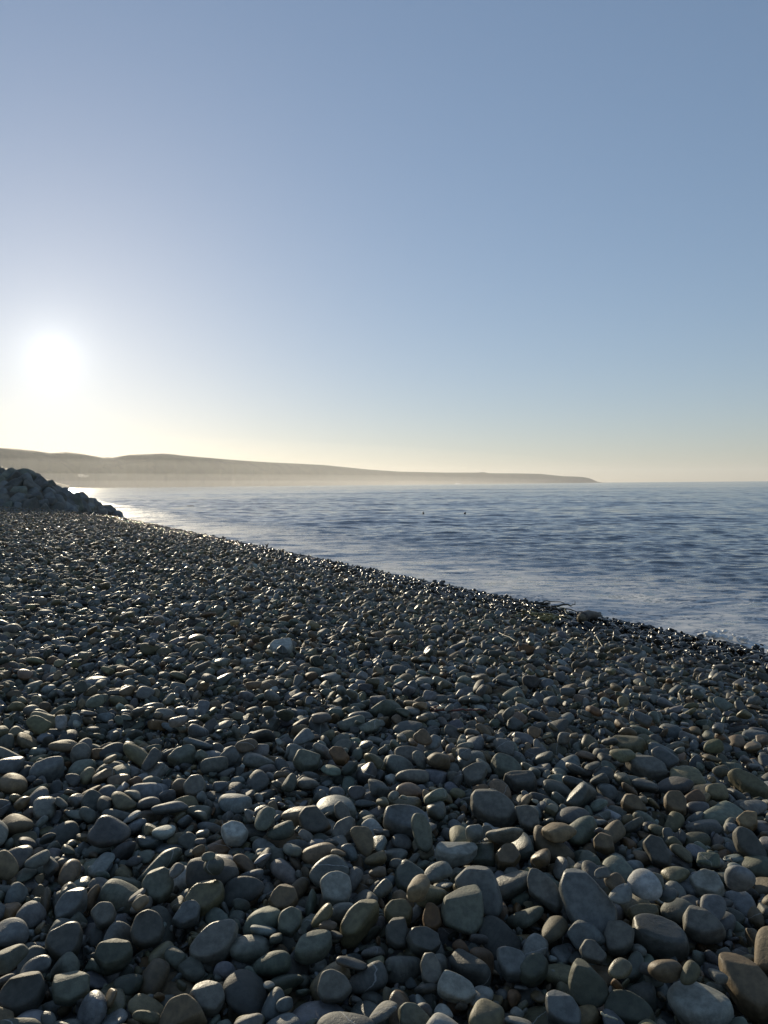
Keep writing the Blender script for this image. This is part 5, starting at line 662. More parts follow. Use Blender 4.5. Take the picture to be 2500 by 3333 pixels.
123,1479,39,3,4,17,38,33,-662,1479,22,14,-3,7,13,26,-467,1479,38,-3,-9,13,23,34,467,1480,36,-2,-7,26,29,29,-448,1480,32,-1,0,-14,17,41,-638,1480,24,-5,4,15,4,24,847,1481,27,-6,-3,22,13,57,62,1481,41,-7,-5,23,39,33,-698,1481,22,5,1,14,13,41,144,1481,54,18,5,-6,16,52,736,1482,40,8,-5,19,28,38,233,1483,18,-1,-3,5,2,26,-693,1483,47,2,2,20,9,17,-44,1483,47,9,-3,2,22,68,-620,1483,17,1,-2,-6,37,34,383,1486,43,0,-1,-6,26,97,
779,1486,23,-2,1,-20,27,62,557,1488,53,5,0,-10,39,48,-18,1488,70,-1,0,3,26,36,-143,1489,40,-9,-1,7,25,37,-106,1489,34,6,-1,-8,16,46,-887,1489,22,3,4,3,38,32,-242,1489,44,2,5,-16,20,34,-595,1491,52,0,1,18,16,47,-405,1491,21,-8,1,8,25,37,502,1492,56,3,3,-17,29,85,-170,1494,64,-4,2,-11,18,23,-919,1495,16,-1,-6,19,0,16,-853,1495,39,-1,-3,25,13,71,17,1496,37,-3,-6,19,11,51,-264,1497,59,-4,-2,-1,27,51,-572,1497,41,-3,20,-7,36,39,
309,1497,45,6,5,-22,16,57,-207,1498,24,-2,-3,20,1,71,905,1498,30,1,2,-11,32,85,2,1498,50,3,-4,8,33,35,-221,1499,41,3,-9,-8,11,23,272,1499,23,4,0,-1,14,56,902,1499,67,4,1,9,12,96,-448,1500,18,1,-1,-11,37,38,667,1501,29,5,8,-16,30,43,-508,1501,41,-4,-5,-25,21,65,822,1501,44,-6,-4,1,33,48,-910,1501,57,6,9,13,14,31,-281,1502,41,-2,1,-7,37,61,-661,1502,17,4,-4,-2,28,22,-471,1502,18,-1,-11,-9,30,16,854,1503,44,7,-6,-23,14,39,
383,1504,66,-2,-8,-13,18,21,322,1505,26,0,-7,25,36,50,-47,1506,39,-5,-6,28,21,26,798,1506,56,3,-2,-19,14,63,450,1506,27,-1,7,-29,39,65,70,1506,55,6,-1,-15,30,31,191,1507,23,-2,3,-29,1,61,181,1508,44,1,1,-26,5,52,-85,1509,49,-8,2,-25,17,64,710,1509,46,-2,13,13,2,40,-557,1511,57,-5,-1,-6,4,28,240,1511,19,3,-3,30,37,35,646,1511,50,7,-7,10,8,32,-798,1512,41,6,3,24,2,54,-159,1512,53,-9,17,1,13,37,-928,1513,21,14,5,-23,30,24,
-328,1513,33,-3,3,18,29,54,127,1513,23,-3,-2,-22,14,58,750,1514,33,-3,-3,-16,39,47,-557,1514,30,11,-9,-8,37,51,-169,1515,20,-2,5,1,7,33,-631,1515,24,2,5,1,11,51,781,1516,40,-3,5,-11,9,46,-337,1517,51,-15,0,7,10,29,-740,1518,47,-1,5,2,27,27,639,1518,29,-4,-9,8,4,38,145,1519,37,-5,4,-24,29,52,-12,1519,60,-3,3,-14,37,26,136,1519,60,-8,-2,13,13,35,-601,1520,35,0,3,1,13,64,521,1520,25,2,0,-11,6,55,-152,1520,28,-2,3,20,39,44,
-132,1521,46,0,-3,8,34,41,-772,1521,54,4,4,-6,31,48,384,1522,75,3,0,-23,26,34,-461,1522,29,4,-6,-14,23,35,-30,1522,23,0,0,2,24,56,630,1524,59,-5,-3,7,34,23,589,1525,50,3,-1,-9,15,69,397,1525,21,-3,2,5,26,33,833,1526,34,4,-8,1,8,35,-244,1526,37,-3,4,-10,15,43,546,1527,36,-15,1,-12,13,38,252,1527,32,9,-6,-7,5,27,228,1527,44,7,2,12,10,48,-855,1528,22,0,0,3,27,56,842,1528,60,7,-2,-14,4,55,-669,1528,28,4,-1,-26,2,39,
670,1529,21,3,-1,-21,31,48,104,1529,42,1,2,16,1,46,50,1529,33,-1,-6,22,15,82,-302,1531,47,13,20,-2,21,35,-223,1531,33,16,10,20,19,19,6,1532,20,20,12,8,14,27,-942,1532,25,-6,5,6,10,39,295,1532,38,7,3,14,16,42,-537,1533,26,-3,7,-12,10,35,662,1533,39,-1,-9,-13,18,44,-24,1533,45,2,4,11,4,55,431,1533,57,8,10,22,39,53,625,1534,41,-13,-12,14,36,33,163,1534,18,0,5,23,16,26,-879,1534,74,-7,-4,19,4,90,273,1536,23,1,1,-19,34,49,
-915,1536,36,-8,6,-12,26,64,865,1536,45,8,4,-28,6,42,357,1537,28,-1,-3,-1,11,39,549,1537,47,-4,3,-14,6,18,279,1538,47,-1,-6,5,9,46,-514,1538,27,-4,-10,8,5,37,-96,1539,81,0,7,29,13,31,385,1539,62,-3,2,-27,34,43,326,1541,42,-2,4,-15,29,47,888,1541,34,4,-14,17,29,26,-90,1541,63,-3,1,-2,25,47,-63,1541,32,-18,-10,22,16,35,251,1542,54,-3,-1,-29,37,36,-160,1542,38,-6,4,15,36,42,-814,1543,27,10,6,-11,19,36,-697,1543,51,5,0,-9,0,27,
-733,1544,43,4,2,-22,28,43,-648,1545,19,4,-1,17,17,23,781,1546,47,1,10,20,6,34,-701,1547,36,6,-5,7,28,53,227,1547,30,5,-1,10,1,61,513,1548,45,1,-9,7,23,51,370,1548,43,-3,-3,0,20,34,-493,1549,21,0,-3,25,36,38,659,1549,53,14,9,20,21,30,-149,1550,51,1,8,28,9,39,711,1550,67,-5,7,-6,39,50,109,1551,22,0,-2,5,2,46,-1,1552,21,-2,-5,-1,10,31,-408,1552,50,-5,9,-29,15,33,869,1552,31,0,4,-18,18,38,599,1552,34,1,-5,25,29,38,
203,1553,23,8,5,5,7,45,811,1553,47,4,7,-14,39,44,546,1553,40,7,-1,2,26,40,688,1554,53,0,2,18,1,59,-182,1554,56,12,4,23,1,37,769,1555,22,11,26,9,2,30,-888,1555,38,-12,-15,14,23,33,-92,1555,48,4,7,-6,13,55,-531,1556,39,3,6,13,14,48,633,1557,52,0,-2,21,26,33,619,1558,22,5,-3,-10,23,49,552,1558,22,-2,-2,20,26,44,-59,1558,54,9,6,-15,19,41,926,1560,26,1,2,-16,32,65,-346,1560,47,3,-1,0,4,91,208,1560,49,-3,3,-27,36,31,
-685,1561,25,-1,0,-3,6,53,-192,1561,37,-1,7,-11,39,54,-256,1561,45,0,-3,17,3,33,-223,1562,24,1,1,13,13,65,-789,1562,22,0,1,-27,38,42,92,1562,54,-2,-6,-11,5,29,168,1563,22,-2,-1,-6,2,44,195,1563,40,-6,3,0,26,23,273,1563,16,-3,-4,30,20,21,-124,1564,37,5,-1,6,11,50,308,1564,24,-3,-4,27,20,66,-839,1564,19,1,5,-13,20,29,913,1565,57,5,2,-26,15,68,-820,1565,22,-12,-1,-27,9,29,-716,1566,57,-1,-1,18,0,36,-554,1566,43,-2,-8,17,2,27,
127,1566,37,-1,9,4,33,35,89,1566,37,-2,1,3,5,40,-631,1566,46,6,0,-10,26,41,-14,1566,31,-19,15,-6,13,44,-231,1567,54,5,7,-19,0,54,-414,1567,37,2,3,-21,5,46,791,1567,27,-10,-4,-20,36,44,632,1567,37,0,11,22,14,32,590,1568,23,5,3,10,18,44,21,1568,54,-3,-4,-26,18,34,481,1568,24,-3,0,-2,1,69,-562,1568,23,0,1,22,34,52,722,1569,29,2,-5,-10,2,77,-272,1570,39,8,2,4,37,46,849,1571,49,-3,3,0,14,55,-660,1571,46,-21,0,-23,26,42,
-946,1572,26,-3,-5,16,35,50,-163,1573,45,5,-5,19,31,33,412,1573,29,-2,0,12,23,100,-291,1574,22,4,-2,2,4,38,-382,1574,70,-2,-10,-12,27,33,767,1575,35,-15,-1,23,12,30,581,1575,49,0,-3,-28,12,35,670,1576,37,-9,11,-27,29,51,165,1576,40,1,-5,-21,22,59,353,1577,37,3,6,-11,19,59,-519,1578,53,-6,-3,27,39,38,761,1579,18,-2,-2,-30,31,33,550,1580,41,-4,15,-23,28,47,-969,1580,76,-1,-2,11,36,31,375,1581,54,6,1,21,16,45,-908,1582,54,9,-5,16,25,38,
199,1582,22,-6,3,-16,34,36,-609,1582,36,5,-2,-20,14,55,26,1583,34,-4,2,2,6,57,-687,1583,54,-6,3,25,13,37,-44,1583,48,-4,3,3,21,56,-856,1584,37,1,-4,7,15,70,274,1584,17,2,0,14,15,22,-265,1585,55,3,-1,-27,7,26,509,1585,42,19,5,-16,7,59,964,1586,60,10,8,28,16,40,631,1586,43,7,19,20,8,44,-732,1586,38,1,-5,14,11,62,239,1586,35,1,16,21,11,37,210,1586,39,2,-5,-10,38,34,956,1587,42,-1,2,-10,37,66,630,1587,19,1,0,29,24,35,
-17,1588,77,4,-1,-19,0,42,54,1588,19,-7,1,23,32,26,-83,1588,27,-1,-1,9,39,73,98,1590,27,6,0,-18,2,25,-637,1590,27,-7,0,13,14,44,866,1591,59,1,0,-3,39,29,-635,1591,43,2,0,9,13,28,-971,1591,60,12,4,-25,10,40,-504,1591,33,0,3,-23,35,48,-928,1592,44,-1,6,7,32,33,300,1593,37,-3,-8,-20,10,48,898,1593,37,13,-3,-26,18,35,-165,1593,65,-4,-2,-21,33,23,603,1593,17,0,-4,3,13,19,-909,1594,25,4,-7,-11,2,52,-586,1594,31,-5,2,-16,5,21,
759,1594,40,-7,2,2,22,28,-704,1595,19,4,-1,17,31,34,-601,1595,20,-1,0,25,5,41,140,1595,27,16,2,19,4,37,810,1595,33,-5,-1,-12,26,58,-23,1595,59,-1,-11,-29,0,38,-426,1596,44,6,-10,4,12,27,-114,1596,76,0,-2,-9,4,30,-182,1596,50,-11,-1,5,22,43,662,1598,33,-7,9,-21,38,38,-10,1598,46,-9,-3,22,13,25,74,1598,36,-9,-5,-5,22,46,642,1599,31,6,-1,19,20,19,-577,1599,50,-3,3,13,22,22,550,1600,34,1,12,-27,32,44,-545,1600,39,-3,3,21,39,40,
18,1600,18,1,1,-10,7,43,696,1601,45,-7,-6,-1,25,30,-812,1602,24,1,0,25,15,58,-894,1602,44,-2,6,19,30,21,-410,1602,43,-9,-21,8,6,33,-977,1603,21,1,1,-26,23,49,-240,1603,41,-12,-4,15,17,57,-396,1603,58,1,0,-26,29,50,-672,1604,27,-6,4,-18,2,54,-501,1604,51,2,-2,19,28,37,740,1604,18,-2,-4,22,1,34,715,1604,42,2,-13,-15,34,27,264,1605,33,-13,-17,-15,22,48,522,1605,21,3,2,-23,38,37,-290,1605,39,0,1,-15,1,58,745,1605,36,-16,0,3,38,19,
-446,1605,29,0,-1,28,23,51,891,1606,39,-7,-6,7,9,15,-665,1606,44,-2,8,2,29,33,833,1607,46,-4,6,-13,19,39,-148,1607,53,-5,-2,21,20,36,693,1608,31,-1,-4,14,31,36,308,1608,46,-2,0,-19,9,31,-960,1608,46,8,-5,-17,35,55,-145,1609,70,0,-2,-29,38,38,483,1609,60,0,-1,-10,4,30,56,1609,44,2,-12,-9,10,39,326,1610,39,11,-8,1,9,34,-321,1611,25,-1,5,2,27,51,-936,1611,65,-7,4,-21,36,47,-22,1611,26,5,-2,-15,27,54,869,1612,45,3,4,28,2,44,
-692,1612,55,-8,6,-26,22,30,-704,1612,40,-8,-3,19,21,43,636,1612,37,-11,-4,3,14,29,-106,1612,55,4,-1,-13,35,64,-265,1614,52,-2,-3,-9,21,32,-667,1614,60,-4,3,-10,38,36,-194,1614,25,-3,-2,-22,30,58,986,1614,40,8,0,29,24,37,-347,1615,20,10,3,-8,10,24,-521,1615,44,13,-2,25,2,31,355,1616,24,0,0,-23,5,61,-606,1616,33,-1,0,-1,36,37,-642,1616,35,2,13,16,38,30,603,1616,37,-6,-2,7,15,48,676,1617,56,-2,4,17,2,64,496,1617,35,8,0,-7,8,36,
-480,1617,42,5,1,-1,2,26,914,1618,46,-2,-5,-17,5,22,118,1618,46,-11,-5,-3,34,39,-418,1619,24,0,0,27,17,48,-817,1620,51,1,-11,-24,34,45,-173,1620,35,-2,8,-5,20,28,626,1620,21,2,-3,0,13,45,147,1620,41,6,2,17,31,29,188,1621,32,6,-5,-13,27,46,98,1621,26,-2,-13,-19,36,41,467,1621,44,3,-3,9,12,43,299,1621,38,0,-3,-24,13,33,728,1622,27,9,-4,-26,20,45,559,1622,24,8,3,-6,11,45,216,1623,43,-12,-10,-23,38,27,-496,1624,18,-1,-3,-5,26,29,
-484,1624,32,3,6,-12,3,30,-789,1624,37,-4,-7,-8,4,27,-581,1625,41,-3,-2,-28,26,34,-921,1625,33,-3,-5,-18,2,39,-239,1625,19,-1,0,-27,8,45,-736,1625,37,2,-2,-29,11,32,-887,1626,33,0,-4,-14,13,39,905,1626,26,0,-1,31,36,68,-186,1626,56,-4,2,6,18,59,-446,1627,40,-5,8,7,33,33,-319,1627,43,22,-22,-4,17,45,-906,1627,51,3,6,30,16,49,585,1628,43,3,6,-28,6,25,-859,1628,45,-2,-2,3,5,31,-739,1629,50,0,0,-23,32,33,-226,1629,49,-6,-2,7,1,26,
-764,1629,48,8,3,11,38,27,937,1630,55,2,2,3,33,54,230,1631,26,10,-11,-27,2,32,-992,1631,35,5,1,1,13,49,-57,1632,32,-3,4,-4,22,40,-100,1632,29,3,23,-21,10,44,813,1632,36,-2,17,15,39,38,-394,1633,65,1,-7,-29,4,24,714,1633,39,-13,-2,1,20,39,39,1633,24,2,-4,-23,12,45,-437,1633,45,-17,2,-22,25,25,-996,1635,70,1,3,31,33,62,629,1635,64,-8,4,-22,1,52,-762,1639,62,-8,-2,-26,9,40,507,1639,21,-4,-1,12,20,50,526,1639,37,-5,7,-5,24,36,
-276,1640,18,-1,4,-16,31,40,663,1640,20,-4,-1,-23,26,40,-855,1641,70,4,-2,-12,4,96,-10,1641,17,1,-2,-10,24,22,487,1641,40,-10,8,22,22,33,-955,1642,32,10,6,-23,36,49,842,1644,23,-5,3,-19,20,39,-625,1644,21,0,0,12,8,62,424,1644,40,13,20,20,16,61,576,1644,30,-9,1,27,36,30,975,1644,60,2,-2,14,11,37,-37,1644,34,-9,5,4,3,26,-262,1646,43,-13,6,-4,15,57,-680,1646,52,-6,-6,8,13,41,975,1646,41,0,-1,1,36,55,593,1647,22,-6,8,-11,9,31,
144,1647,28,1,3,-14,26,65,-173,1647,69,10,-11,26,29,36,-710,1647,49,-12,-2,15,6,52,895,1648,43,-5,-2,25,19,55,318,1648,34,5,1,-5,12,50,-42,1648,20,0,-3,25,11,31,834,1648,44,5,4,-5,3,45,-465,1648,21,-2,0,-22,27,48,505,1648,56,20,-9,21,36,29,-667,1649,38,3,-6,-13,23,55,-879,1649,40,-9,4,-20,9,33,-305,1650,22,-2,5,-9,38,36,-147,1650,26,-2,1,-13,25,77,268,1650,24,0,2,-6,23,69,228,1651,63,2,-2,1,18,51,-403,1652,21,0,1,12,25,38,
-726,1652,65,-10,-4,8,38,35,-563,1652,50,1,-5,1,13,40,567,1652,63,-9,6,-19,20,31,-540,1653,29,-1,-4,30,1,100,744,1654,53,-2,-3,-2,34,43,12,1654,19,3,-5,-28,37,34,-778,1655,40,-5,-1,8,12,57,83,1655,28,3,6,-25,18,64,217,1655,39,3,-3,5,17,57,-814,1656,51,-15,-2,26,8,38,-668,1658,20,-3,-4,23,20,41,-142,1658,56,-5,-5,24,26,54,469,1658,48,-1,1,26,36,33,709,1660,46,-14,2,-20,1,44,440,1660,18,1,0,25,16,28,545,1660,27,8,6,-18,39,39,
446,1660,30,-1,5,-14,7,36,-86,1660,26,0,-10,26,1,66,-893,1661,23,-2,5,-25,1,62,-1004,1662,39,3,3,2,17,31,683,1662,28,11,15,7,6,47,-973,1662,42,-4,-6,-18,31,49,-744,1664,50,7,-1,29,12,34,617,1665,41,3,1,26,23,86,-467,1666,37,-2,1,4,8,71,-1004,1667,56,1,-1,0,25,41,-312,1668,39,-7,-7,29,25,39,672,1668,55,4,3,-4,34,52,416,1669,18,-8,-1,-23,7,19,-38,1670,39,4,0,0,16,63,-374,1671,23,-4,2,-4,24,48,-411,1672,42,-2,-1,-29,8,45,
116,1672,18,1,-1,8,8,39,762,1672,35,-6,15,-18,31,39,-828,1673,25,6,0,-10,4,60,-682,1673,44,6,9,-21,23,33,89,1673,76,28,12,4,38,41,930,1674,34,1,1,17,18,64,725,1675,28,5,4,-3,1,24,959,1676,55,0,3,6,5,38,46,1676,25,-8,-5,27,34,43,714,1676,18,0,-1,24,8,36,1001,1676,26,1,5,-8,16,53,-452,1677,53,0,-2,-27,37,52,295,1677,34,-7,12,-13,3,36,-515,1677,69,-9,5,-21,10,30,863,1678,62,2,5,24,12,100,-285,1678,50,-7,0,-5,27,29,
704,1679,28,0,-6,-8,5,19,380,1680,72,15,-14,3,15,40,464,1681,60,-2,27,13,30,33,967,1682,37,2,9,-20,3,36,-704,1682,25,8,-7,-20,9,24,-903,1683,39,8,10,-27,19,27,-286,1683,25,-5,2,-13,30,50,13,1683,34,1,5,-17,10,49,-583,1683,37,-28,6,-7,5,26,920,1683,54,-8,-1,8,17,44,-663,1683,55,-2,0,-26,23,27,577,1684,23,-3,3,-16,25,61,750,1685,31,6,8,1,0,67,-218,1685,45,3,0,-7,24,100,-193,1685,67,6,1,-21,10,18,-866,1686,38,4,-3,-21,28,41,
331,1686,23,0,-1,13,8,74,266,1687,35,8,1,-3,39,29,221,1687,62,9,7,-15,30,45,454,1687,44,2,-1,28,9,47,-792,1687,48,-9,28,10,28,53,-341,1687,34,1,-2,5,6,44,391,1688,34,3,-16,9,30,60,997,1688,55,-7,6,-16,15,59,883,1688,22,2,-1,2,12,48,631,1689,59,-7,7,2,19,47,-629,1689,61,-8,1,6,8,48,-873,1689,49,-1,-1,-17,35,23,-939,1690,67,0,-1,12,11,100,-403,1690,56,0,-4,0,14,33,-13,1690,62,-3,-2,-22,23,31,84,1691,21,2,-4,0,21,35,
-385,1692,46,1,-8,-20,23,31,-368,1692,41,-17,-3,20,27,35,964,1692,21,-2,1,-9,1,55,-562,1692,45,1,1,2,39,21,500,1693,32,-3,-4,22,34,84,-667,1694,18,-2,-4,29,1,34,243,1694,35,-3,-10,13,7,33,140,1694,18,1,2,-15,14,31,665,1695,32,-14,7,-22,36,55,-1003,1695,41,-3,2,3,20,60,694,1695,43,13,2,-5,16,49,173,1696,24,1,1,10,11,52,827,1696,22,-1,3,0,10,51,-316,1697,24,-10,-6,10,12,34,-673,1698,35,-6,-6,8,27,53,-526,1699,19,2,-1,-4,4,29,
-71,1700,25,-1,-2,24,6,56,-583,1700,52,-1,-12,-5,24,24,433,1702,26,1,1,-17,4,55,-15,1702,29,-2,-1,15,19,33,284,1702,48,1,-1,-3,17,33,-342,1703,57,-2,-7,8,24,42,-541,1703,37,2,7,15,1,40,-422,1704,47,1,-1,-9,5,25,-469,1704,19,-4,2,9,3,37,469,1704,75,0,-9,-20,30,28,216,1704,44,4,-1,2,2,38,741,1705,18,0,2,15,31,38,877,1705,37,2,0,-18,29,39,-485,1707,27,6,-9,-21,7,28,-565,1707,28,-6,-7,-29,6,52,-268,1708,72,5,2,4,30,44,
-393,1708,37,-2,2,0,28,37,538,1708,19,0,0,13,5,37,-77,1708,46,-8,4,21,14,31,-33,1709,56,8,3,-11,28,62,-513,1710,48,-4,2,-10,4,66,609,1710,16,4,2,11,10,22,1028,1710,59,3,5,-26,25,29,-996,1710,77,8,2,2,4,61,823,1711,51,1,4,-26,9,38,145,1711,33,-8,1,18,17,37,-642,1711,24,5,-3,25,38,38,958,1713,40,-2,-6,0,31,32,739,1713,46,-7,-15,-18,2,36,211,1714,29,-2,2,0,36,41,328,1714,43,-1,-4,-28,37,66,902,1714,35,-7,4,-20,4,29,
930,1714,45,1,-1,-28,7,46,-840,1714,35,1,0,-18,20,32,117,1716,30,15,19,4,10,59,789,1716,48,10,-1,3,23,28,594,1716,35,-13,-8,13,34,20,92,1717,27,3,-1,13,10,22,989,1718,37,0,-8,30,35,45,-118,1718,15,0,1,30,37,18,-905,1718,47,3,-6,20,10,71,-11,1718,44,-6,-9,18,2,35,-785,1719,47,3,-12,11,38,34,628,1719,66,6,-7,14,5,35,-877,1720,26,-2,-4,29,38,55,1035,1720,38,3,8,-5,26,55,-447,1721,45,-7,-6,9,3,48,272,1721,26,0,0,-4,32,68,
763,1722,40,-14,0,-15,10,50,-669,1722,19,-7,9,-13,32,24,708,1723,26,0,-1,14,2,60,576,1723,45,0,-10,-15,2,49,-607,1724,36,4,-2,-14,32,60,539,1724,46,-9,-13,16,7,46,-52,1724,33,5,15,16,38,43,-100,1724,20,-1,-5,-19,36,29,623,1725,37,2,-9,15,32,64,901,1726,50,5,0,-16,12,25,-350,1728,51,15,0,16,30,35,-345,1729,26,4,1,17,37,75,368,1730,49,-4,3,0,5,40,860,1731,49,10,9,-16,19,35,194,1732,37,-7,1,10,28,37,809,1732,34,-1,-1,-4,33,79,
-1027,1732,26,1,0,19,5,66,-281,1732,63,8,8,26,0,41,244,1732,48,0,0,-6,12,57,-163,1732,23,0,1,-14,39,53,742,1733,54,-27,-3,-13,9,34,139,1733,46,3,10,17,19,41,-40,1734,49,6,-7,29,23,36,-564,1734,55,-4,-4,-6,36,54,-71,1735,19,-7,10,-26,28,25,-243,1735,24,1,0,24,13,72,884,1735,69,2,-4,21,38,49,658,1736,20,1,1,21,15,39,-999,1736,58,4,-1,-7,36,67,982,1737,58,5,4,14,12,36,-282,1737,79,0,-3,-21,7,43,97,1737,35,-12,-11,-6,15,31,
-639,1737,51,6,-2,-13,8,60,919,1738,19,-2,-1,-27,21,34,-481,1738,36,-16,-9,-24,27,63,963,1739,49,8,3,-7,20,32,550,1739,37,-4,-3,-3,20,22,590,1740,23,-2,2,-6,39,49,-925,1740,31,7,-4,16,12,68,657,1741,50,-13,-4,22,31,49,-962,1741,22,2,-5,-18,16,44,541,1742,22,-6,0,-1,29,48,164,1742,32,4,-2,15,30,46,1013,1742,55,2,3,12,23,44,954,1743,23,1,-1,-15,11,48,802,1743,69,4,-2,-14,36,28,-978,1743,39,2,3,-31,34,52,-551,1743,31,-8,0,8,5,47,
-574,1743,70,5,-1,-25,25,45,-667,1744,51,5,-4,-12,22,25,-682,1744,40,4,-6,-4,18,25,161,1744,55,5,3,20,13,49,-208,1744,33,14,-7,-11,0,46,873,1744,36,4,-9,16,24,55,-698,1745,22,-1,-2,-5,15,47,336,1746,110,2,3,-4,5,16,-20,1746,38,5,-4,21,5,41,-806,1746,39,-1,2,-15,3,39,828,1746,52,-3,1,-25,11,40,561,1746,46,-1,5,-8,16,23,217,1746,43,11,2,23,31,27,773,1747,49,-1,-3,21,36,40,-738,1747,32,2,-1,14,8,39,-771,1747,42,1,2,10,27,38,
-867,1747,39,-6,11,-25,18,28,-228,1747,44,-11,-4,-24,28,24,485,1748,37,-4,0,28,39,38,362,1748,66,-7,-6,-12,6,55,-457,1748,61,1,-9,-11,35,36,-26,1748,21,2,-4,30,30,40,444,1748,35,6,1,-29,35,45,942,1749,41,-1,1,17,6,34,232,1749,24,-3,7,-29,9,56,287,1749,17,1,-3,18,31,32,-784,1749,58,-3,-7,9,2,37,-305,1749,67,-9,6,-23,31,37,515,1749,32,-3,-2,0,13,42,403,1750,31,-4,5,0,31,45,517,1750,50,9,-3,1,4,34,1039,1750,25,-2,-13,15,39,35,
911,1750,37,5,-2,-5,6,44,16,1750,109,-5,4,20,33,35,139,1750,20,6,1,6,23,39,-503,1750,58,-11,-6,20,13,36,-1045,1751,53,-20,0,21,38,38,997,1751,44,-1,1,-2,28,42,-247,1751,43,-7,-3,-30,26,34,-440,1751,36,7,-19,16,1,42,293,1751,33,12,13,10,12,30,195,1751,44,0,-3,28,27,31,-181,1751,39,3,-8,-27,17,40,630,1752,28,10,-6,10,35,41,854,1752,54,-6,-10,19,18,20,-532,1753,50,-1,-4,4,11,34,-591,1753,27,4,23,-19,17,46,744,1753,55,-6,-15,-9,29,29,
-665,1753,26,-11,-1,-21,21,39,-131,1753,45,6,-1,-2,15,58,265,1753,19,17,-9,-13,26,17,40,1754,106,-2,-2,-16,10,24,-272,1754,55,9,11,-5,18,41,10,1755,43,3,-5,19,30,31,-467,1755,42,3,12,2,26,22,940,1755,55,-8,-3,21,5,17,-843,1755,38,8,14,26,14,34,761,1755,23,-9,1,-4,30,32,-58,1756,22,-4,-9,-4,2,28,962,1756,40,0,8,4,38,23,740,1756,36,-4,0,29,36,30,-888,1756,31,-9,-5,-9,23,32,-280,1760,19,-6,4,-28,21,27,-75,1760,37,-2,9,20,29,39,
77,1760,40,-1,-5,11,23,70,617,1761,63,1,-2,24,17,43,797,1762,53,6,13,23,2,38,100,1764,31,13,2,-27,37,42,-375,1764,45,4,0,-4,16,40,640,1764,50,2,0,-17,6,32,-1058,1764,30,8,6,-7,14,28,-696,1766,38,9,18,3,13,38,-423,1766,65,-10,5,-2,1,37,-340,1766,56,-7,-3,-11,15,34,594,1766,60,5,9,-4,4,17,-672,1766,44,-6,1,-1,38,29,-472,1767,59,7,-15,-23,2,31,-251,1768,55,12,18,-2,4,24,594,1768,44,6,11,27,4,42,-445,1770,39,5,11,-7,36,34,
374,1770,28,0,10,15,19,24,-1025,1771,61,-3,-1,-18,20,26,-134,1771,66,-6,0,11,38,21,885,1771,54,-11,3,-3,10,53,516,1771,65,-3,0,13,18,42,398,1771,36,7,10,28,1,28,485,1771,68,-2,1,2,3,37,1021,1772,18,2,1,3,0,42,911,1772,73,14,-2,28,25,68,265,1773,17,1,-1,-3,1,20,49,1773,30,12,5,-2,2,25,-753,1773,30,3,5,-18,15,28,530,1774,36,-9,11,9,27,42,123,1774,24,-4,5,25,33,48,-840,1774,44,1,-13,12,19,31,-516,1775,38,-10,0,2,12,44,
-800,1775,35,4,13,-18,18,37,664,1775,18,-2,3,9,31,34,1033,1775,71,8,7,15,24,63,-919,1775,71,6,-8,22,34,68,-858,1776,20,-4,5,19,11,31,-666,1776,18,-2,-2,6,23,30,-91,1776,46,-1,-16,-25,13,39,-206,1776,56,0,1,30,7,77,-306,1777,55,-5,1,-23,21,33,189,1778,23,0,-12,4,39,26,19,1778,24,-1,-5,-15,12,52,172,1778,62,9,-10,-24,20,24,480,1779,44,0,15,21,30,54,-615,1779,59,2,13,28,10,73,774,1780,28,-8,-6,-9,25,49,239,1780,19,-1,0,7,39,32,
871,1781,20,-2,1,2,17,31,1,1781,34,6,-7,-22,4,23,-990,1781,73,5,1,31,35,45,-269,1781,20,0,1,-6,11,36,-308,1781,30,-5,-5,-2,21,49,694,1782,30,-3,-5,-11,10,61,-364,1782,50,6,-17,15,1,35,-47,1782,44,3,-5,1,20,56,-569,1783,23,0,1,21,35,47,-480,1783,47,19,-3,14,4,28,816,1783,42,-13,15,18,24,42,-400,1784,40,7,2,18,22,43,-947,1784,32,-2,-11,-9,8,44,799,1784,65,-3,4,8,19,41,980,1784,70,-9,2,-25,25,35,455,1785,21,-4,-2,16,17,37,
-279,1785,41,-14,6,-8,24,17,125,1785,44,12,-2,-28,12,42,163,1785,41,1,-1,2,2,55,355,1785,40,-11,-1,-16,6,46,1041,1786,31,-2,1,-3,21,50,-28,1786,28,-5,-3,11,8,46,-140,1787,23,-3,-1,29,36,54,27,1787,41,-2,-11,-29,4,30,-244,1787,34,0,-5,-30,12,57,-727,1787,38,-2,3,14,29,63,678,1788,44,-1,-4,-4,22,36,624,1788,31,-25,-11,-6,9,50,155,1788,61,-4,2,10,18,33,-1000,1789,57,5,-4,14,31,40,212,1789,22,25,7,2,8,36,-363,1789,25,0,1,-9,35,55,
837,1792,20,24,-19,1,21,38,613,1792,55,5,-1,-6,39,38,964,1793,42,-6,5,22,39,80,316,1793,30,4,5,11,12,73,1023,1794,47,7,-3,-29,3,39,-770,1795,34,0,12,-22,29,24,784,1795,37,-12,-8,-24,37,36,-466,1796,27,5,-3,-19,24,61,938,1797,80,8,-5,0,21,37,-963,1797,50,-4,6,27,36,60,376,1797,23,-8,4,-9,23,47,-552,1797,48,-12,13,-22,6,75,530,1798,54,7,-6,-18,25,40,-721,1798,56,-6,1,-28,25,54,494,1798,52,-8,-12,-26,23,51,549,1798,43,-6,-7,22,39,44,
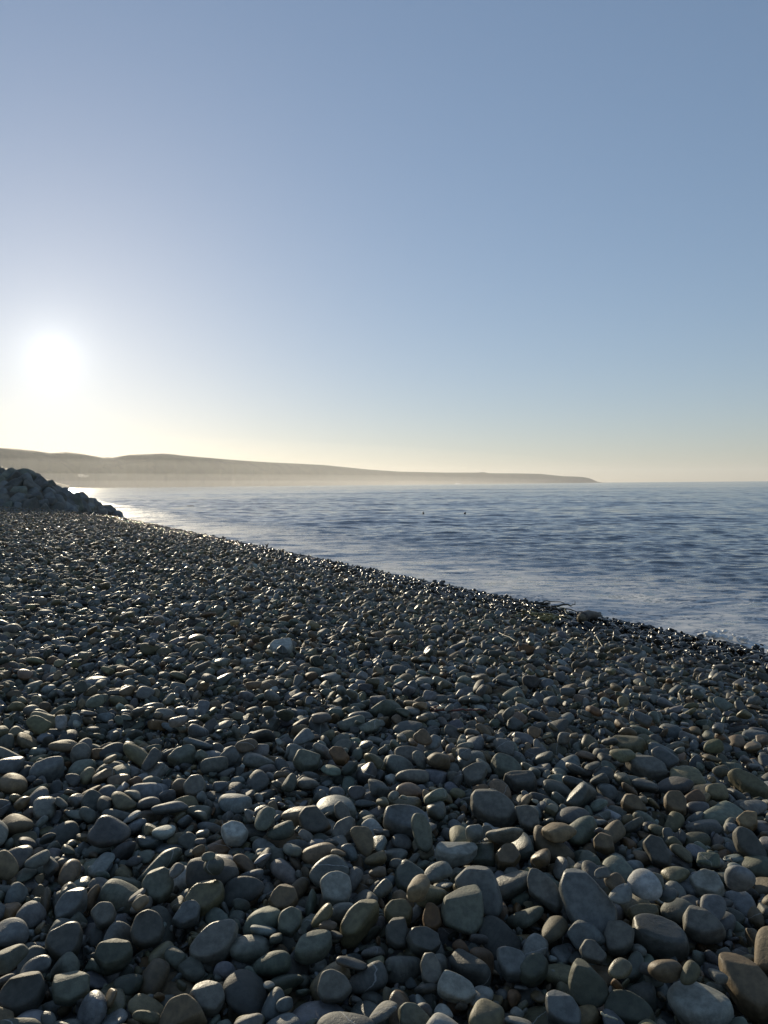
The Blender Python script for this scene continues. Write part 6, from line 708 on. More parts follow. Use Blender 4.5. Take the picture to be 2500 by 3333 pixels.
51,1799,57,5,-2,10,31,46,385,1800,46,18,10,23,8,46,157,1800,21,-3,1,-31,21,44,705,1801,37,-3,1,-7,7,32,1075,1802,57,8,-1,-10,38,68,-675,1802,46,-1,-1,19,15,54,-200,1802,34,0,-2,16,30,59,-224,1803,46,4,0,3,14,28,-876,1803,46,-5,-1,23,24,63,-1019,1803,41,-4,9,-19,20,83,-329,1803,45,2,-2,-7,38,52,570,1804,26,-4,-2,21,20,73,-270,1804,51,0,-2,-5,1,46,340,1804,50,-4,-2,-14,29,52,-773,1805,49,3,3,-14,29,41,-1037,1805,22,-2,3,-13,34,41,
-63,1805,24,4,4,6,20,44,-659,1806,70,-5,1,-12,7,60,-502,1807,37,-7,-8,25,6,52,604,1807,42,11,11,-13,6,27,-833,1807,59,-3,4,-16,34,34,29,1808,63,-2,8,-29,39,14,-299,1809,38,-12,4,18,17,28,-613,1809,27,0,0,-23,32,70,-44,1810,45,16,-1,-7,33,49,-1069,1810,18,3,-2,-3,31,31,-963,1811,68,-1,-1,-5,10,41,-8,1811,51,3,-5,1,33,17,260,1812,23,4,3,-24,13,46,105,1813,25,-1,-1,1,34,59,-149,1813,36,-1,1,-8,11,49,-272,1814,38,4,-3,-1,19,35,
8,1814,36,9,7,14,12,48,-816,1814,31,-1,0,-30,35,84,19,1815,54,4,0,24,18,46,337,1815,65,-3,0,1,19,59,-389,1815,40,-18,-11,15,37,28,-33,1815,31,7,-10,7,27,22,-913,1816,60,1,6,-14,25,62,484,1816,28,-7,16,-23,21,34,1000,1816,82,7,6,-23,33,57,-763,1816,72,-9,3,-16,27,39,512,1817,34,1,3,-1,8,51,952,1817,62,2,1,5,14,63,578,1817,48,3,-4,-8,28,44,897,1818,74,-7,5,-16,1,17,814,1818,48,2,10,-20,15,64,662,1819,28,18,25,-7,7,47,
-237,1819,46,-4,8,-27,29,36,-760,1820,42,4,0,9,16,35,-181,1821,52,0,3,10,19,40,1056,1823,26,18,-8,-21,0,41,54,1823,38,-2,-4,-1,39,65,393,1824,73,4,0,10,35,32,893,1825,52,-2,-4,-24,4,78,506,1825,56,-2,-6,-10,23,60,-749,1826,56,2,-3,-5,3,30,570,1826,58,2,-5,-2,19,31,130,1828,43,1,1,7,22,59,-445,1828,21,7,-3,-14,35,29,-943,1828,27,-3,-4,-17,19,58,-420,1828,64,-8,-2,-17,4,33,-730,1830,50,-6,12,28,2,28,-246,1830,36,3,-6,26,30,38,
1015,1830,61,1,0,-26,0,76,-565,1831,67,0,-1,-25,39,56,-53,1832,32,-2,-6,-8,28,27,844,1832,65,2,7,17,5,22,435,1832,39,-1,-1,24,28,86,368,1833,74,0,-1,-18,36,35,309,1833,49,2,-2,-24,35,42,-73,1833,36,-1,-3,27,7,29,1016,1834,39,2,-4,-5,15,50,616,1834,49,12,-15,11,4,70,716,1834,32,15,3,-1,33,34,-208,1835,46,-8,1,1,14,37,-481,1836,57,14,-1,1,22,71,-866,1836,67,0,-4,-4,20,48,-1083,1836,16,0,2,30,10,31,188,1836,24,0,2,30,13,71,
-849,1836,46,1,-9,-23,25,25,-985,1837,22,3,-3,15,18,40,-297,1837,36,0,-4,-28,32,51,-263,1838,21,1,1,-21,0,55,854,1839,53,0,2,-11,15,27,959,1839,39,14,-3,1,9,55,-270,1839,54,16,0,24,15,32,-533,1839,22,-5,-11,-27,37,30,480,1839,21,2,4,-10,6,32,763,1841,36,2,2,3,15,69,-26,1841,23,1,1,-15,13,60,679,1841,26,0,12,22,10,47,-227,1842,27,6,-2,-12,2,31,538,1842,57,4,-2,-7,12,43,-743,1842,34,0,-2,27,8,44,-8,1842,69,5,-4,-10,37,41,
723,1842,50,9,-2,-7,37,24,582,1843,19,5,19,18,17,24,-963,1843,48,-10,1,25,10,54,-20,1843,46,0,-2,8,4,51,-616,1844,47,0,-1,-25,31,78,-709,1844,25,4,-3,23,17,44,932,1844,67,-6,0,-28,9,43,425,1844,63,8,4,-9,20,33,-985,1844,61,8,0,10,1,42,-1038,1845,57,-3,2,0,24,41,851,1845,23,-2,2,21,38,41,-679,1845,33,-2,-3,12,14,41,649,1846,20,14,-1,26,21,20,-994,1847,42,1,12,24,23,32,-772,1847,46,1,-2,-21,34,42,-154,1847,21,4,3,18,9,52,
395,1847,60,10,1,13,28,60,-462,1848,32,1,-7,19,23,43,-329,1848,49,-3,-6,22,10,35,-803,1848,60,3,-1,-25,38,53,218,1848,44,-5,12,6,30,48,352,1849,51,1,-2,-10,8,49,254,1850,32,15,6,10,10,50,-663,1850,52,3,-7,-9,27,36,-705,1850,48,0,-8,23,31,62,-195,1850,30,3,0,-23,3,42,486,1852,61,8,-1,18,36,31,988,1852,26,11,-6,13,20,39,562,1853,42,-11,-4,3,6,55,-127,1853,31,10,0,28,38,50,724,1855,23,6,-1,15,24,34,1080,1856,65,2,-6,4,6,67,
-509,1856,44,11,-3,8,33,67,-172,1857,43,-5,9,-18,25,44,879,1857,29,-9,2,-2,16,35,-1105,1858,19,-7,-2,5,6,28,-1046,1858,32,6,1,-6,32,79,-450,1859,21,0,3,25,3,37,-542,1860,30,-5,25,-4,1,24,-234,1860,37,-7,8,-26,36,24,639,1860,17,1,1,-21,11,19,927,1861,48,-9,15,6,5,37,-1087,1861,47,-3,-4,14,3,22,7,1861,36,3,0,-7,21,48,-932,1861,40,-3,5,-11,20,54,162,1862,34,2,-15,-27,27,41,-252,1862,36,4,9,20,5,23,698,1862,22,-4,6,3,5,33,
-221,1862,45,0,4,-3,22,35,-972,1863,30,-1,13,-21,22,24,470,1863,49,3,-4,19,34,42,-568,1864,56,0,-11,22,15,29,-275,1864,41,0,6,15,33,36,144,1864,50,-4,-6,-14,39,33,-777,1865,24,-1,4,20,20,47,-443,1865,63,3,10,1,0,37,-308,1865,48,-2,-3,5,35,35,-746,1865,63,-4,4,-17,26,51,-822,1866,38,-6,4,23,5,32,-613,1866,69,-2,-2,-13,4,49,875,1866,44,5,-13,21,1,25,588,1866,20,0,4,13,11,36,-895,1867,67,3,7,12,18,37,-905,1867,51,7,4,21,24,59,
320,1867,28,1,0,1,27,86,225,1867,22,0,-7,15,11,34,382,1867,46,-1,-10,15,21,51,287,1868,55,-3,-2,-2,2,44,-1067,1869,59,6,5,-15,32,34,-1003,1870,50,-15,3,-10,35,22,-335,1870,38,3,5,1,9,49,-1023,1871,52,-3,-3,-31,20,22,-633,1871,33,11,-3,22,36,35,513,1872,72,2,-4,3,22,46,-988,1872,47,14,-6,-14,10,41,-404,1872,60,8,-4,2,10,25,981,1873,57,-3,-12,18,10,56,-303,1874,30,4,-8,-1,26,31,726,1874,37,-5,1,-6,15,33,665,1874,21,-3,-4,-28,13,41,
-275,1874,55,-6,-8,24,29,28,1117,1874,20,0,-3,-15,30,35,684,1874,33,-4,-7,-1,21,29,-532,1874,18,0,2,-30,29,49,-575,1875,41,5,8,-12,12,26,252,1875,55,-3,-7,-24,27,35,-411,1875,37,-1,0,-11,8,100,516,1875,49,7,0,-10,16,78,-252,1875,46,-6,-7,-24,38,36,332,1876,64,-12,-2,20,17,63,638,1876,25,-7,-7,7,1,26,-90,1876,42,-2,-8,22,1,64,-561,1876,52,9,-1,8,9,23,432,1876,55,8,3,10,2,39,549,1877,44,3,-3,-26,38,19,548,1877,33,2,-6,-19,7,34,
902,1877,58,-2,1,16,9,38,111,1879,61,10,3,22,9,59,655,1879,36,-4,6,-16,32,31,-172,1880,22,-5,6,-24,11,33,-550,1881,35,-8,-8,8,25,41,1074,1881,33,2,-4,-31,9,90,-202,1881,47,0,-3,11,8,27,752,1882,50,-4,-4,2,27,46,-130,1882,47,-3,-1,-25,35,28,-786,1882,45,-8,3,2,13,36,105,1882,31,0,2,-12,38,84,407,1883,49,5,-6,3,30,29,-678,1883,70,1,2,-8,39,55,-643,1884,23,-8,6,-16,35,31,945,1884,62,-1,-5,12,34,46,-1100,1884,19,-1,-9,23,8,23,
242,1885,20,0,-3,22,22,42,-29,1885,32,-3,3,-4,13,44,-749,1885,41,1,5,20,0,53,-802,1885,26,-11,6,19,39,34,-621,1885,42,4,2,5,4,20,12,1887,53,3,-11,-14,24,43,-497,1888,38,4,-1,-6,34,59,-752,1889,27,-4,-4,-26,33,50,973,1890,25,-2,3,-17,24,62,-71,1890,22,1,0,-8,10,76,183,1890,21,-2,1,-20,10,48,-379,1891,58,2,7,-10,25,37,-716,1891,57,12,8,14,23,23,-900,1892,25,-9,1,-14,25,45,896,1892,40,0,5,-31,26,52,-1067,1893,50,-2,0,0,18,36,
-150,1893,33,-1,-2,-14,14,47,-993,1894,24,-1,0,-6,19,77,-1022,1894,48,-3,0,-28,7,41,566,1894,51,10,-2,-5,29,46,-602,1895,25,-2,-1,-5,22,70,-314,1895,56,-5,-13,20,37,33,-977,1896,50,-2,15,8,27,45,-1080,1896,31,13,-5,-25,4,31,133,1896,48,-2,-1,27,37,22,57,1896,40,-4,-14,2,17,36,1091,1896,71,-3,2,-9,38,34,-956,1897,55,-4,-5,22,16,45,-16,1897,41,-5,-4,-20,36,35,-266,1897,52,-1,-10,28,20,23,-537,1897,58,-13,4,16,13,51,-346,1898,53,1,-6,-1,32,51,
34,1898,28,6,8,-8,3,46,272,1899,63,-13,5,-23,9,57,152,1899,36,-2,4,10,17,44,-592,1899,42,-2,2,18,25,38,-460,1899,47,-8,-1,-9,1,29,-787,1899,50,-4,-17,-20,36,35,-161,1900,55,-11,-1,-13,15,47,-425,1900,55,1,1,29,28,55,-240,1901,45,-1,9,-30,32,30,421,1901,33,-2,2,27,8,70,-1004,1901,69,-5,-2,3,39,50,634,1902,41,2,7,-21,22,43,-635,1902,40,-5,9,26,27,36,-881,1902,37,9,15,20,21,39,-928,1903,42,2,22,-20,30,39,-271,1903,39,2,-1,15,12,49,
-693,1903,41,-4,-2,18,5,86,736,1903,31,-2,2,16,3,29,-310,1903,31,4,-9,-29,4,34,-71,1904,66,3,13,-26,27,43,-215,1904,30,4,0,-30,8,94,-380,1905,51,10,-6,14,15,25,971,1906,61,9,1,-22,14,25,672,1907,33,-1,-8,24,2,53,-804,1908,22,-8,-5,-1,6,35,340,1908,46,10,-3,5,38,25,777,1909,31,3,0,15,4,66,-824,1909,45,2,2,9,13,68,-1132,1909,30,5,7,-16,13,56,-1097,1910,52,-4,8,27,8,47,626,1910,22,-2,0,28,5,49,-1042,1910,42,-1,5,-12,36,52,
811,1911,24,17,0,-20,32,32,581,1911,41,-13,3,25,26,40,873,1911,28,5,5,14,10,33,300,1913,37,-3,4,19,7,36,322,1913,34,-3,7,30,1,23,1023,1913,55,7,-3,-28,4,100,528,1913,32,6,-1,12,15,66,-373,1914,31,-3,-19,16,22,46,-780,1914,61,-1,-9,-22,5,33,-1064,1915,35,-13,3,-25,24,26,431,1915,59,-6,8,5,36,58,-175,1915,22,2,0,-11,6,41,219,1916,18,1,-1,-17,12,30,379,1916,57,-5,5,11,20,78,633,1916,71,-6,-2,19,19,33,197,1916,17,0,-13,27,0,19,
6,1917,22,7,-6,-15,27,31,-345,1918,39,-8,-11,24,3,33,-401,1918,46,6,-3,1,23,28,1124,1919,60,7,-3,-23,5,74,248,1919,27,-4,0,26,36,40,156,1920,17,-1,1,-3,19,33,-738,1920,57,-6,0,29,34,67,137,1920,35,18,-11,23,17,33,-122,1920,55,-5,-5,-15,8,69,-484,1920,41,7,0,-2,9,37,-338,1921,22,-1,2,-16,25,54,1080,1921,53,1,1,21,6,23,101,1922,54,6,0,-4,15,31,686,1923,21,-8,1,28,23,34,636,1924,35,0,0,28,8,28,173,1924,25,-3,-4,11,29,23,
14,1924,43,-6,-3,-3,23,51,-783,1924,40,-5,8,-13,5,35,-411,1924,69,5,1,4,4,39,601,1924,35,-17,-3,-24,17,25,263,1924,42,-3,6,17,15,34,-752,1925,33,1,-1,-11,33,49,-1084,1925,38,3,-1,-26,19,30,1001,1927,79,-1,-6,-9,30,27,-661,1927,63,5,-5,-13,23,35,211,1927,28,-5,1,5,38,25,541,1927,60,-4,0,-26,11,52,189,1927,34,-15,-2,-26,27,24,-452,1928,40,2,2,19,21,34,955,1928,54,-1,1,-2,24,47,-796,1929,30,6,1,1,7,26,-1141,1929,58,6,-3,12,36,49,
-1071,1929,58,-1,4,15,15,27,-928,1929,48,-1,2,26,21,41,-240,1930,74,-3,-8,11,15,49,666,1931,62,-11,4,-21,25,49,1086,1931,65,-7,9,-22,37,31,167,1931,36,-1,4,23,1,32,-305,1932,46,-1,-3,-6,27,63,727,1932,44,-1,13,24,26,52,-433,1932,47,14,6,15,18,35,814,1932,50,-3,-16,10,1,48,-223,1933,52,-2,7,29,6,49,511,1933,19,-1,0,-20,22,39,-920,1934,25,0,-3,4,2,61,846,1934,37,3,-3,-13,19,70,-54,1935,46,0,-2,-7,26,89,-335,1935,52,11,3,14,17,19,
-882,1936,56,-4,1,30,0,57,-1067,1936,45,5,0,16,25,25,-518,1937,25,-1,0,-12,26,69,488,1937,38,0,-28,-5,30,39,-379,1937,63,0,-1,16,38,46,348,1937,66,3,4,-9,28,22,602,1938,53,0,11,29,11,52,-471,1939,30,4,-14,25,34,25,-153,1939,30,12,-2,8,1,45,-272,1939,44,2,-8,-10,13,27,179,1940,31,22,-4,-21,5,14,189,1941,18,0,-1,-8,37,43,-289,1941,25,0,1,-7,20,62,443,1941,31,29,-5,-9,15,30,-1056,1941,24,-5,2,-6,0,59,110,1941,37,0,4,0,14,58,
-638,1942,45,-9,6,-20,37,53,-412,1942,56,2,3,1,39,38,637,1942,47,-5,21,-15,19,31,1074,1944,37,3,3,19,32,66,-270,1945,66,-1,6,6,17,44,-851,1945,23,1,3,22,0,93,-659,1945,44,7,3,15,36,30,-817,1947,33,2,6,25,27,29,-688,1947,56,-6,-2,1,28,50,-361,1947,46,0,-1,-5,28,50,12,1947,52,-1,16,-26,1,40,-803,1949,39,-8,-5,-21,34,24,660,1949,35,2,-4,11,27,36,239,1949,65,4,0,-1,27,44,333,1949,44,-4,-3,14,38,65,216,1950,41,-4,0,8,35,55,
968,1951,64,-9,7,-17,3,46,905,1951,58,-2,4,-24,26,70,685,1952,23,0,5,25,15,42,137,1952,53,-2,4,1,34,70,630,1953,28,2,-10,14,17,48,1089,1954,55,-4,4,-21,24,40,-554,1954,62,8,4,-15,0,32,964,1955,27,0,-1,-14,21,71,-508,1955,54,-7,4,-29,26,74,-20,1955,29,5,0,7,14,32,991,1955,45,1,4,18,23,34,-249,1956,34,-1,-5,-19,5,47,1026,1957,29,3,4,7,39,57,78,1957,53,9,-4,-29,18,52,-838,1958,53,-13,20,12,20,49,-884,1958,41,-5,1,29,12,40,
765,1959,31,7,-3,10,35,38,925,1959,38,-1,-1,-1,0,42,-448,1959,35,-2,5,27,21,37,1149,1959,54,0,-3,-2,27,35,-410,1960,42,2,2,-19,18,60,1139,1960,30,-2,3,-28,34,85,-1116,1960,54,1,-8,16,19,70,481,1960,23,0,-1,10,15,56,-642,1960,20,-2,-1,19,20,36,-356,1960,31,4,4,11,16,44,-714,1961,59,-9,5,-23,13,26,-634,1961,68,-19,-15,3,35,34,-113,1961,24,1,-6,-14,2,51,836,1961,55,-4,-3,5,6,44,523,1961,52,-2,-2,19,14,33,-882,1962,64,14,20,-7,24,37,
510,1962,39,-4,12,-26,3,30,-328,1963,27,-4,-9,-16,16,43,-11,1963,18,-2,-1,-17,30,25,-164,1963,46,9,4,6,3,48,389,1963,27,1,1,13,35,62,-209,1963,44,1,-10,-27,38,40,742,1964,35,2,-1,16,6,24,-1153,1964,32,-1,2,13,20,61,223,1964,19,0,-1,-10,37,46,-712,1965,40,5,3,-9,19,55,-998,1965,46,-2,-1,-15,8,95,546,1965,59,-7,-24,5,22,30,-1055,1965,32,-5,-3,-14,9,42,885,1966,41,-1,0,7,17,35,-114,1966,38,-1,-6,-4,0,14,656,1966,23,-13,-12,7,2,30,
-782,1966,25,2,1,-24,9,67,-135,1967,36,16,-3,-15,11,23,-752,1967,46,6,-9,-10,37,43,860,1968,35,5,-9,9,23,23,28,1969,41,2,-2,15,13,74,190,1969,31,-3,7,-23,29,44,877,1970,23,1,1,14,35,46,182,1970,50,-25,9,0,33,43,298,1971,46,-5,-18,-2,4,37,260,1971,37,0,9,21,16,59,-88,1971,18,1,-2,-13,12,28,-1093,1972,36,-3,3,-6,20,48,723,1972,21,0,2,21,19,58,-571,1973,25,2,0,9,2,50,-30,1973,40,0,-9,14,23,35,484,1974,40,-1,-2,-9,21,24,
-543,1974,47,0,9,-7,32,50,498,1976,52,4,6,-8,32,26,-472,1976,23,2,3,-7,13,47,-80,1976,33,8,3,18,35,31,623,1977,51,-5,0,1,32,52,809,1977,55,-8,-8,0,16,55,1052,1977,77,8,-4,-20,10,46,1003,1977,70,-4,-5,-6,39,53,-858,1978,47,2,-11,23,5,41,103,1978,51,11,-12,4,2,20,-46,1978,53,11,6,-7,14,24,364,1979,42,2,0,7,24,23,-273,1979,52,3,6,-21,39,62,-772,1979,44,16,-13,2,12,23,-505,1979,36,2,4,-5,26,32,560,1979,36,-2,-2,-20,24,80,
1096,1980,40,2,1,-1,12,27,-406,1981,22,-2,2,-2,29,62,158,1981,33,0,2,-7,31,40,-57,1981,40,6,8,-22,14,29,-452,1982,48,-4,-1,-10,22,60,-46,1982,21,-3,0,-5,25,52,-801,1982,66,-27,11,6,13,43,-157,1983,23,-2,-2,11,39,57,-118,1983,30,-9,-1,10,26,29,-247,1984,35,2,5,30,19,27,-378,1986,42,-2,3,-8,14,35,997,1986,41,9,4,-23,19,44,959,1986,43,-4,-5,-18,15,45,778,1986,47,-8,-8,14,34,35,794,1987,24,1,1,-2,16,62,-319,1988,40,-1,-4,11,7,46,
-1065,1988,60,3,8,-16,35,65,-1167,1988,46,7,7,-5,17,26,277,1988,51,-15,5,4,0,49,-808,1989,41,-2,1,11,24,60,-220,1989,56,-3,-7,3,4,49,1171,1989,17,0,1,16,22,24,-196,1990,28,0,-5,19,31,31,927,1990,19,-2,-4,-10,2,28,326,1990,19,5,1,-12,4,30,92,1991,34,1,4,11,5,58,-915,1992,67,-1,1,-27,18,26,1104,1992,61,4,-6,4,27,47,77,1992,54,-3,0,-5,32,39,525,1992,57,-4,-10,-22,4,32,472,1993,29,-13,2,27,19,33,-191,1993,60,-8,-1,22,25,31,
-16,1994,55,-1,4,-6,2,35,212,1994,43,7,8,-22,39,32,-383,1994,57,-4,3,-25,19,44,756,1994,58,-19,7,-5,29,35,121,1995,44,-1,2,-2,30,38,-133,1996,43,0,-1,16,6,40,892,1996,60,-6,7,-15,2,38,303,1996,36,0,-8,24,30,34,-449,1997,19,-1,-7,29,0,34,670,1997,30,-2,-1,1,34,38,509,1998,37,-9,7,-23,25,57,-714,1999,56,3,-5,-6,5,27,-72,1999,22,22,-4,20,7,25,743,1999,34,4,-2,-9,4,54,627,1999,69,-4,6,2,34,49,-907,2000,40,10,-5,-26,12,75,
346,2000,34,-2,-2,21,19,49,-1146,2000,57,20,8,13,15,43,880,2000,45,3,-3,25,37,48,841,2001,31,-7,-2,-14,25,72,717,2001,45,5,-2,-11,13,20,-492,2001,55,-1,-5,-11,4,44,656,2001,46,6,-3,-21,28,42,-848,2002,32,-1,5,-14,19,71,1052,2002,39,-3,13,12,0,82,-1126,2003,37,-19,-3,17,17,45,-184,2003,41,-3,0,-14,28,66,-622,2003,41,-3,-1,15,34,70,173,2004,49,1,7,-8,13,53,-572,2004,47,2,7,10,18,53,-746,2005,40,-1,-13,24,12,61,1141,2005,43,11,-9,-19,22,19,
-242,2005,59,0,-1,-4,30,20,1082,2005,39,-3,2,9,32,24,-696,2005,37,0,9,7,3,45,-355,2006,29,4,-3,23,35,56,-972,2007,65,7,2,-24,7,30,609,2007,46,9,-7,13,35,40,-664,2008,33,0,1,-5,35,25,-946,2008,25,-10,12,-22,26,41,-1012,2009,59,-3,-2,-9,39,38,-157,2009,51,-5,-2,15,1,34,-669,2009,48,-3,7,-18,20,41,694,2010,37,-4,5,4,39,43,951,2010,23,-7,11,-14,39,35,-266,2011,37,4,-2,28,27,52,-986,2011,53,2,0,-22,20,30,-39,2011,37,-1,13,24,30,54,
246,2011,46,-9,-5,-26,2,47,394,2012,16,2,2,29,7,25,292,2012,23,1,5,-28,0,56,-416,2012,38,-11,2,-7,6,61,982,2013,26,-1,4,-12,6,57,1145,2013,26,15,-5,20,14,37,-467,2013,32,5,1,-5,23,46,-1107,2013,57,-4,9,23,10,46,-295,2013,29,8,1,21,17,32,-778,2014,63,-1,-4,20,20,54,-1169,2014,57,5,4,11,11,34,-531,2014,30,-3,6,26,15,65,721,2014,18,3,0,7,15,29,977,2014,43,-1,-2,-1,26,26,1074,2014,61,-5,-3,-21,15,35,-537,2016,55,2,8,17,26,38,
1112,2016,50,1,-1,1,21,57,913,2016,66,-4,2,-15,10,61,1167,2016,46,-12,16,6,18,54,-249,2017,49,3,1,17,34,32,421,2017,36,3,-1,14,28,68,-151,2018,39,2,2,22,4,22,-395,2018,20,0,7,23,28,34,-1161,2018,36,3,2,11,26,56,-637,2019,58,-4,-1,16,21,38,-274,2019,62,-2,9,25,31,40,-996,2019,36,-6,24,-10,0,32,205,2019,30,10,-1,-21,29,50,10,2019,28,2,3,11,19,42,558,2021,77,-4,14,23,4,49,314,2023,41,3,10,21,25,29,124,2023,20,1,-7,-30,12,34,
1010,2024,45,-3,-9,11,32,48,-224,2024,31,1,-2,25,36,52,-311,2024,43,-4,1,-1,23,35,-826,2024,22,1,-8,16,24,29,-492,2025,20,0,-2,12,21,36,715,2025,37,1,-2,14,34,19,-452,2026,19,0,-2,-29,15,35,-1059,2026,36,3,6,-27,35,89,-742,2027,73,-10,0,-27,4,22,285,2027,49,-7,-5,19,1,63,-783,2027,49,5,7,-22,13,37,680,2027,50,-10,0,6,36,34,167,2027,36,1,2,-13,33,62,-854,2028,19,0,1,-7,22,34,-10,2028,39,3,-4,-4,30,18,600,2029,31,6,5,-17,24,59,
-820,2029,41,2,-1,31,7,29,-696,2029,69,0,-2,18,32,60,909,2029,46,-4,2,-14,24,44,945,2031,38,-9,3,1,20,39,482,2032,37,-1,-8,-23,22,59,-382,2032,16,2,-2,-2,9,21,1149,2032,41,6,-5,28,31,24,104,2032,44,-2,-4,-8,8,50,665,2033,37,7,5,6,30,38,-198,2033,60,0,1,-3,37,53,-960,2034,55,13,-2,-23,10,73,639,2034,38,-11,8,-13,12,38,-1121,2036,35,-8,-7,-26,5,39,381,2036,23,8,11,21,7,40,-265,2037,57,12,15,-20,28,37,868,2037,38,1,-5,-13,2,38,
1198,2037,38,2,0,-5,28,77,840,2037,59,1,-1,-25,1,100,400,2037,27,6,-2,25,6,29,-366,2038,39,-6,1,-1,34,25,-1175,2038,61,5,-11,-18,16,31,-786,2039,39,6,-3,12,33,39,-1091,2039,72,7,-4,-20,12,55,886,2039,18,2,4,-11,5,23,1116,2039,24,-2,0,15,32,58,190,2040,62,3,-10,0,3,47,1056,2040,47,-2,-7,-1,2,32,-303,2040,53,6,5,26,2,42,-347,2041,49,15,-2,5,8,27,977,2041,44,-10,-3,-6,16,45,1149,2041,24,11,13,10,11,36,1055,2041,26,-3,-2,-2,23,63,
-389,2042,25,-6,1,5,11,38,207,2042,113,3,0,16,27,45,-426,2043,46,6,-23,-12,5,27,-1154,2043,52,-5,4,-12,13,27,15,2044,52,5,9,-2,19,40,-16,2044,29,-2,1,-14,36,43,630,2044,54,-2,11,27,31,38,-1042,2044,68,4,7,14,7,47,627,2045,76,0,0,-13,15,50,-2,2045,40,2,6,4,12,22,401,2045,16,-3,0,-4,25,20,-805,2046,26,-4,-9,-27,38,39,-509,2046,15,1,0,-4,8,17,534,2046,21,-2,-2,1,22,50,1083,2046,43,-6,3,-10,18,24,1026,2046,40,3,-2,-2,22,37,
-424,2047,23,3,15,16,7,37,-475,2047,17,0,2,23,39,22,-160,2047,46,3,-1,-27,21,43,-1182,2047,22,1,-4,-19,9,24,-322,2047,17,-2,1,3,19,31,-56,2048,35,-6,-1,17,20,41,321,2048,47,-5,-10,27,21,42,-461,2050,35,-7,-6,12,38,40,-289,2051,40,-3,-7,26,13,32,142,2051,29,5,-3,13,34,44,445,2051,53,-1,-3,21,6,57,-732,2052,88,2,-3,-13,6,58,68,2053,23,8,0,-20,4,44,712,2053,30,4,3,8,39,60,201,2053,35,0,6,5,36,32,909,2053,17,-2,1,-13,1,28,
577,2054,65,-6,-4,15,39,39,-460,2054,55,-1,3,17,24,31,-588,2055,25,-3,-2,-10,31,76,-675,2055,57,8,-7,-6,15,54,985,2055,32,-8,-6,21,8,35,-404,2056,36,-14,6,17,29,35,-214,2057,45,-2,2,29,13,64,-261,2057,59,9,4,-3,22,40,302,2058,30,4,-5,30,28,49,-856,2058,19,0,1,-4,5,36,-1007,2058,49,-6,-2,-14,10,58,1133,2058,44,-5,0,4,26,41,-527,2058,17,2,-1,-17,11,21,-575,2059,44,-18,21,-2,32,33,270,2059,23,-7,5,-26,2,42,-371,2059,49,0,-3,5,15,36,
-1162,2059,70,4,27,-8,38,35,1174,2059,64,2,2,-5,12,67,-1194,2060,59,-9,-1,0,9,35,366,2061,19,1,-1,-16,16,34,827,2061,20,1,-1,13,28,60,376,2061,33,-2,-7,-15,20,32,949,2061,23,4,6,25,28,56,449,2062,30,-5,-6,18,11,39,661,2062,46,0,-7,-6,19,37,609,2062,49,9,0,30,37,24,522,2062,44,6,-2,-3,6,70,-1116,2062,59,3,-11,27,26,66,332,2063,33,7,5,19,30,33,-98,2063,69,0,-2,10,8,56,797,2063,45,-3,-11,-18,36,32,1095,2063,52,-3,-2,-16,14,63,
-936,2063,37,2,-12,18,31,27,51,2064,40,-1,-4,24,7,36,-628,2065,52,5,3,-18,23,71,-790,2065,39,10,-3,25,12,39,-1071,2066,67,6,3,-13,7,38,966,2066,46,20,5,-16,8,35,-1184,2067,39,8,0,11,34,42,-336,2067,40,-3,1,-20,18,52,210,2068,26,-6,10,-25,8,16,-667,2068,38,5,-3,-28,34,39,178,2068,55,7,-15,8,36,40,-26,2069,49,3,-8,-10,35,61,-121,2069,44,9,5,-1,4,44,1079,2070,39,3,8,19,4,21,-1213,2070,48,0,13,22,14,25,676,2071,22,-3,-1,-26,37,63,
-166,2071,33,5,1,-17,27,42,-425,2071,52,-8,5,28,26,47,407,2071,21,-1,-1,-1,28,58,-1151,2071,40,-6,-1,24,10,34,309,2072,18,-2,0,29,35,26,-371,2072,24,-3,2,8,37,47,197,2072,37,-20,6,16,32,27,1047,2072,35,-3,-2,-3,27,43,583,2073,43,-11,-2,7,20,48,-739,2074,54,3,-1,12,34,100,-393,2074,53,7,8,-16,14,30,-1045,2075,57,-10,17,-21,39,36,479,2075,23,-4,1,-7,7,52,1030,2075,46,-6,-7,2,13,36,-499,2076,20,-2,2,-15,25,44,288,2076,50,-1,-13,-6,4,37,
-265,2076,48,3,-1,17,18,36,-894,2077,40,-6,3,-12,20,62,872,2077,25,-4,3,-7,39,56,38,2078,23,2,-1,-24,6,49,94,2078,37,1,4,19,21,47,414,2078,52,5,2,9,8,35,-435,2078,24,-2,12,27,4,45,356,2078,53,-11,1,0,13,76,-269,2079,26,-1,1,3,11,62,423,2079,38,2,1,-20,8,46,708,2079,50,-3,-5,1,28,42,682,2080,37,-6,0,-22,30,33,629,2080,53,-10,0,-25,30,53,-295,2080,45,-1,-4,-14,19,44,-163,2080,19,0,0,1,39,34,-588,2081,53,2,4,-16,37,29,
16,2083,43,-2,2,17,35,54,914,2084,22,5,-9,20,29,33,-473,2084,33,6,-1,15,1,50,195,2085,54,3,0,-13,13,30,-561,2085,37,9,-5,20,30,39,-1173,2085,56,-1,-2,25,28,45,868,2086,65,1,-3,17,19,32,954,2086,28,-1,-3,21,15,22,-643,2086,29,6,-3,-27,8,30,-1194,2087,77,-1,3,-18,17,64,57,2087,42,2,-7,9,37,29,-850,2087,17,0,0,4,16,23,297,2088,25,8,-17,-18,24,37,502,2088,26,-9,-6,19,37,24,-967,2089,48,5,0,-15,27,53,1067,2089,49,-4,2,-14,11,39,
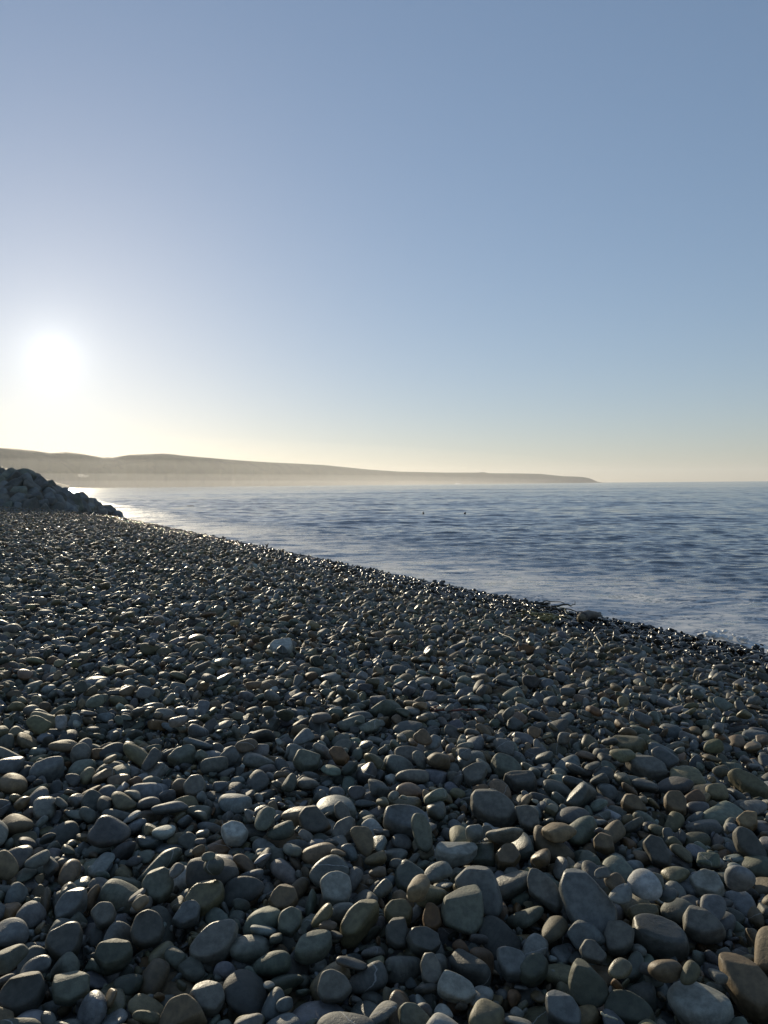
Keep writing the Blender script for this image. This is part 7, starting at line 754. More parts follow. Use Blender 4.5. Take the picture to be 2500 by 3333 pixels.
1130,2089,61,2,-2,2,4,42,-1031,2090,42,6,5,-15,35,20,-1070,2090,43,-2,1,-25,35,63,-393,2090,35,0,-2,3,2,50,-75,2090,26,0,-1,5,14,81,169,2090,53,-1,0,-16,31,20,562,2090,41,7,-1,18,39,30,1118,2091,33,1,2,0,10,55,-602,2091,39,0,-3,8,14,61,732,2091,46,6,2,-18,30,27,334,2091,21,-5,5,-15,25,43,936,2092,16,1,-2,-29,7,25,401,2092,72,-2,1,-16,5,48,-191,2092,26,6,-1,-21,23,52,-678,2092,49,4,1,11,10,33,-78,2092,53,3,0,-23,12,65,
186,2093,45,0,7,-27,26,32,1147,2093,47,-4,2,25,35,40,938,2093,25,-5,-7,10,34,16,685,2094,57,-6,4,29,11,52,473,2094,49,5,2,7,35,62,1198,2094,42,0,3,3,1,63,563,2095,22,1,2,14,33,69,76,2095,53,-11,0,16,17,29,-518,2096,49,1,1,-1,16,16,-494,2096,34,-13,-3,-26,30,21,519,2096,46,-9,-2,27,3,37,-565,2097,55,3,2,-6,15,18,172,2097,28,5,6,22,10,66,-393,2098,54,11,-8,-22,12,25,-1014,2098,51,-1,0,-10,18,24,712,2099,31,-7,12,27,7,30,
-133,2100,19,-4,1,-24,32,29,-649,2102,35,6,-9,23,22,16,-1218,2102,47,3,4,-21,6,45,585,2103,64,-3,-3,9,20,67,-344,2103,22,-2,3,12,11,44,660,2103,39,-16,8,-20,9,34,-520,2103,39,6,-3,15,24,39,-612,2104,21,2,5,-25,3,45,-524,2105,55,-1,-3,-15,12,22,-258,2105,36,-3,5,15,2,40,-1229,2105,27,10,-4,12,28,44,-674,2105,38,0,2,-17,22,45,-941,2106,27,1,1,-19,5,81,-324,2106,48,-14,-3,0,30,51,-763,2106,28,-1,3,-28,32,81,1043,2107,64,-4,-2,14,5,55,
-880,2107,22,7,9,-27,27,34,-292,2107,31,8,-10,16,25,22,1221,2107,58,8,2,20,14,60,-112,2108,25,12,-1,14,14,35,916,2108,20,-1,-2,22,26,37,159,2108,49,0,9,3,15,26,704,2108,38,4,-13,-21,15,38,658,2109,20,-8,-2,13,16,32,755,2109,28,5,3,17,4,64,-938,2109,62,-7,-1,-11,15,50,-30,2109,74,-7,8,-2,13,69,376,2109,50,-3,3,10,6,27,244,2110,34,-1,2,1,38,96,-1121,2110,63,8,5,1,30,59,-550,2112,22,0,0,-7,26,52,-161,2112,20,4,-5,-25,7,45,
1088,2112,48,6,7,25,37,36,-416,2112,19,-1,0,-8,23,42,1015,2113,36,-3,-1,15,25,52,640,2113,21,7,-3,-26,35,25,-10,2113,39,-2,10,-10,17,32,-905,2113,54,-12,-5,17,5,33,377,2115,32,-1,6,-13,20,38,217,2115,59,-4,-3,-8,8,35,-846,2115,62,1,-3,-14,38,24,755,2116,57,-7,-5,-3,14,46,953,2116,21,-1,-1,15,22,46,930,2117,47,6,1,26,23,29,-231,2117,38,-2,5,-13,36,25,-868,2117,44,-6,-2,-13,15,58,-90,2118,31,9,-1,8,1,22,-546,2118,48,12,-21,19,15,43,
781,2118,41,-8,1,-25,5,26,1177,2118,32,6,1,4,38,46,-435,2119,35,1,-3,7,4,54,1057,2119,37,2,-5,25,3,59,-1006,2119,27,1,3,7,4,71,-621,2120,37,-3,-2,-17,2,29,-287,2120,53,-1,-20,20,1,46,-470,2120,41,12,-1,29,38,22,632,2121,59,14,3,8,30,40,-514,2121,32,2,2,3,5,24,1168,2121,53,2,1,-21,4,38,661,2121,56,-19,7,-4,25,28,890,2122,64,-8,0,11,24,51,-1066,2122,62,4,11,27,2,48,-639,2122,26,13,10,14,38,37,504,2122,31,-3,-1,19,18,44,
-1075,2123,23,1,-1,25,26,58,-808,2123,20,-2,0,17,38,34,916,2123,36,-5,5,5,27,37,440,2123,54,3,1,-16,12,37,617,2123,37,-7,2,-11,22,44,436,2124,27,4,-2,-26,4,75,544,2124,40,-3,0,-18,30,47,853,2124,41,5,-5,-13,24,61,-597,2125,34,0,0,24,3,29,-359,2125,36,-1,5,16,21,57,-190,2126,27,-7,-8,-21,11,39,-397,2127,43,15,22,-12,14,46,-502,2127,48,-11,6,-7,2,39,-839,2129,19,5,-2,-3,20,24,-254,2129,21,5,-2,14,2,36,725,2129,52,4,6,-10,18,41,
-64,2129,46,23,0,-14,11,43,570,2129,81,2,-1,-28,34,46,1123,2130,49,-4,-6,28,1,61,-1196,2130,60,-2,-6,2,36,33,948,2132,37,-11,2,16,35,35,985,2132,35,0,4,5,1,42,-702,2133,45,4,6,20,35,41,-1171,2134,33,-1,-2,-8,30,100,676,2134,43,-1,-9,23,32,59,-984,2134,48,-6,2,6,31,61,270,2135,65,-17,-21,3,38,59,358,2135,26,-4,-12,-5,9,38,-506,2135,70,-6,-10,-22,21,40,-776,2136,52,0,-10,-20,15,42,401,2136,62,-3,6,-3,17,65,771,2136,52,12,13,-13,29,30,
1219,2137,41,1,-2,2,3,46,-41,2137,30,6,21,21,3,60,110,2137,55,-2,0,-9,34,59,1095,2138,63,0,-3,-16,1,65,-9,2138,43,-6,4,-14,3,27,1020,2138,53,20,-22,-8,35,38,1248,2139,18,2,-3,-4,30,23,1139,2140,34,10,11,-26,22,33,902,2140,21,-1,5,19,15,34,-676,2141,32,-4,-7,24,11,36,882,2141,42,4,13,18,34,24,176,2141,51,4,-3,-12,16,70,-90,2142,36,1,10,-21,32,41,-284,2142,36,2,-4,3,28,78,701,2142,24,0,0,-3,17,48,1217,2143,57,-7,20,-14,9,24,
-788,2143,29,9,-3,-19,14,33,632,2143,37,-11,-13,-21,35,38,-450,2143,44,2,-2,-21,3,37,748,2144,20,5,-2,-27,11,33,-1097,2144,45,-5,1,2,17,47,-607,2144,25,3,3,-8,34,46,206,2144,39,-12,-6,6,22,29,-164,2144,32,5,5,-21,29,36,803,2146,39,-1,7,-25,34,50,1176,2147,23,4,-1,8,12,49,-928,2147,45,0,4,25,22,60,645,2147,57,-2,-2,-6,6,27,607,2147,58,2,-2,8,10,59,1026,2147,38,10,3,1,16,32,296,2148,38,7,-6,0,37,36,-517,2148,36,5,1,19,30,32,
-810,2148,42,0,13,-18,39,37,15,2148,17,-1,3,-22,34,20,271,2148,46,4,5,29,37,37,-210,2148,50,-2,-3,4,2,66,-767,2151,29,6,-4,25,2,25,876,2151,28,7,7,20,7,29,1106,2152,32,0,9,-21,20,38,487,2152,47,1,-3,17,36,59,48,2153,24,2,0,-26,30,48,-469,2153,26,-1,1,-21,3,60,-1254,2153,57,4,8,12,7,32,564,2155,57,-11,-9,20,29,53,127,2155,20,0,1,-17,29,60,-739,2155,50,-5,-4,-27,39,37,1065,2155,33,0,7,-28,8,48,141,2156,43,11,-19,-2,15,30,
-418,2156,23,0,2,-19,39,53,380,2156,46,-2,-1,-30,26,36,-633,2157,44,1,7,30,14,38,401,2158,34,0,-2,-6,32,36,951,2158,20,-1,-1,29,34,35,-1159,2158,76,2,11,-19,3,75,967,2158,33,-1,1,15,25,32,-1121,2159,22,13,1,18,33,28,642,2159,48,8,-3,13,4,19,461,2159,35,-1,12,17,32,20,-884,2160,23,0,0,-20,9,66,726,2160,37,-4,-2,4,27,44,461,2160,21,4,-4,0,8,39,888,2160,47,1,-3,-19,10,30,661,2161,21,-13,22,-16,29,28,-817,2161,28,5,-3,16,5,50,
900,2161,32,-5,2,1,36,47,996,2161,42,0,-7,-15,7,56,-1052,2162,66,-2,5,-1,10,86,-779,2162,49,2,1,10,2,22,884,2162,56,1,-4,-17,28,36,-969,2163,57,-1,0,10,8,54,960,2163,53,-12,22,5,4,37,1058,2164,50,-3,-4,19,31,46,928,2164,47,-3,6,-11,16,69,590,2164,31,-1,7,13,20,35,-87,2165,21,-1,1,27,18,51,-648,2165,27,4,-14,-6,22,28,-192,2165,24,0,3,-8,11,49,-42,2166,21,-3,-4,-10,4,27,-138,2168,46,-3,1,-31,28,56,1019,2168,23,0,-3,9,2,50,
-62,2168,34,2,-4,23,1,21,-605,2169,22,4,-19,13,28,27,-251,2169,25,5,-9,-12,21,43,-1006,2170,37,5,-7,-24,28,60,-752,2170,36,8,2,-3,5,31,-787,2170,38,-5,8,0,17,31,342,2170,23,-2,0,31,24,54,-898,2171,42,-12,-4,-7,6,40,-12,2172,43,-1,-3,-14,37,27,283,2172,26,0,0,-23,16,70,-23,2172,32,-5,-2,-22,8,51,1193,2172,72,7,2,9,11,86,188,2173,27,-1,-2,15,17,64,1010,2173,56,0,3,24,27,36,424,2174,47,-3,-1,-7,23,68,-1219,2176,48,-4,-4,8,37,94,
-490,2176,57,-3,-2,27,5,81,-575,2177,41,28,-4,-5,19,58,-1268,2178,30,-5,-1,-19,2,20,-100,2179,35,-7,7,28,15,40,631,2179,41,-1,-1,11,5,39,-229,2179,37,0,-4,-26,10,25,-1116,2179,57,0,-12,28,1,74,-324,2180,25,-2,1,9,36,62,124,2180,44,4,7,15,26,30,325,2180,54,5,20,-17,23,37,-416,2180,58,4,-3,17,1,90,-1262,2181,19,0,1,8,16,33,1089,2181,28,-2,-2,25,34,30,339,2181,41,2,-3,-17,36,41,-163,2182,36,11,-9,21,13,50,21,2183,43,4,6,21,2,59,
463,2184,32,-7,0,10,5,33,287,2184,46,-1,0,-7,24,35,522,2185,25,-2,-4,-24,29,68,-705,2185,48,-4,-9,-22,5,36,382,2185,49,-1,6,11,33,44,690,2185,46,-29,12,-1,8,63,-589,2185,24,-4,9,-23,15,37,560,2185,38,8,0,17,21,46,99,2186,35,3,-30,-4,29,50,-27,2186,52,-6,-16,-1,22,35,-766,2186,56,1,0,-2,35,44,-108,2186,47,-3,-3,-8,9,30,672,2186,30,0,2,-3,24,38,-667,2187,47,5,3,-17,1,49,162,2187,64,-2,2,25,22,66,366,2187,41,-1,3,11,0,26,
-306,2187,44,-8,1,-7,31,61,597,2188,52,4,-3,13,5,48,-216,2188,19,0,-4,-31,35,28,803,2188,32,-1,0,-27,9,60,948,2188,72,0,-3,0,36,47,1241,2189,36,3,0,-22,15,97,894,2189,53,23,-9,-4,31,27,752,2190,112,-4,4,18,37,29,-1028,2190,38,3,-3,5,38,27,-811,2190,64,-1,5,-26,10,46,-805,2190,43,-3,-10,-28,22,47,629,2190,65,4,3,-2,2,44,-1218,2190,70,-6,-2,2,15,29,-1067,2191,28,6,2,7,14,82,-75,2191,43,-1,3,14,33,23,-211,2192,29,-7,-1,-29,28,23,
885,2192,39,7,-2,-11,8,32,-543,2192,46,-23,-10,-16,34,42,-963,2192,39,-2,1,-15,36,55,851,2192,55,-1,6,-13,1,84,-1250,2192,59,5,-9,-19,6,59,-53,2193,28,-1,0,3,0,47,318,2193,34,-1,-5,-22,21,24,1131,2193,44,-1,2,27,12,82,167,2194,43,2,-3,-26,28,58,-635,2194,36,1,2,-7,21,52,-909,2194,46,-6,-8,-19,17,47,-397,2195,34,5,-4,-21,0,44,42,2196,21,-1,0,-10,21,42,-46,2196,52,-2,-2,-30,33,21,-614,2196,58,1,-3,-20,36,52,-1161,2197,34,10,2,-15,5,25,
-18,2198,40,7,-2,-9,18,35,-1278,2198,41,2,4,1,33,46,-440,2198,39,2,1,11,29,67,803,2199,47,-5,6,6,28,21,-990,2200,42,-13,-18,19,22,24,-1144,2200,46,21,-4,6,12,21,-358,2202,64,6,-4,-2,35,57,1076,2202,53,-3,-11,-7,1,57,1169,2202,33,-2,-8,14,1,40,-94,2202,44,4,-7,-8,16,32,298,2203,37,-3,-8,-8,18,19,318,2203,50,-5,-10,-2,35,35,-825,2204,52,-10,-5,1,32,33,1038,2205,37,3,-7,-14,7,58,-118,2206,24,2,2,3,11,31,-11,2206,31,7,0,-19,21,26,
-1272,2206,20,-1,3,17,18,39,-1233,2206,19,-1,-1,8,27,42,1057,2207,21,1,0,-20,5,48,1024,2207,61,2,5,31,38,53,138,2208,32,8,-1,13,11,38,-1011,2208,22,2,4,15,19,52,1194,2208,51,-3,2,11,8,40,968,2208,49,4,0,-9,4,74,-48,2209,40,-2,-8,-21,22,37,825,2209,20,-1,-1,4,21,37,-849,2209,38,-1,4,-21,22,68,417,2210,27,4,-4,-14,14,34,344,2210,37,8,-12,17,2,32,-298,2211,19,-2,-9,19,1,29,396,2212,36,2,4,-14,11,32,792,2213,18,2,2,22,12,33,
-331,2213,16,-2,1,-17,13,23,507,2214,39,4,0,12,20,42,414,2214,40,-6,0,-19,23,25,-714,2214,61,1,1,24,25,71,1282,2214,25,12,-20,-17,16,47,996,2214,18,3,2,8,0,42,-66,2214,16,1,-1,-22,10,29,606,2215,35,0,1,-17,22,65,542,2215,41,1,2,-28,26,33,1097,2215,20,1,4,30,17,29,-245,2215,20,0,-2,-4,8,52,914,2216,28,0,2,7,32,70,1140,2216,20,0,0,-28,8,56,567,2216,24,5,4,1,36,43,-632,2216,21,2,0,12,26,43,-1104,2217,41,5,2,9,6,73,
11,2217,20,2,6,19,23,36,-196,2217,20,0,-1,-10,26,42,570,2217,51,17,12,-19,29,38,-797,2218,46,-4,-22,11,10,42,473,2218,23,-1,2,-6,38,48,-744,2218,39,-1,-1,1,10,74,-565,2218,27,16,25,8,26,55,447,2218,43,-6,-4,21,24,59,851,2218,40,2,8,-19,39,36,202,2219,37,3,-1,3,26,44]).reshape(-1, 8)
# ---- rock armour at the end of the beach ----------------------------------------------------
TONE = {'grey': (.160,.151,.122), 'bluegrey': (.146,.150,.136), 'greygreen': (.145,.151,.110), 'darkgrey': (.088,.085,.069), 'darkgreen': (.083,.087,.059),
        'brown': (.165,.118,.064), 'rust': (.165,.094,.042), 'olive': (.153,.133,.070), 'pale': (.29,.29,.245), 'white': (.42,.425,.375), 'tan': (.25,.178,.09)}
SKYLINE = [(-150,1505),(-60,1520),(0,1532),(30,1538),(45,1536),(60,1536),(75,1540),(95,1549),(112,1546),(122,1550),(150,1567),(170,1574),(185,1583),(205,1592),(240,1606),(275,1620),(300,1636),(330,1645),(350,1656),(372,1664),(395,1680),(410,1688)]
FOOTLINE = [(-150,1642),(0,1651),(100,1656),(200,1663),(300,1671),(350,1677),(395,1685),(412,1690)]
def rock_proto(k, level=3):
    rng = np.random.default_rng(7700+k); D, F = ico(level)
    m = int(rng.integers(7, 12)); N = rng.normal(size=(m, 3)); N /= np.linalg.norm(N, axis=1)[:,None]
    N = np.vstack([N, np.eye(3), -np.eye(3)]); H = rng.uniform(.68, 1.05, len(N))
    P = D*(plane_body(D, N, H, 11)*(1+wobble(D, rng, .03, 3)+wobble(D, rng, .012, 8)))[:,None]
    ext = (P.max(0)-P.min(0))/2
    return P/ext*np.array([1, rng.uniform(.65,.95), rng.uniform(.5,.8)]), F
ROCKS = [mesh('boulder', *rock_proto(k)) for k in range(12)]
for me in ROCKS:
    me.materials.append(M_ROCK); me.polygons.foreach_set('use_smooth', np.ones(len(me.polygons), bool))
def armour():
    rng = np.random.default_rng(21); items = []; core = []
    U = np.linspace(-150, 384, 80)
    for u in U:
        f = on_beach(u, interp(FOOTLINE, u)); df = math.hypot(f[0], f[1])
        h = max(interp(FOOTLINE, u)-interp(SKYLINE, u), 6)*df/FPX
        dd = ray(u, interp(SKYLINE, u)+8); hor = math.hypot(dd[0], dd[1]); dc = df+.8+h*1.25
        c = np.array([dd[0]/hor*dc, dd[1]/hor*dc, EYE+dc*dd[2]/hor])
        core.append((f, c, h))
    rows = []
    for f, c, h in core:
        b = c+(c-f)*np.array([1, 1, 0])*1.0; b[2] = f[2]-.6
        rows.append([f-np.array([0, 0, .6]), f+(c-f)*.35-np.array([0,0,.45]), c-np.array([0, 0, .55]), b])
    kind(link('embankment', mesh('embankment', np.array(rows).reshape(-1, 3), grid_faces(len(core), 4)[:, ::-1]), M_ROCK), 'structure')
    # courses from the foot up to the crest
    F3 = np.array([a for a, _, _ in core]); C3 = np.array([b for _, b, _ in core]); Hh = np.array([c for _, _, c in core])
    seg = np.r_[0, np.cumsum(np.linalg.norm(np.diff(F3, axis=0), axis=1))]
    L = seg[-1]
    for tier in range(9):
        x = .25*(tier % 2)
        while x < L:
            f = np.array([np.interp(x, seg, F3[:, k]) for k in range(3)]); c = np.array([np.interp(x, seg, C3[:, k]) for k in range(3)]); h = float(np.interp(x, seg, Hh))
            face = np.linalg.norm(c-f); n = max(1, round(face/.8)); size = rng.uniform(.52, .92)*(.75+.25*min(1, h/1.6))
            if tier <= n:
                t = tier/n
                p = f+(c-f)*t
                crest = tier == n
                up = size*.42 if crest else size*.15
                p = p+np.array([rng.normal(0, .09), rng.normal(0, .12), -up+rng.normal(0, .06)])
                items.append((tier, crest, p, size, int(rng.integers(12)), rng.normal(size=4), rng.choice(['bluegrey', 'grey', 'darkgrey', 'greygreen', 'bluegrey'])))
            x += size*rng.uniform(1.15, 1.5)
    # number them within their course, from the seaward end
    items = [i for i in items if project(i[2])[0, 0] > -40]
    ORD = 'first second third fourth fifth sixth seventh eighth ninth tenth eleventh twelfth thirteenth fourteenth fifteenth sixteenth seventeenth eighteenth nineteenth twentieth'.split()
    def ordn(k):
        return ORD[k] if k < 20 else ('twenty-'+ORD[k-20] if k < 29 else ('thirtieth' if k == 29 else 'thirty-'+ORD[k-30] if k < 39 else 'fortieth' if k == 39 else 'forty-'+ORD[k-40]))
    ROW = ['foot course', 'second course', 'third course', 'fourth course', 'fifth course', 'sixth course', 'seventh course', 'eighth course', 'ninth course']
    for key in sorted({('crest' if c else t) for t, c, *_ in items}, key=str):
        grp = sorted([i for i in items if ('crest' if i[1] else i[0]) == key], key=lambda i: -project(i[2])[0, 0])
        for k, (tier, crest, p, size, pr, q, tone) in enumerate(grp):
            o = bpy.data.objects.new('boulder', ROCKS[pr]); COL.objects.link(o)
            o.location = p; o.rotation_mode = 'QUATERNION'; o.rotation_quaternion = Quaternion(q).normalized(); o.scale = (size,)*3
            tn = np.array(TONE[tone])*rng.uniform(.78, 1.15)*np.array([.95, 1, 1.04]); o['tone'] = [float(a) for a in tn]
            w = {'bluegrey': 'blue-grey', 'grey': 'grey', 'darkgrey': 'dark grey', 'greygreen': 'grey-green'}[tone]
            where = 'crest' if key == 'crest' else ROW[key]
            thing(o, f'{w} boulder in the {where} of the rock mound, {ordn(k)} from the sea', 'boulder', 'boulders of the rock armour')
armour()

# ---- the stones of the beach -----------------------------------------------------------------
N_SINGLE = 228
def smooth_mesh(name, P, F, mat):
    me = mesh(name, P, F); me.materials.append(mat); me.polygons.foreach_set('use_smooth', np.ones(len(me.polygons), bool)); return me
PROTO = [proto(k, 3) for k in range(N_PROTO)]
PROTO_ME = [smooth_mesh('beach_stone', P, F, M_STONE) for P, F in PROTO]
SX, SY, SZ = DATA[:,0]/500, DATA[:,1]/500, DATA[:,2]/400
_rv = DATA[:,3:6]/10; _an = np.linalg.norm(_rv, axis=1)
SQ = np.hstack([np.cos(_an/2)[:,None], _rv*(np.sin(_an/2)/np.maximum(_an, 1e-9))[:,None]])
SK, SS = DATA[:,6], DATA[:,7]/1000
NS = len(DATA)
rs = np.random.default_rng(99)
NAMES = ['grey', 'bluegrey', 'greygreen', 'darkgrey', 'darkgreen', 'brown', 'rust', 'olive', 'pale', 'tan']
PROB = [.21, .13, .15, .13, .07, .115, .03, .115, .04, .02]
PROB = np.array(PROB)/sum(PROB)
ST = rs.choice(len(NAMES), NS, p=PROB); SEED = rs.random(NS)
def tones(idx, r): return np.array([.85, .87, .91])*np.array([TONE[n] for n in NAMES])[idx]*(r.uniform(.68, 1.42, len(idx))[:,None])*r.normal(1, .03, (len(idx), 3))
SC3 = tones(ST, rs)
# 1. the stones one can name
hero_px = []
for i in range(len(HEROES)):
    X, F, C = hero_stone(i, 4)
    o = link('beach_stone', mesh('beach_stone', X, F), M_STONE); o.location = C
    t = np.array(TONE[HEROES[i][5]])*.9; o['tone'] = [float(a) for a in t]; o['seed'] = float((i*.377) % 1)
    thing(o, HEROES[i][7], 'stone', 'larger stones of the beach')
    hero_px.append(project(C)[0])
hero_px = np.array(hero_px)
# 2. the next largest in view, each told by the named stone beside it
def near_z(i): return SZ[i]-BED+float(beach_z(SX[i], SY[i]))
WORD = {'grey': 'grey', 'bluegrey': 'blue-grey', 'greygreen': 'grey-green', 'darkgrey': 'dark grey', 'darkgreen': 'dark green', 'brown': 'brown', 'rust': 'rusty brown', 'olive': 'olive', 'pale': 'pale grey', 'tan': 'tan'}
rel = {}
for i in range(min(N_SINGLE, NS)):
    P = project((SX[i], SY[i], near_z(i)))[0]
    d = hero_px[:, :2]-P[:2]; j = int(np.argmin(np.hypot(d[:,0], d[:,1]*1.25)))
    dx, dy = -d[j]
    w = ('below' if dy > 0 else 'above') if abs(dy)*1.25 > abs(dx) else ('right of' if dx > 0 else 'left of')
    rel.setdefault((j, w), []).append((math.hypot(dx, dy), i))
ORDW = ['next', 'second', 'third', 'fourth', 'fifth', 'sixth', 'seventh', 'eighth', 'ninth', 'tenth', 'eleventh', 'twelfth', 'thirteenth', 'fourteenth', 'fifteenth', 'sixteenth', 'seventeenth', 'eighteenth']
for (j, w), lst in rel.items():
    for k, (_, i) in enumerate(sorted(lst)):
        a = PROTO[SK[i]][0]; e = a.max(0)-a.min(0)
        shape = 'flat' if e[2]/e[0] < .45 else 'long' if e[1]/e[0] < .68 else 'rounded'
        size = 'large' if SS[i] > .062 else 'medium' if SS[i] > .045 else 'small'
        where = {'below': 'below', 'above': 'above', 'right of': 'right of', 'left of': 'left of'}[w]
        o = bpy.data.objects.new('beach_stone', PROTO_ME[SK[i]]); COL.objects.link(o)
        o.location = (SX[i], SY[i], near_z(i)); o.rotation_mode = 'QUATERNION'; o.rotation_quaternion = Quaternion(SQ[i]); o.scale = (SS[i],)*3
        o['tone'] = [float(c) for c in SC3[i]]; o['seed'] = float(SEED[i])
        thing(o, f'{size} {WORD[NAMES[ST[i]]]} {shape} stone {where} the {HEROES[j][6]}, {ORDW[min(k, 17)]} to it', 'stone', 'larger stones of the beach')
# 3. all the rest as one mass: patches of the same shingle laid over the whole beach
def qmul(a, b):
    w1, x1, y1, z1 = a; w2, x2, y2, z2 = b.T
    return np.stack([w1*w2-x1*x2-y1*y2-z1*z2, w1*x2+x1*w2+y1*z2-z1*y2, w1*y2-x1*z2+y1*w2+z1*x2, w1*z2+x1*y2-y1*x2+z1*w2], 1)
FLATNESS = np.abs(1-2*(SQ[:,1]**2+SQ[:,2]**2))        # 1 where a stone lies flat, 0 where it stands on edge
def lay_shingle():
    rng = np.random.default_rng(17)
    near = np.arange(min(N_SINGLE, NS), NS)
    P = [np.stack([SX[near], SY[near], SZ[near]-BED+beach_z(SX[near], SY[near])], 1)]
    Q = [SQ[near]]; S = [SS[near]]; K = [SK[near]]; T = [SC3[near]]; E = [SEED[near]]
    # patch centres on a jittered grid over the beach
    c = []
    g = 1.25
    for a in np.arange(-48, 18, g):
        for b in np.arange(-1.5, 92, g):
            x, y = a+rng.uniform(-.3, .3), b+rng.uniform(-.3, .3)
            s = inland(x, y)
            if -2.2 < s < 34 and abs(x) < .62*y+4.5 and -4.5+ .0*x < y: c.append((x, y))
    c = np.array(c)
    kd = kdtree.KDTree(len(c))
    for i, p in enumerate(c): kd.insert((p[0], p[1], 0), i)
    kd.balance()
    for i, (cx, cy) in enumerate(c):
        dist = math.hypot(cx, cy); sc = 1-.07*min(max((dist-4)/3, 0), 1)+.17*min(max((dist-8)/10, 0), 1)
        th = rng.uniform(0, 2*math.pi); ox, oy = rng.uniform(-.45, .45), rng.uniform(3.0, 3.15)
        co, si = math.cos(th), math.sin(th)
        dx, dy = SX-ox, SY-oy
        m = np.where(np.hypot(dx, dy)*sc < 1.27)[0]
        x = cx+sc*(co*dx[m]-si*dy[m]); y = cy+sc*(si*dx[m]+co*dy[m])
        ok = np.zeros(len(m), bool)
        for q in range(len(m)):
            X, Y = x[q], y[q]
            if abs(X) < .5*Y+.34 and 1.68 < Y < 4.42: continue
            near2 = kd.find_n((X, Y, 0), 2)
            if near2[0][1] != i: continue
            if len(near2) > 1 and near2[1][2]-near2[0][2] < .05 and rng.random() < .35: continue
            ok[q] = True
        m, x, y = m[ok], x[ok], y[ok]
        if not len(m): continue
        bz = beach_z(x, y); s_ = inland(x, y)
        keep = (s_ > .12+.16*np.sin(x*2.1)+.1*np.sin(x*5.3+y))
        keep &= ~((FLATNESS[m] < .5) & (SZ[m]-BED > -.01)) & ~((s_ < 1.3) & (SZ[m]-BED > .035))
        m, x, y, bz = m[keep], x[keep], y[keep], bz[keep]
        P.append(np.stack([x, y, bz+(SZ[m]-BED)*sc], 1)); Q.append(qmul((math.cos(th/2), 0, 0, math.sin(th/2)), SQ[m]))
        S.append(SS[m]*sc); K.append((SK[m]+0)); 
        t_ = rng.choice(len(NAMES), len(m), p=PROB); T.append(tones(t_, rng)); E.append(rng.random(len(m)))
    # grit and small pebbles down in the gaps
    n = 62000
    r_ = 1.4+13*rng.random(n)**.62; a_ = rng.uniform(-.66, .66, n); x = r_*np.sin(a_); y = r_*np.cos(a_)
    ok = inland(x, y) > .3; x, y = x[ok], y[ok]; n = len(x); sz = rng.uniform(.009, .024, n)
    P.append(np.stack([x, y, beach_z(x, y)-.07+rng.uniform(-.02, .03, n)], 1)); q_ = rng.normal(size=(n, 4)); Q.append(q_/np.linalg.norm(q_, axis=1)[:,None])
    S.append(sz); K.append(rng.integers(N_PROTO, size=n)); T.append(tones(rng.choice(len(NAMES), n, p=PROB), rng)); E.append(rng.random(n))
    P, Q, S, K, T, E = [np.concatenate(a) for a in (P, Q, S, K, T, E)]
    # room for the pale loaf that lies farther off
    keep = np.ones(len(P), bool)
    for i in range(len(HEROES)):
        X, F, C = hero_stone(i, 2)
        if C[1] > 4.3 or abs(C[0]) > .5*C[1]+.1:
            h = np.maximum(X.max(0), -X.min(0))+.02
            d = (P-C)/h
            keep &= ~((np.linalg.norm(d, axis=1) < 1) | ((np.abs(d[:,0]) < .8) & (d[:,1] < 0) & (d[:,1] > -2.2) & (P[:,2]+S > C[2]-.01)))
    return P[keep], Q[keep], S[keep], K[keep], T[keep], E[keep]
P, Q, S, K, T, E = lay_shingle()
print('stones laid:', len(P))
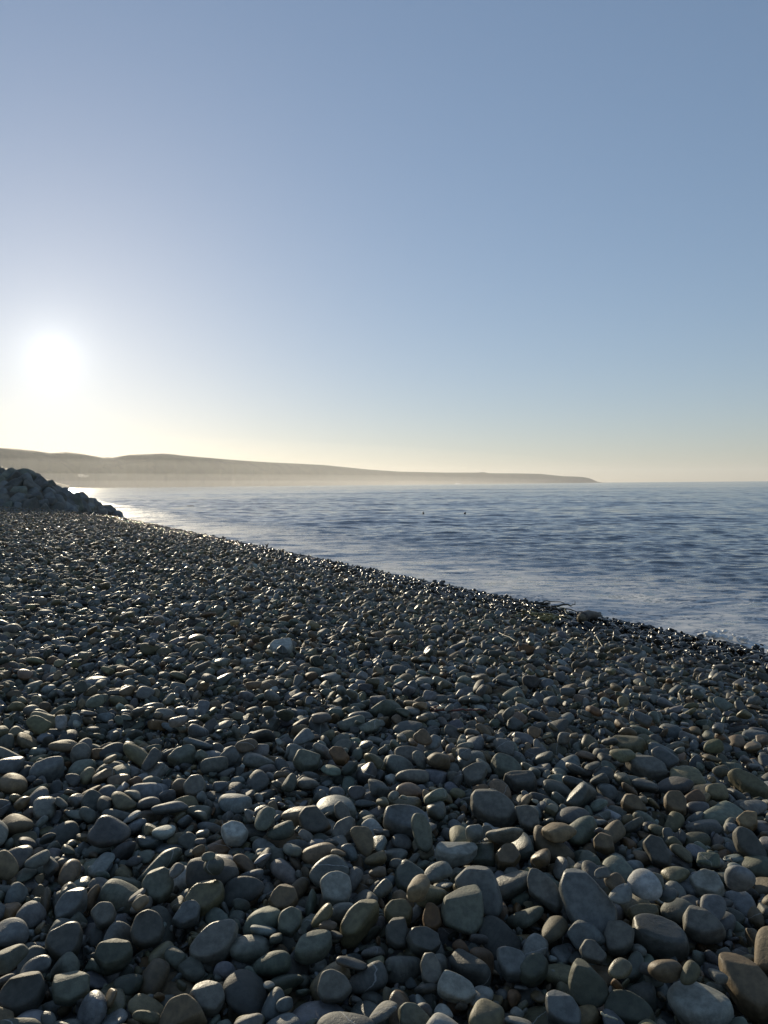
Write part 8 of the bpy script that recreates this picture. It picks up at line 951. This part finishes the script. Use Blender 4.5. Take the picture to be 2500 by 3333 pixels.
def shingle_object(P, Q, S, K, T, E):
    nv = [len(a) for a, _ in PROTO]; off = np.r_[0, np.cumsum(nv)][:-1]; n0 = sum(nv)
    V = np.vstack([a for a, _ in PROTO]+[P]); F = np.vstack([f+o for (_, f), o in zip(PROTO, off)])
    me = mesh('shingle', V, F); me.materials.append(M_STONE); me.polygons.foreach_set('use_smooth', np.ones(len(me.polygons), bool))
    fid = np.repeat(np.arange(N_PROTO), [len(f) for _, f in PROTO]).astype(np.int32)
    me.attributes.new('piece', 'INT', 'FACE').data.foreach_set('value', fid)
    def pt(name, typ, arr, key, dt=np.float32):
        arr = np.asarray(arr, dt); pad = np.zeros((n0,)+arr.shape[1:], dt)
        me.attributes.new(name, typ, 'POINT').data.foreach_set(key, np.concatenate([pad, arr]).ravel())
    pt('loose', 'BOOLEAN', np.ones(len(P)), 'value', bool)
    pt('pid', 'INT', K, 'value', np.int32); pt('rot', 'QUATERNION', Q, 'value'); pt('size', 'FLOAT', S, 'value')
    pt('tone', 'FLOAT_VECTOR', T, 'vector'); pt('seed', 'FLOAT', E, 'value')
    o = bpy.data.objects.new('shingle', me); COL.objects.link(o)
    ng = bpy.data.node_groups.new('lay_stones', 'GeometryNodeTree')
    ng.interface.new_socket('Geometry', in_out='INPUT', socket_type='NodeSocketGeometry')
    ng.interface.new_socket('Geometry', in_out='OUTPUT', socket_type='NodeSocketGeometry')
    N = ng.nodes; L = ng.links
    gi, go = N.new('NodeGroupInput'), N.new('NodeGroupOutput')
    def attr(name, typ):
        n = N.new('GeometryNodeInputNamedAttribute'); n.data_type = typ; n.inputs['Name'].default_value = name; return n.outputs['Attribute']
    sep = N.new('GeometryNodeSeparateGeometry'); sep.domain = 'POINT'
    L.new(gi.outputs[0], sep.inputs[0]); L.new(attr('loose', 'BOOLEAN'), sep.inputs['Selection'])
    m2p = N.new('GeometryNodeMeshToPoints'); m2p.mode = 'VERTICES'; L.new(sep.outputs['Selection'], m2p.inputs['Mesh'])
    sp = N.new('GeometryNodeSplitToInstances'); sp.domain = 'FACE'
    L.new(sep.outputs['Inverted'], sp.inputs[0]); L.new(attr('piece', 'INT'), sp.inputs['Group ID'])
    iop = N.new('GeometryNodeInstanceOnPoints')
    L.new(m2p.outputs[0], iop.inputs['Points']); L.new(sp.outputs['Instances'], iop.inputs['Instance'])
    iop.inputs['Pick Instance'].default_value = True
    L.new(attr('pid', 'INT'), iop.inputs['Instance Index']); L.new(attr('rot', 'QUATERNION'), iop.inputs['Rotation'])
    L.new(attr('size', 'FLOAT'), iop.inputs['Scale'])
    L.new(iop.outputs[0], go.inputs[0])
    md = o.modifiers.new('lay_stones', 'NODES'); md.node_group = ng
    return o
kind(shingle_object(P, Q, S, K, T, E), 'stuff')
# ---- small things --------------------------------------------------------------------------------
def tube(path, radii, seg=7, cap=True):
    path = np.asarray(path, float); V = []; F = []
    T = np.gradient(path, axis=0); T /= np.linalg.norm(T, axis=1)[:,None]
    a = np.cross(T[0], [.3, .2, .93]); a /= np.linalg.norm(a)
    for i, p in enumerate(path):
        a = a-T[i]*(a@T[i]); a /= np.linalg.norm(a); b = np.cross(T[i], a)
        for k in range(seg):
            t = 2*math.pi*k/seg; V.append(p+radii[i]*(math.cos(t)*a+math.sin(t)*b))
    n = len(path)
    for i in range(n-1):
        for k in range(seg):
            k2 = (k+1) % seg
            F += [(i*seg+k, i*seg+k2, (i+1)*seg+k2), (i*seg+k, (i+1)*seg+k2, (i+1)*seg+k)]
    if cap:
        V += [path[0], path[-1]]; c0, c1 = len(V)-2, len(V)-1
        for k in range(seg):
            k2 = (k+1) % seg; F += [(c0, k2, k), (c1, (n-1)*seg+k, (n-1)*seg+k2)]
    return np.array(V), np.array(F)
def join(parts):
    V = []; F = []; o = 0
    for v, f in parts: V.append(v); F.append(f+o); o += len(v)
    return np.vstack(V), np.vstack(F)
def shift(vf, c): return vf[0]-np.asarray(c), vf[1]
def strand(px, h=.03, r0=.006, r1=.003, seg=6, jitter=.004, seed=0, n=14):
    """a stalk lying along pixel-found points of the beach, at their real places"""
    rng = np.random.default_rng(seed)
    pts = np.array([on_beach(a, b, hh) for a, b, hh in [(q if len(q) == 3 else (*q, h)) for q in px]])
    t = np.linspace(0, len(pts)-1, n); i = np.clip(t.astype(int), 0, len(pts)-2); f = (t-i)[:,None]
    path = pts[i]*(1-f)+pts[i+1]*f+rng.normal(0, jitter, (n, 3))
    return tube(path, np.linspace(r0, r1, n), seg)
WOOD = flat_material('driftwood_bark', (.05, .042, .034), (.11, .095, .075), 60, .8)
STRAW = flat_material('dry_straw', (.42, .37, .25), (.55, .50, .37), 80, .6)
WEED = flat_material('red_seaweed', (.075, .022, .016), (.15, .045, .03), 50, .3)
WRACK = flat_material('dark_wrack', (.018, .016, .010), (.05, .04, .02), 30, .25)
GREENWEED = flat_material('yellow_seaweed', (.16, .15, .05), (.28, .25, .10), 40, .35)
DARK = flat_material('dark_plastic', (.012, .014, .018), (.03, .032, .036), 8, .4)
# red seaweed stalk lying over the stones
root = on_beach(1480, 2310, .05)
e = bpy.data.objects.new('seaweed_stalk', None); COL.objects.link(e); e.location = root
thing(e, 'reddish seaweed stalk lying across the stones with a frayed holdfast at one end', 'seaweed')
link('stalk', mesh('stalk', *shift(strand([(1415,2312,.06),(1470,2311,.065),(1530,2310,.06),(1582,2311,.06)], r0=.009, r1=.006, seed=1), root)), WEED, e)
link('bent_end', mesh('bent_end', *shift(strand([(1581,2311,.06),(1600,2325,.05),(1632,2349,.03)], r0=.006, r1=.004, seed=2), root)), WRACK, e)
link('holdfast', mesh('holdfast', *shift(join([strand([(1452,2310,.065),(1430,2306-6*k,.065),(1403,2316-7*k,.06)], r0=.008, r1=.003, seed=5+k, n=10) for k in range(3)]), root)), WEED, e)
link('pale_flake', mesh('pale_flake', *shift(strand([(1425,2304,.075),(1440,2303,.08),(1450,2306,.075)], r0=.012, r1=.01, seed=9, n=6), root)), STRAW, e)
# bare twig standing against the water
root = on_beach(866, 1786, .03)
e = bpy.data.objects.new('twig', None); COL.objects.link(e); e.location = root
thing(e, 'bare forked twig sticking up from the stones against the sea', 'twig')
dw = float((root-CAM)@FWD)/FPX
def img(u, v, back=0): return root+RIGHT*(u-866)*dw+UP*(1769-v)*dw+FWD*back
link('stem', mesh('stem', *shift(tube([img(862,1773), img(866,1768,.02), img(870,1757,.05), img(873,1752,.06)], [.036,.032,.026,.018]), root)), WOOD, e)
link('fork', mesh('fork', *shift(tube([img(868.5,1761,.04), img(865.5,1757,.03), img(863.5,1754,.02)], [.024,.02,.016]), root)), WOOD, e)
# pale straws
def straw(px, label, r=.0035, h=.03):
    v, f = strand(px, h=h, r0=r, r1=r*.6, jitter=.0015, seed=int(px[0][0]), n=10, seg=6); c = v.mean(0)
    o = link('straw', mesh('straw', v-c, f), STRAW); o.location = c; thing(o, label, 'straw', 'dry straws')
straw([(1950,3293,.05),(1978,3306,.04),(2010,3320,.02)], 'pale dry straw lying below the pale oval stone')
straw([(1911,2116,.02),(1913,2102,.10),(1915,2087,.2)], 'pale straw standing upright behind a grey stone near the wet shingle', .006)
straw([(1942,2072,.10),(1953,2092,.05),(1963,2108,.02)], 'pale straw leaning over the stones near the wet shingle, farther from the water', .006)
straw([(1625,2060,.05),(1660,2075,.05),(1680,2088,.04)], 'long dull straw lying flat on the shingle near the seaweed tangle', .005)
# feather lying between stones
c = on_beach(826, 2813, .045)
def feather():
    V = []; F = []
    n = 12
    for k in range(n):
        t = k/(n-1); x = .075*t; w = .014*math.sin(math.pi*min(1, t*1.05+.02))**.7*(1 if k else .1); z = .012*math.sin(t*2.6)
        V += [(x, w*.7, z+.003), (x, 0, z+.0055), (x, -w, z), (x, 0, z-.001)]
    for k in range(n-1):
        a = 4*k
        for q in range(4): F.append((a+q, a+(q+1) % 4, a+4+(q+1) % 4, a+4+q))
    return V, F
o = link('feather', mesh('feather', *feather()), flat_material('feather_vane', (.12, .13, .15), (.3, .31, .33), 120, .6)); o.location = c; o.rotation_euler = (.3, -.25, .5)
thing(o, 'small dark ribbed feather caught between stones', 'feather')
# wrack and driftwood on the wet shingle
def tangle(px, spread, n, mat, label, name='seaweed', seed=0, r=.012, up=.10):
    rng = np.random.default_rng(seed); c = on_beach(*px, .04); parts = []
    for k in range(n):
        a = rng.uniform(0, 6.28); p = c+np.array([rng.normal(0, spread), rng.normal(0, spread*.8), rng.uniform(0, up*.5)])
        path = [p]
        for q in range(7):
            a += rng.normal(0, .7); st = spread*.28
            p = p+np.array([math.cos(a)*st, math.sin(a)*st, rng.normal(0, up*.22)]); p[2] = max(p[2], float(beach_z(p[0], p[1]))+.01); path.append(p)
        parts.append(tube(path, [r*(1-.09*q) for q in range(8)], 5))
    v, f = join(parts); o = link(name, mesh(name, v-c, f), mat); o.location = c; thing(o, label, 'seaweed', 'seaweed at the tideline')
tangle((1770,2012), .20, 26, GREENWEED, 'yellowish seaweed tangle lit by the sun on the wet shingle', seed=1)
tangle((1722,1990), .38, 30, WRACK, 'black seaweed heap between the yellowish tangle and the water', seed=2, r=.02)
tangle((2440,2090), .22, 26, flat_material('orange_weed', (.12, .04, .015), (.22, .08, .03), 40, .35), 'orange-brown seaweed clump beside the foaming wash', seed=3)
tangle((1655,1972), .30, 20, WRACK, 'black seaweed scraps higher along the waterline, smaller than the heap', seed=4, r=.016)
# waterlogged log
root = on_beach(1920, 2000, .10)
e = bpy.data.objects.new('driftwood_log', None); COL.objects.link(e); e.location = root
thing(e, 'black waterlogged driftwood log with a pale broken end at the tideline', 'log')
a, b = on_beach(1893, 2013, .12), on_beach(1950, 1999, .14)
pth = [a+(b-a)*t+np.array([0, 0, .03*math.sin(t*5)]) for t in np.linspace(0, 1, 12)]
WETWOOD = flat_material('wet_wood', (.012, .010, .008), (.03, .026, .02), 20, .65)
link('trunk', mesh('trunk', *shift(tube(pth, [.085,.09,.085,.08,.085,.075,.075,.08,.085,.08,.07,.05], 10), root)), WETWOOD, e)
link('broken_end', mesh('broken_end', *shift(tube([a-(b-a)*.05, a-(b-a)*.02+np.array([0,0,.02]), a+(b-a)*.01], [.03, .06, .09], 9), root)), flat_material('pale_wood', (.10, .08, .05), (.17, .14, .09), 30, .8), e)
# low rock awash off the armour
c = on_plane(622, 1649, WATER)
v, f = rock_proto(31, 3)
o = link('rock', mesh('rock', v*np.array([.60, .5, .22]), f), M_ROCK); o.location = c+np.array([0, 0, .02]); o['tone'] = [.05, .05, .05]
thing(o, 'low dark rock awash in the sea beyond the tip of the rock mound', 'rock')
# two marker floats
def marker(px, label, lean):
    c = on_plane(px[0], px[1]+2.5, WATER)
    e = bpy.data.objects.new('buoy', None); COL.objects.link(e); e.location = c; e.rotation_euler = (0, lean, .4)
    e.location = c+np.array([0, 0, max(sea_z(c[0], c[1])-WATER, 0)+.07]); e.scale = (1.25,)*3; thing(e, label, 'buoy', 'buoys on the sea')
    D, F = ico(3); link('float', mesh('float', D*np.array([.085, .085, .07])+np.array([0, 0, .035]), F), DARK, e)
    link('collar', mesh('collar', *tube([(0, 0, .09), (0, 0, .105), (0, 0, .12)], [.05, .046, .032], 12)), DARK, e)
    link('flag', mesh('flag', *tube([(0, 0, .11), (.012, 0, .15), (.045, 0, .165)], [.03, .034, .012], 8)), DARK, e)
marker((1378, 1672.5), 'small dark buoy on the calm water, the one with an upright top', -.15)
marker((1512.5, 1672.5), 'small dark buoy on the calm water, the one leaning toward the open sea', .5)
# foam thrown up along the stones, and a breaker under the far cliffs
def froth_material():
    t = NT('sea_froth'); p = t.pos(); n = t.noise(p, 26, 4, .65)
    b = t.bsdf(Base_Color=t.mix(n, (.62, .63, .62, 1), (.82, .82, .80, 1)), Roughness=.6, Normal=t.bump(n, .8, .03)); b.inputs['Subsurface Weight'].default_value = .0
    return t.m
FROTH = froth_material()
def froth():
    rng = np.random.default_rng(8); parts = []; D, F = ico(1)
    T0 = SHORE_P-SHORE_T*3.0
    for k in range(1500):
        t = rng.uniform(0, 24)**1.0; s = -abs(rng.normal(0, .45))-.02
        clump = math.sin(t*1.9)+math.sin(t*4.7+1)+.6*math.sin(t*11+s*3)
        if clump < .5+.16*t: continue
        p = T0+SHORE_T*t+SHORE_N*(s+.25)
        r = rng.uniform(.012, .04)*(1+.5*(clump > 1.5))
        z = max(WATER, float(beach_z(*p))-.03)+r*.3+max(0, .10*(clump-1.2))*rng.random()
        parts.append((D*np.array([r*rng.uniform(1, 1.8), r*rng.uniform(1, 1.8), r*.8])*(1+.18*rng.normal(size=(len(D), 1)))+np.array([p[0], p[1], z]), F))
    return join(parts)
kind(link('foam', mesh('foam', *froth()), FROTH), 'stuff')
def breaker():
    parts = []; D, F = ico(2); rng = np.random.default_rng(2)
    for k in range(26):
        u = 1484+rng.random()*15; c = on_plane(u, 1577.2, WATER)
        dd = ray(u, 1577); hor = math.hypot(dd[0], dd[1]); dist = 3560.
        r = rng.uniform(.9, 1.8)*(1.9 if u < 1488 else 1)
        parts.append((D*np.array([r*2.4, r*2, r])+np.array([dd[0]/hor*dist, dd[1]/hor*dist, WATER+.5*r]), F))
    return join(parts)
kind(link('breaker_foam', mesh('breaker_foam', *breaker()), FROTH), 'stuff')
# wisp of smoke low on the headland
def wisp():
    parts = []; D, F = ico(2); rng = np.random.default_rng(4)
    for u, v, r in ((258,1546,3.0),(263,1548,4.6),(270,1549,4.0),(277,1550.5,3.0),(285,1549,2.0),(266,1551,2.6)):
        dd = ray(u, v); hor = math.hypot(dd[0], dd[1]); d = 1600
        w = wobble(D, rng, .2, 3)[:,None]
        parts.append((D*(1+w)*np.array([r*1.3, r*1.3, r*.8])+np.array([dd[0]/hor*d, dd[1]/hor*d, EYE+d*dd[2]/hor]), F))
    return join(parts)
kind(link('smoke', mesh('smoke', *wisp()), volume_material('wood_smoke', .05, .3, (1, 1, 1)), smooth=False), 'stuff')
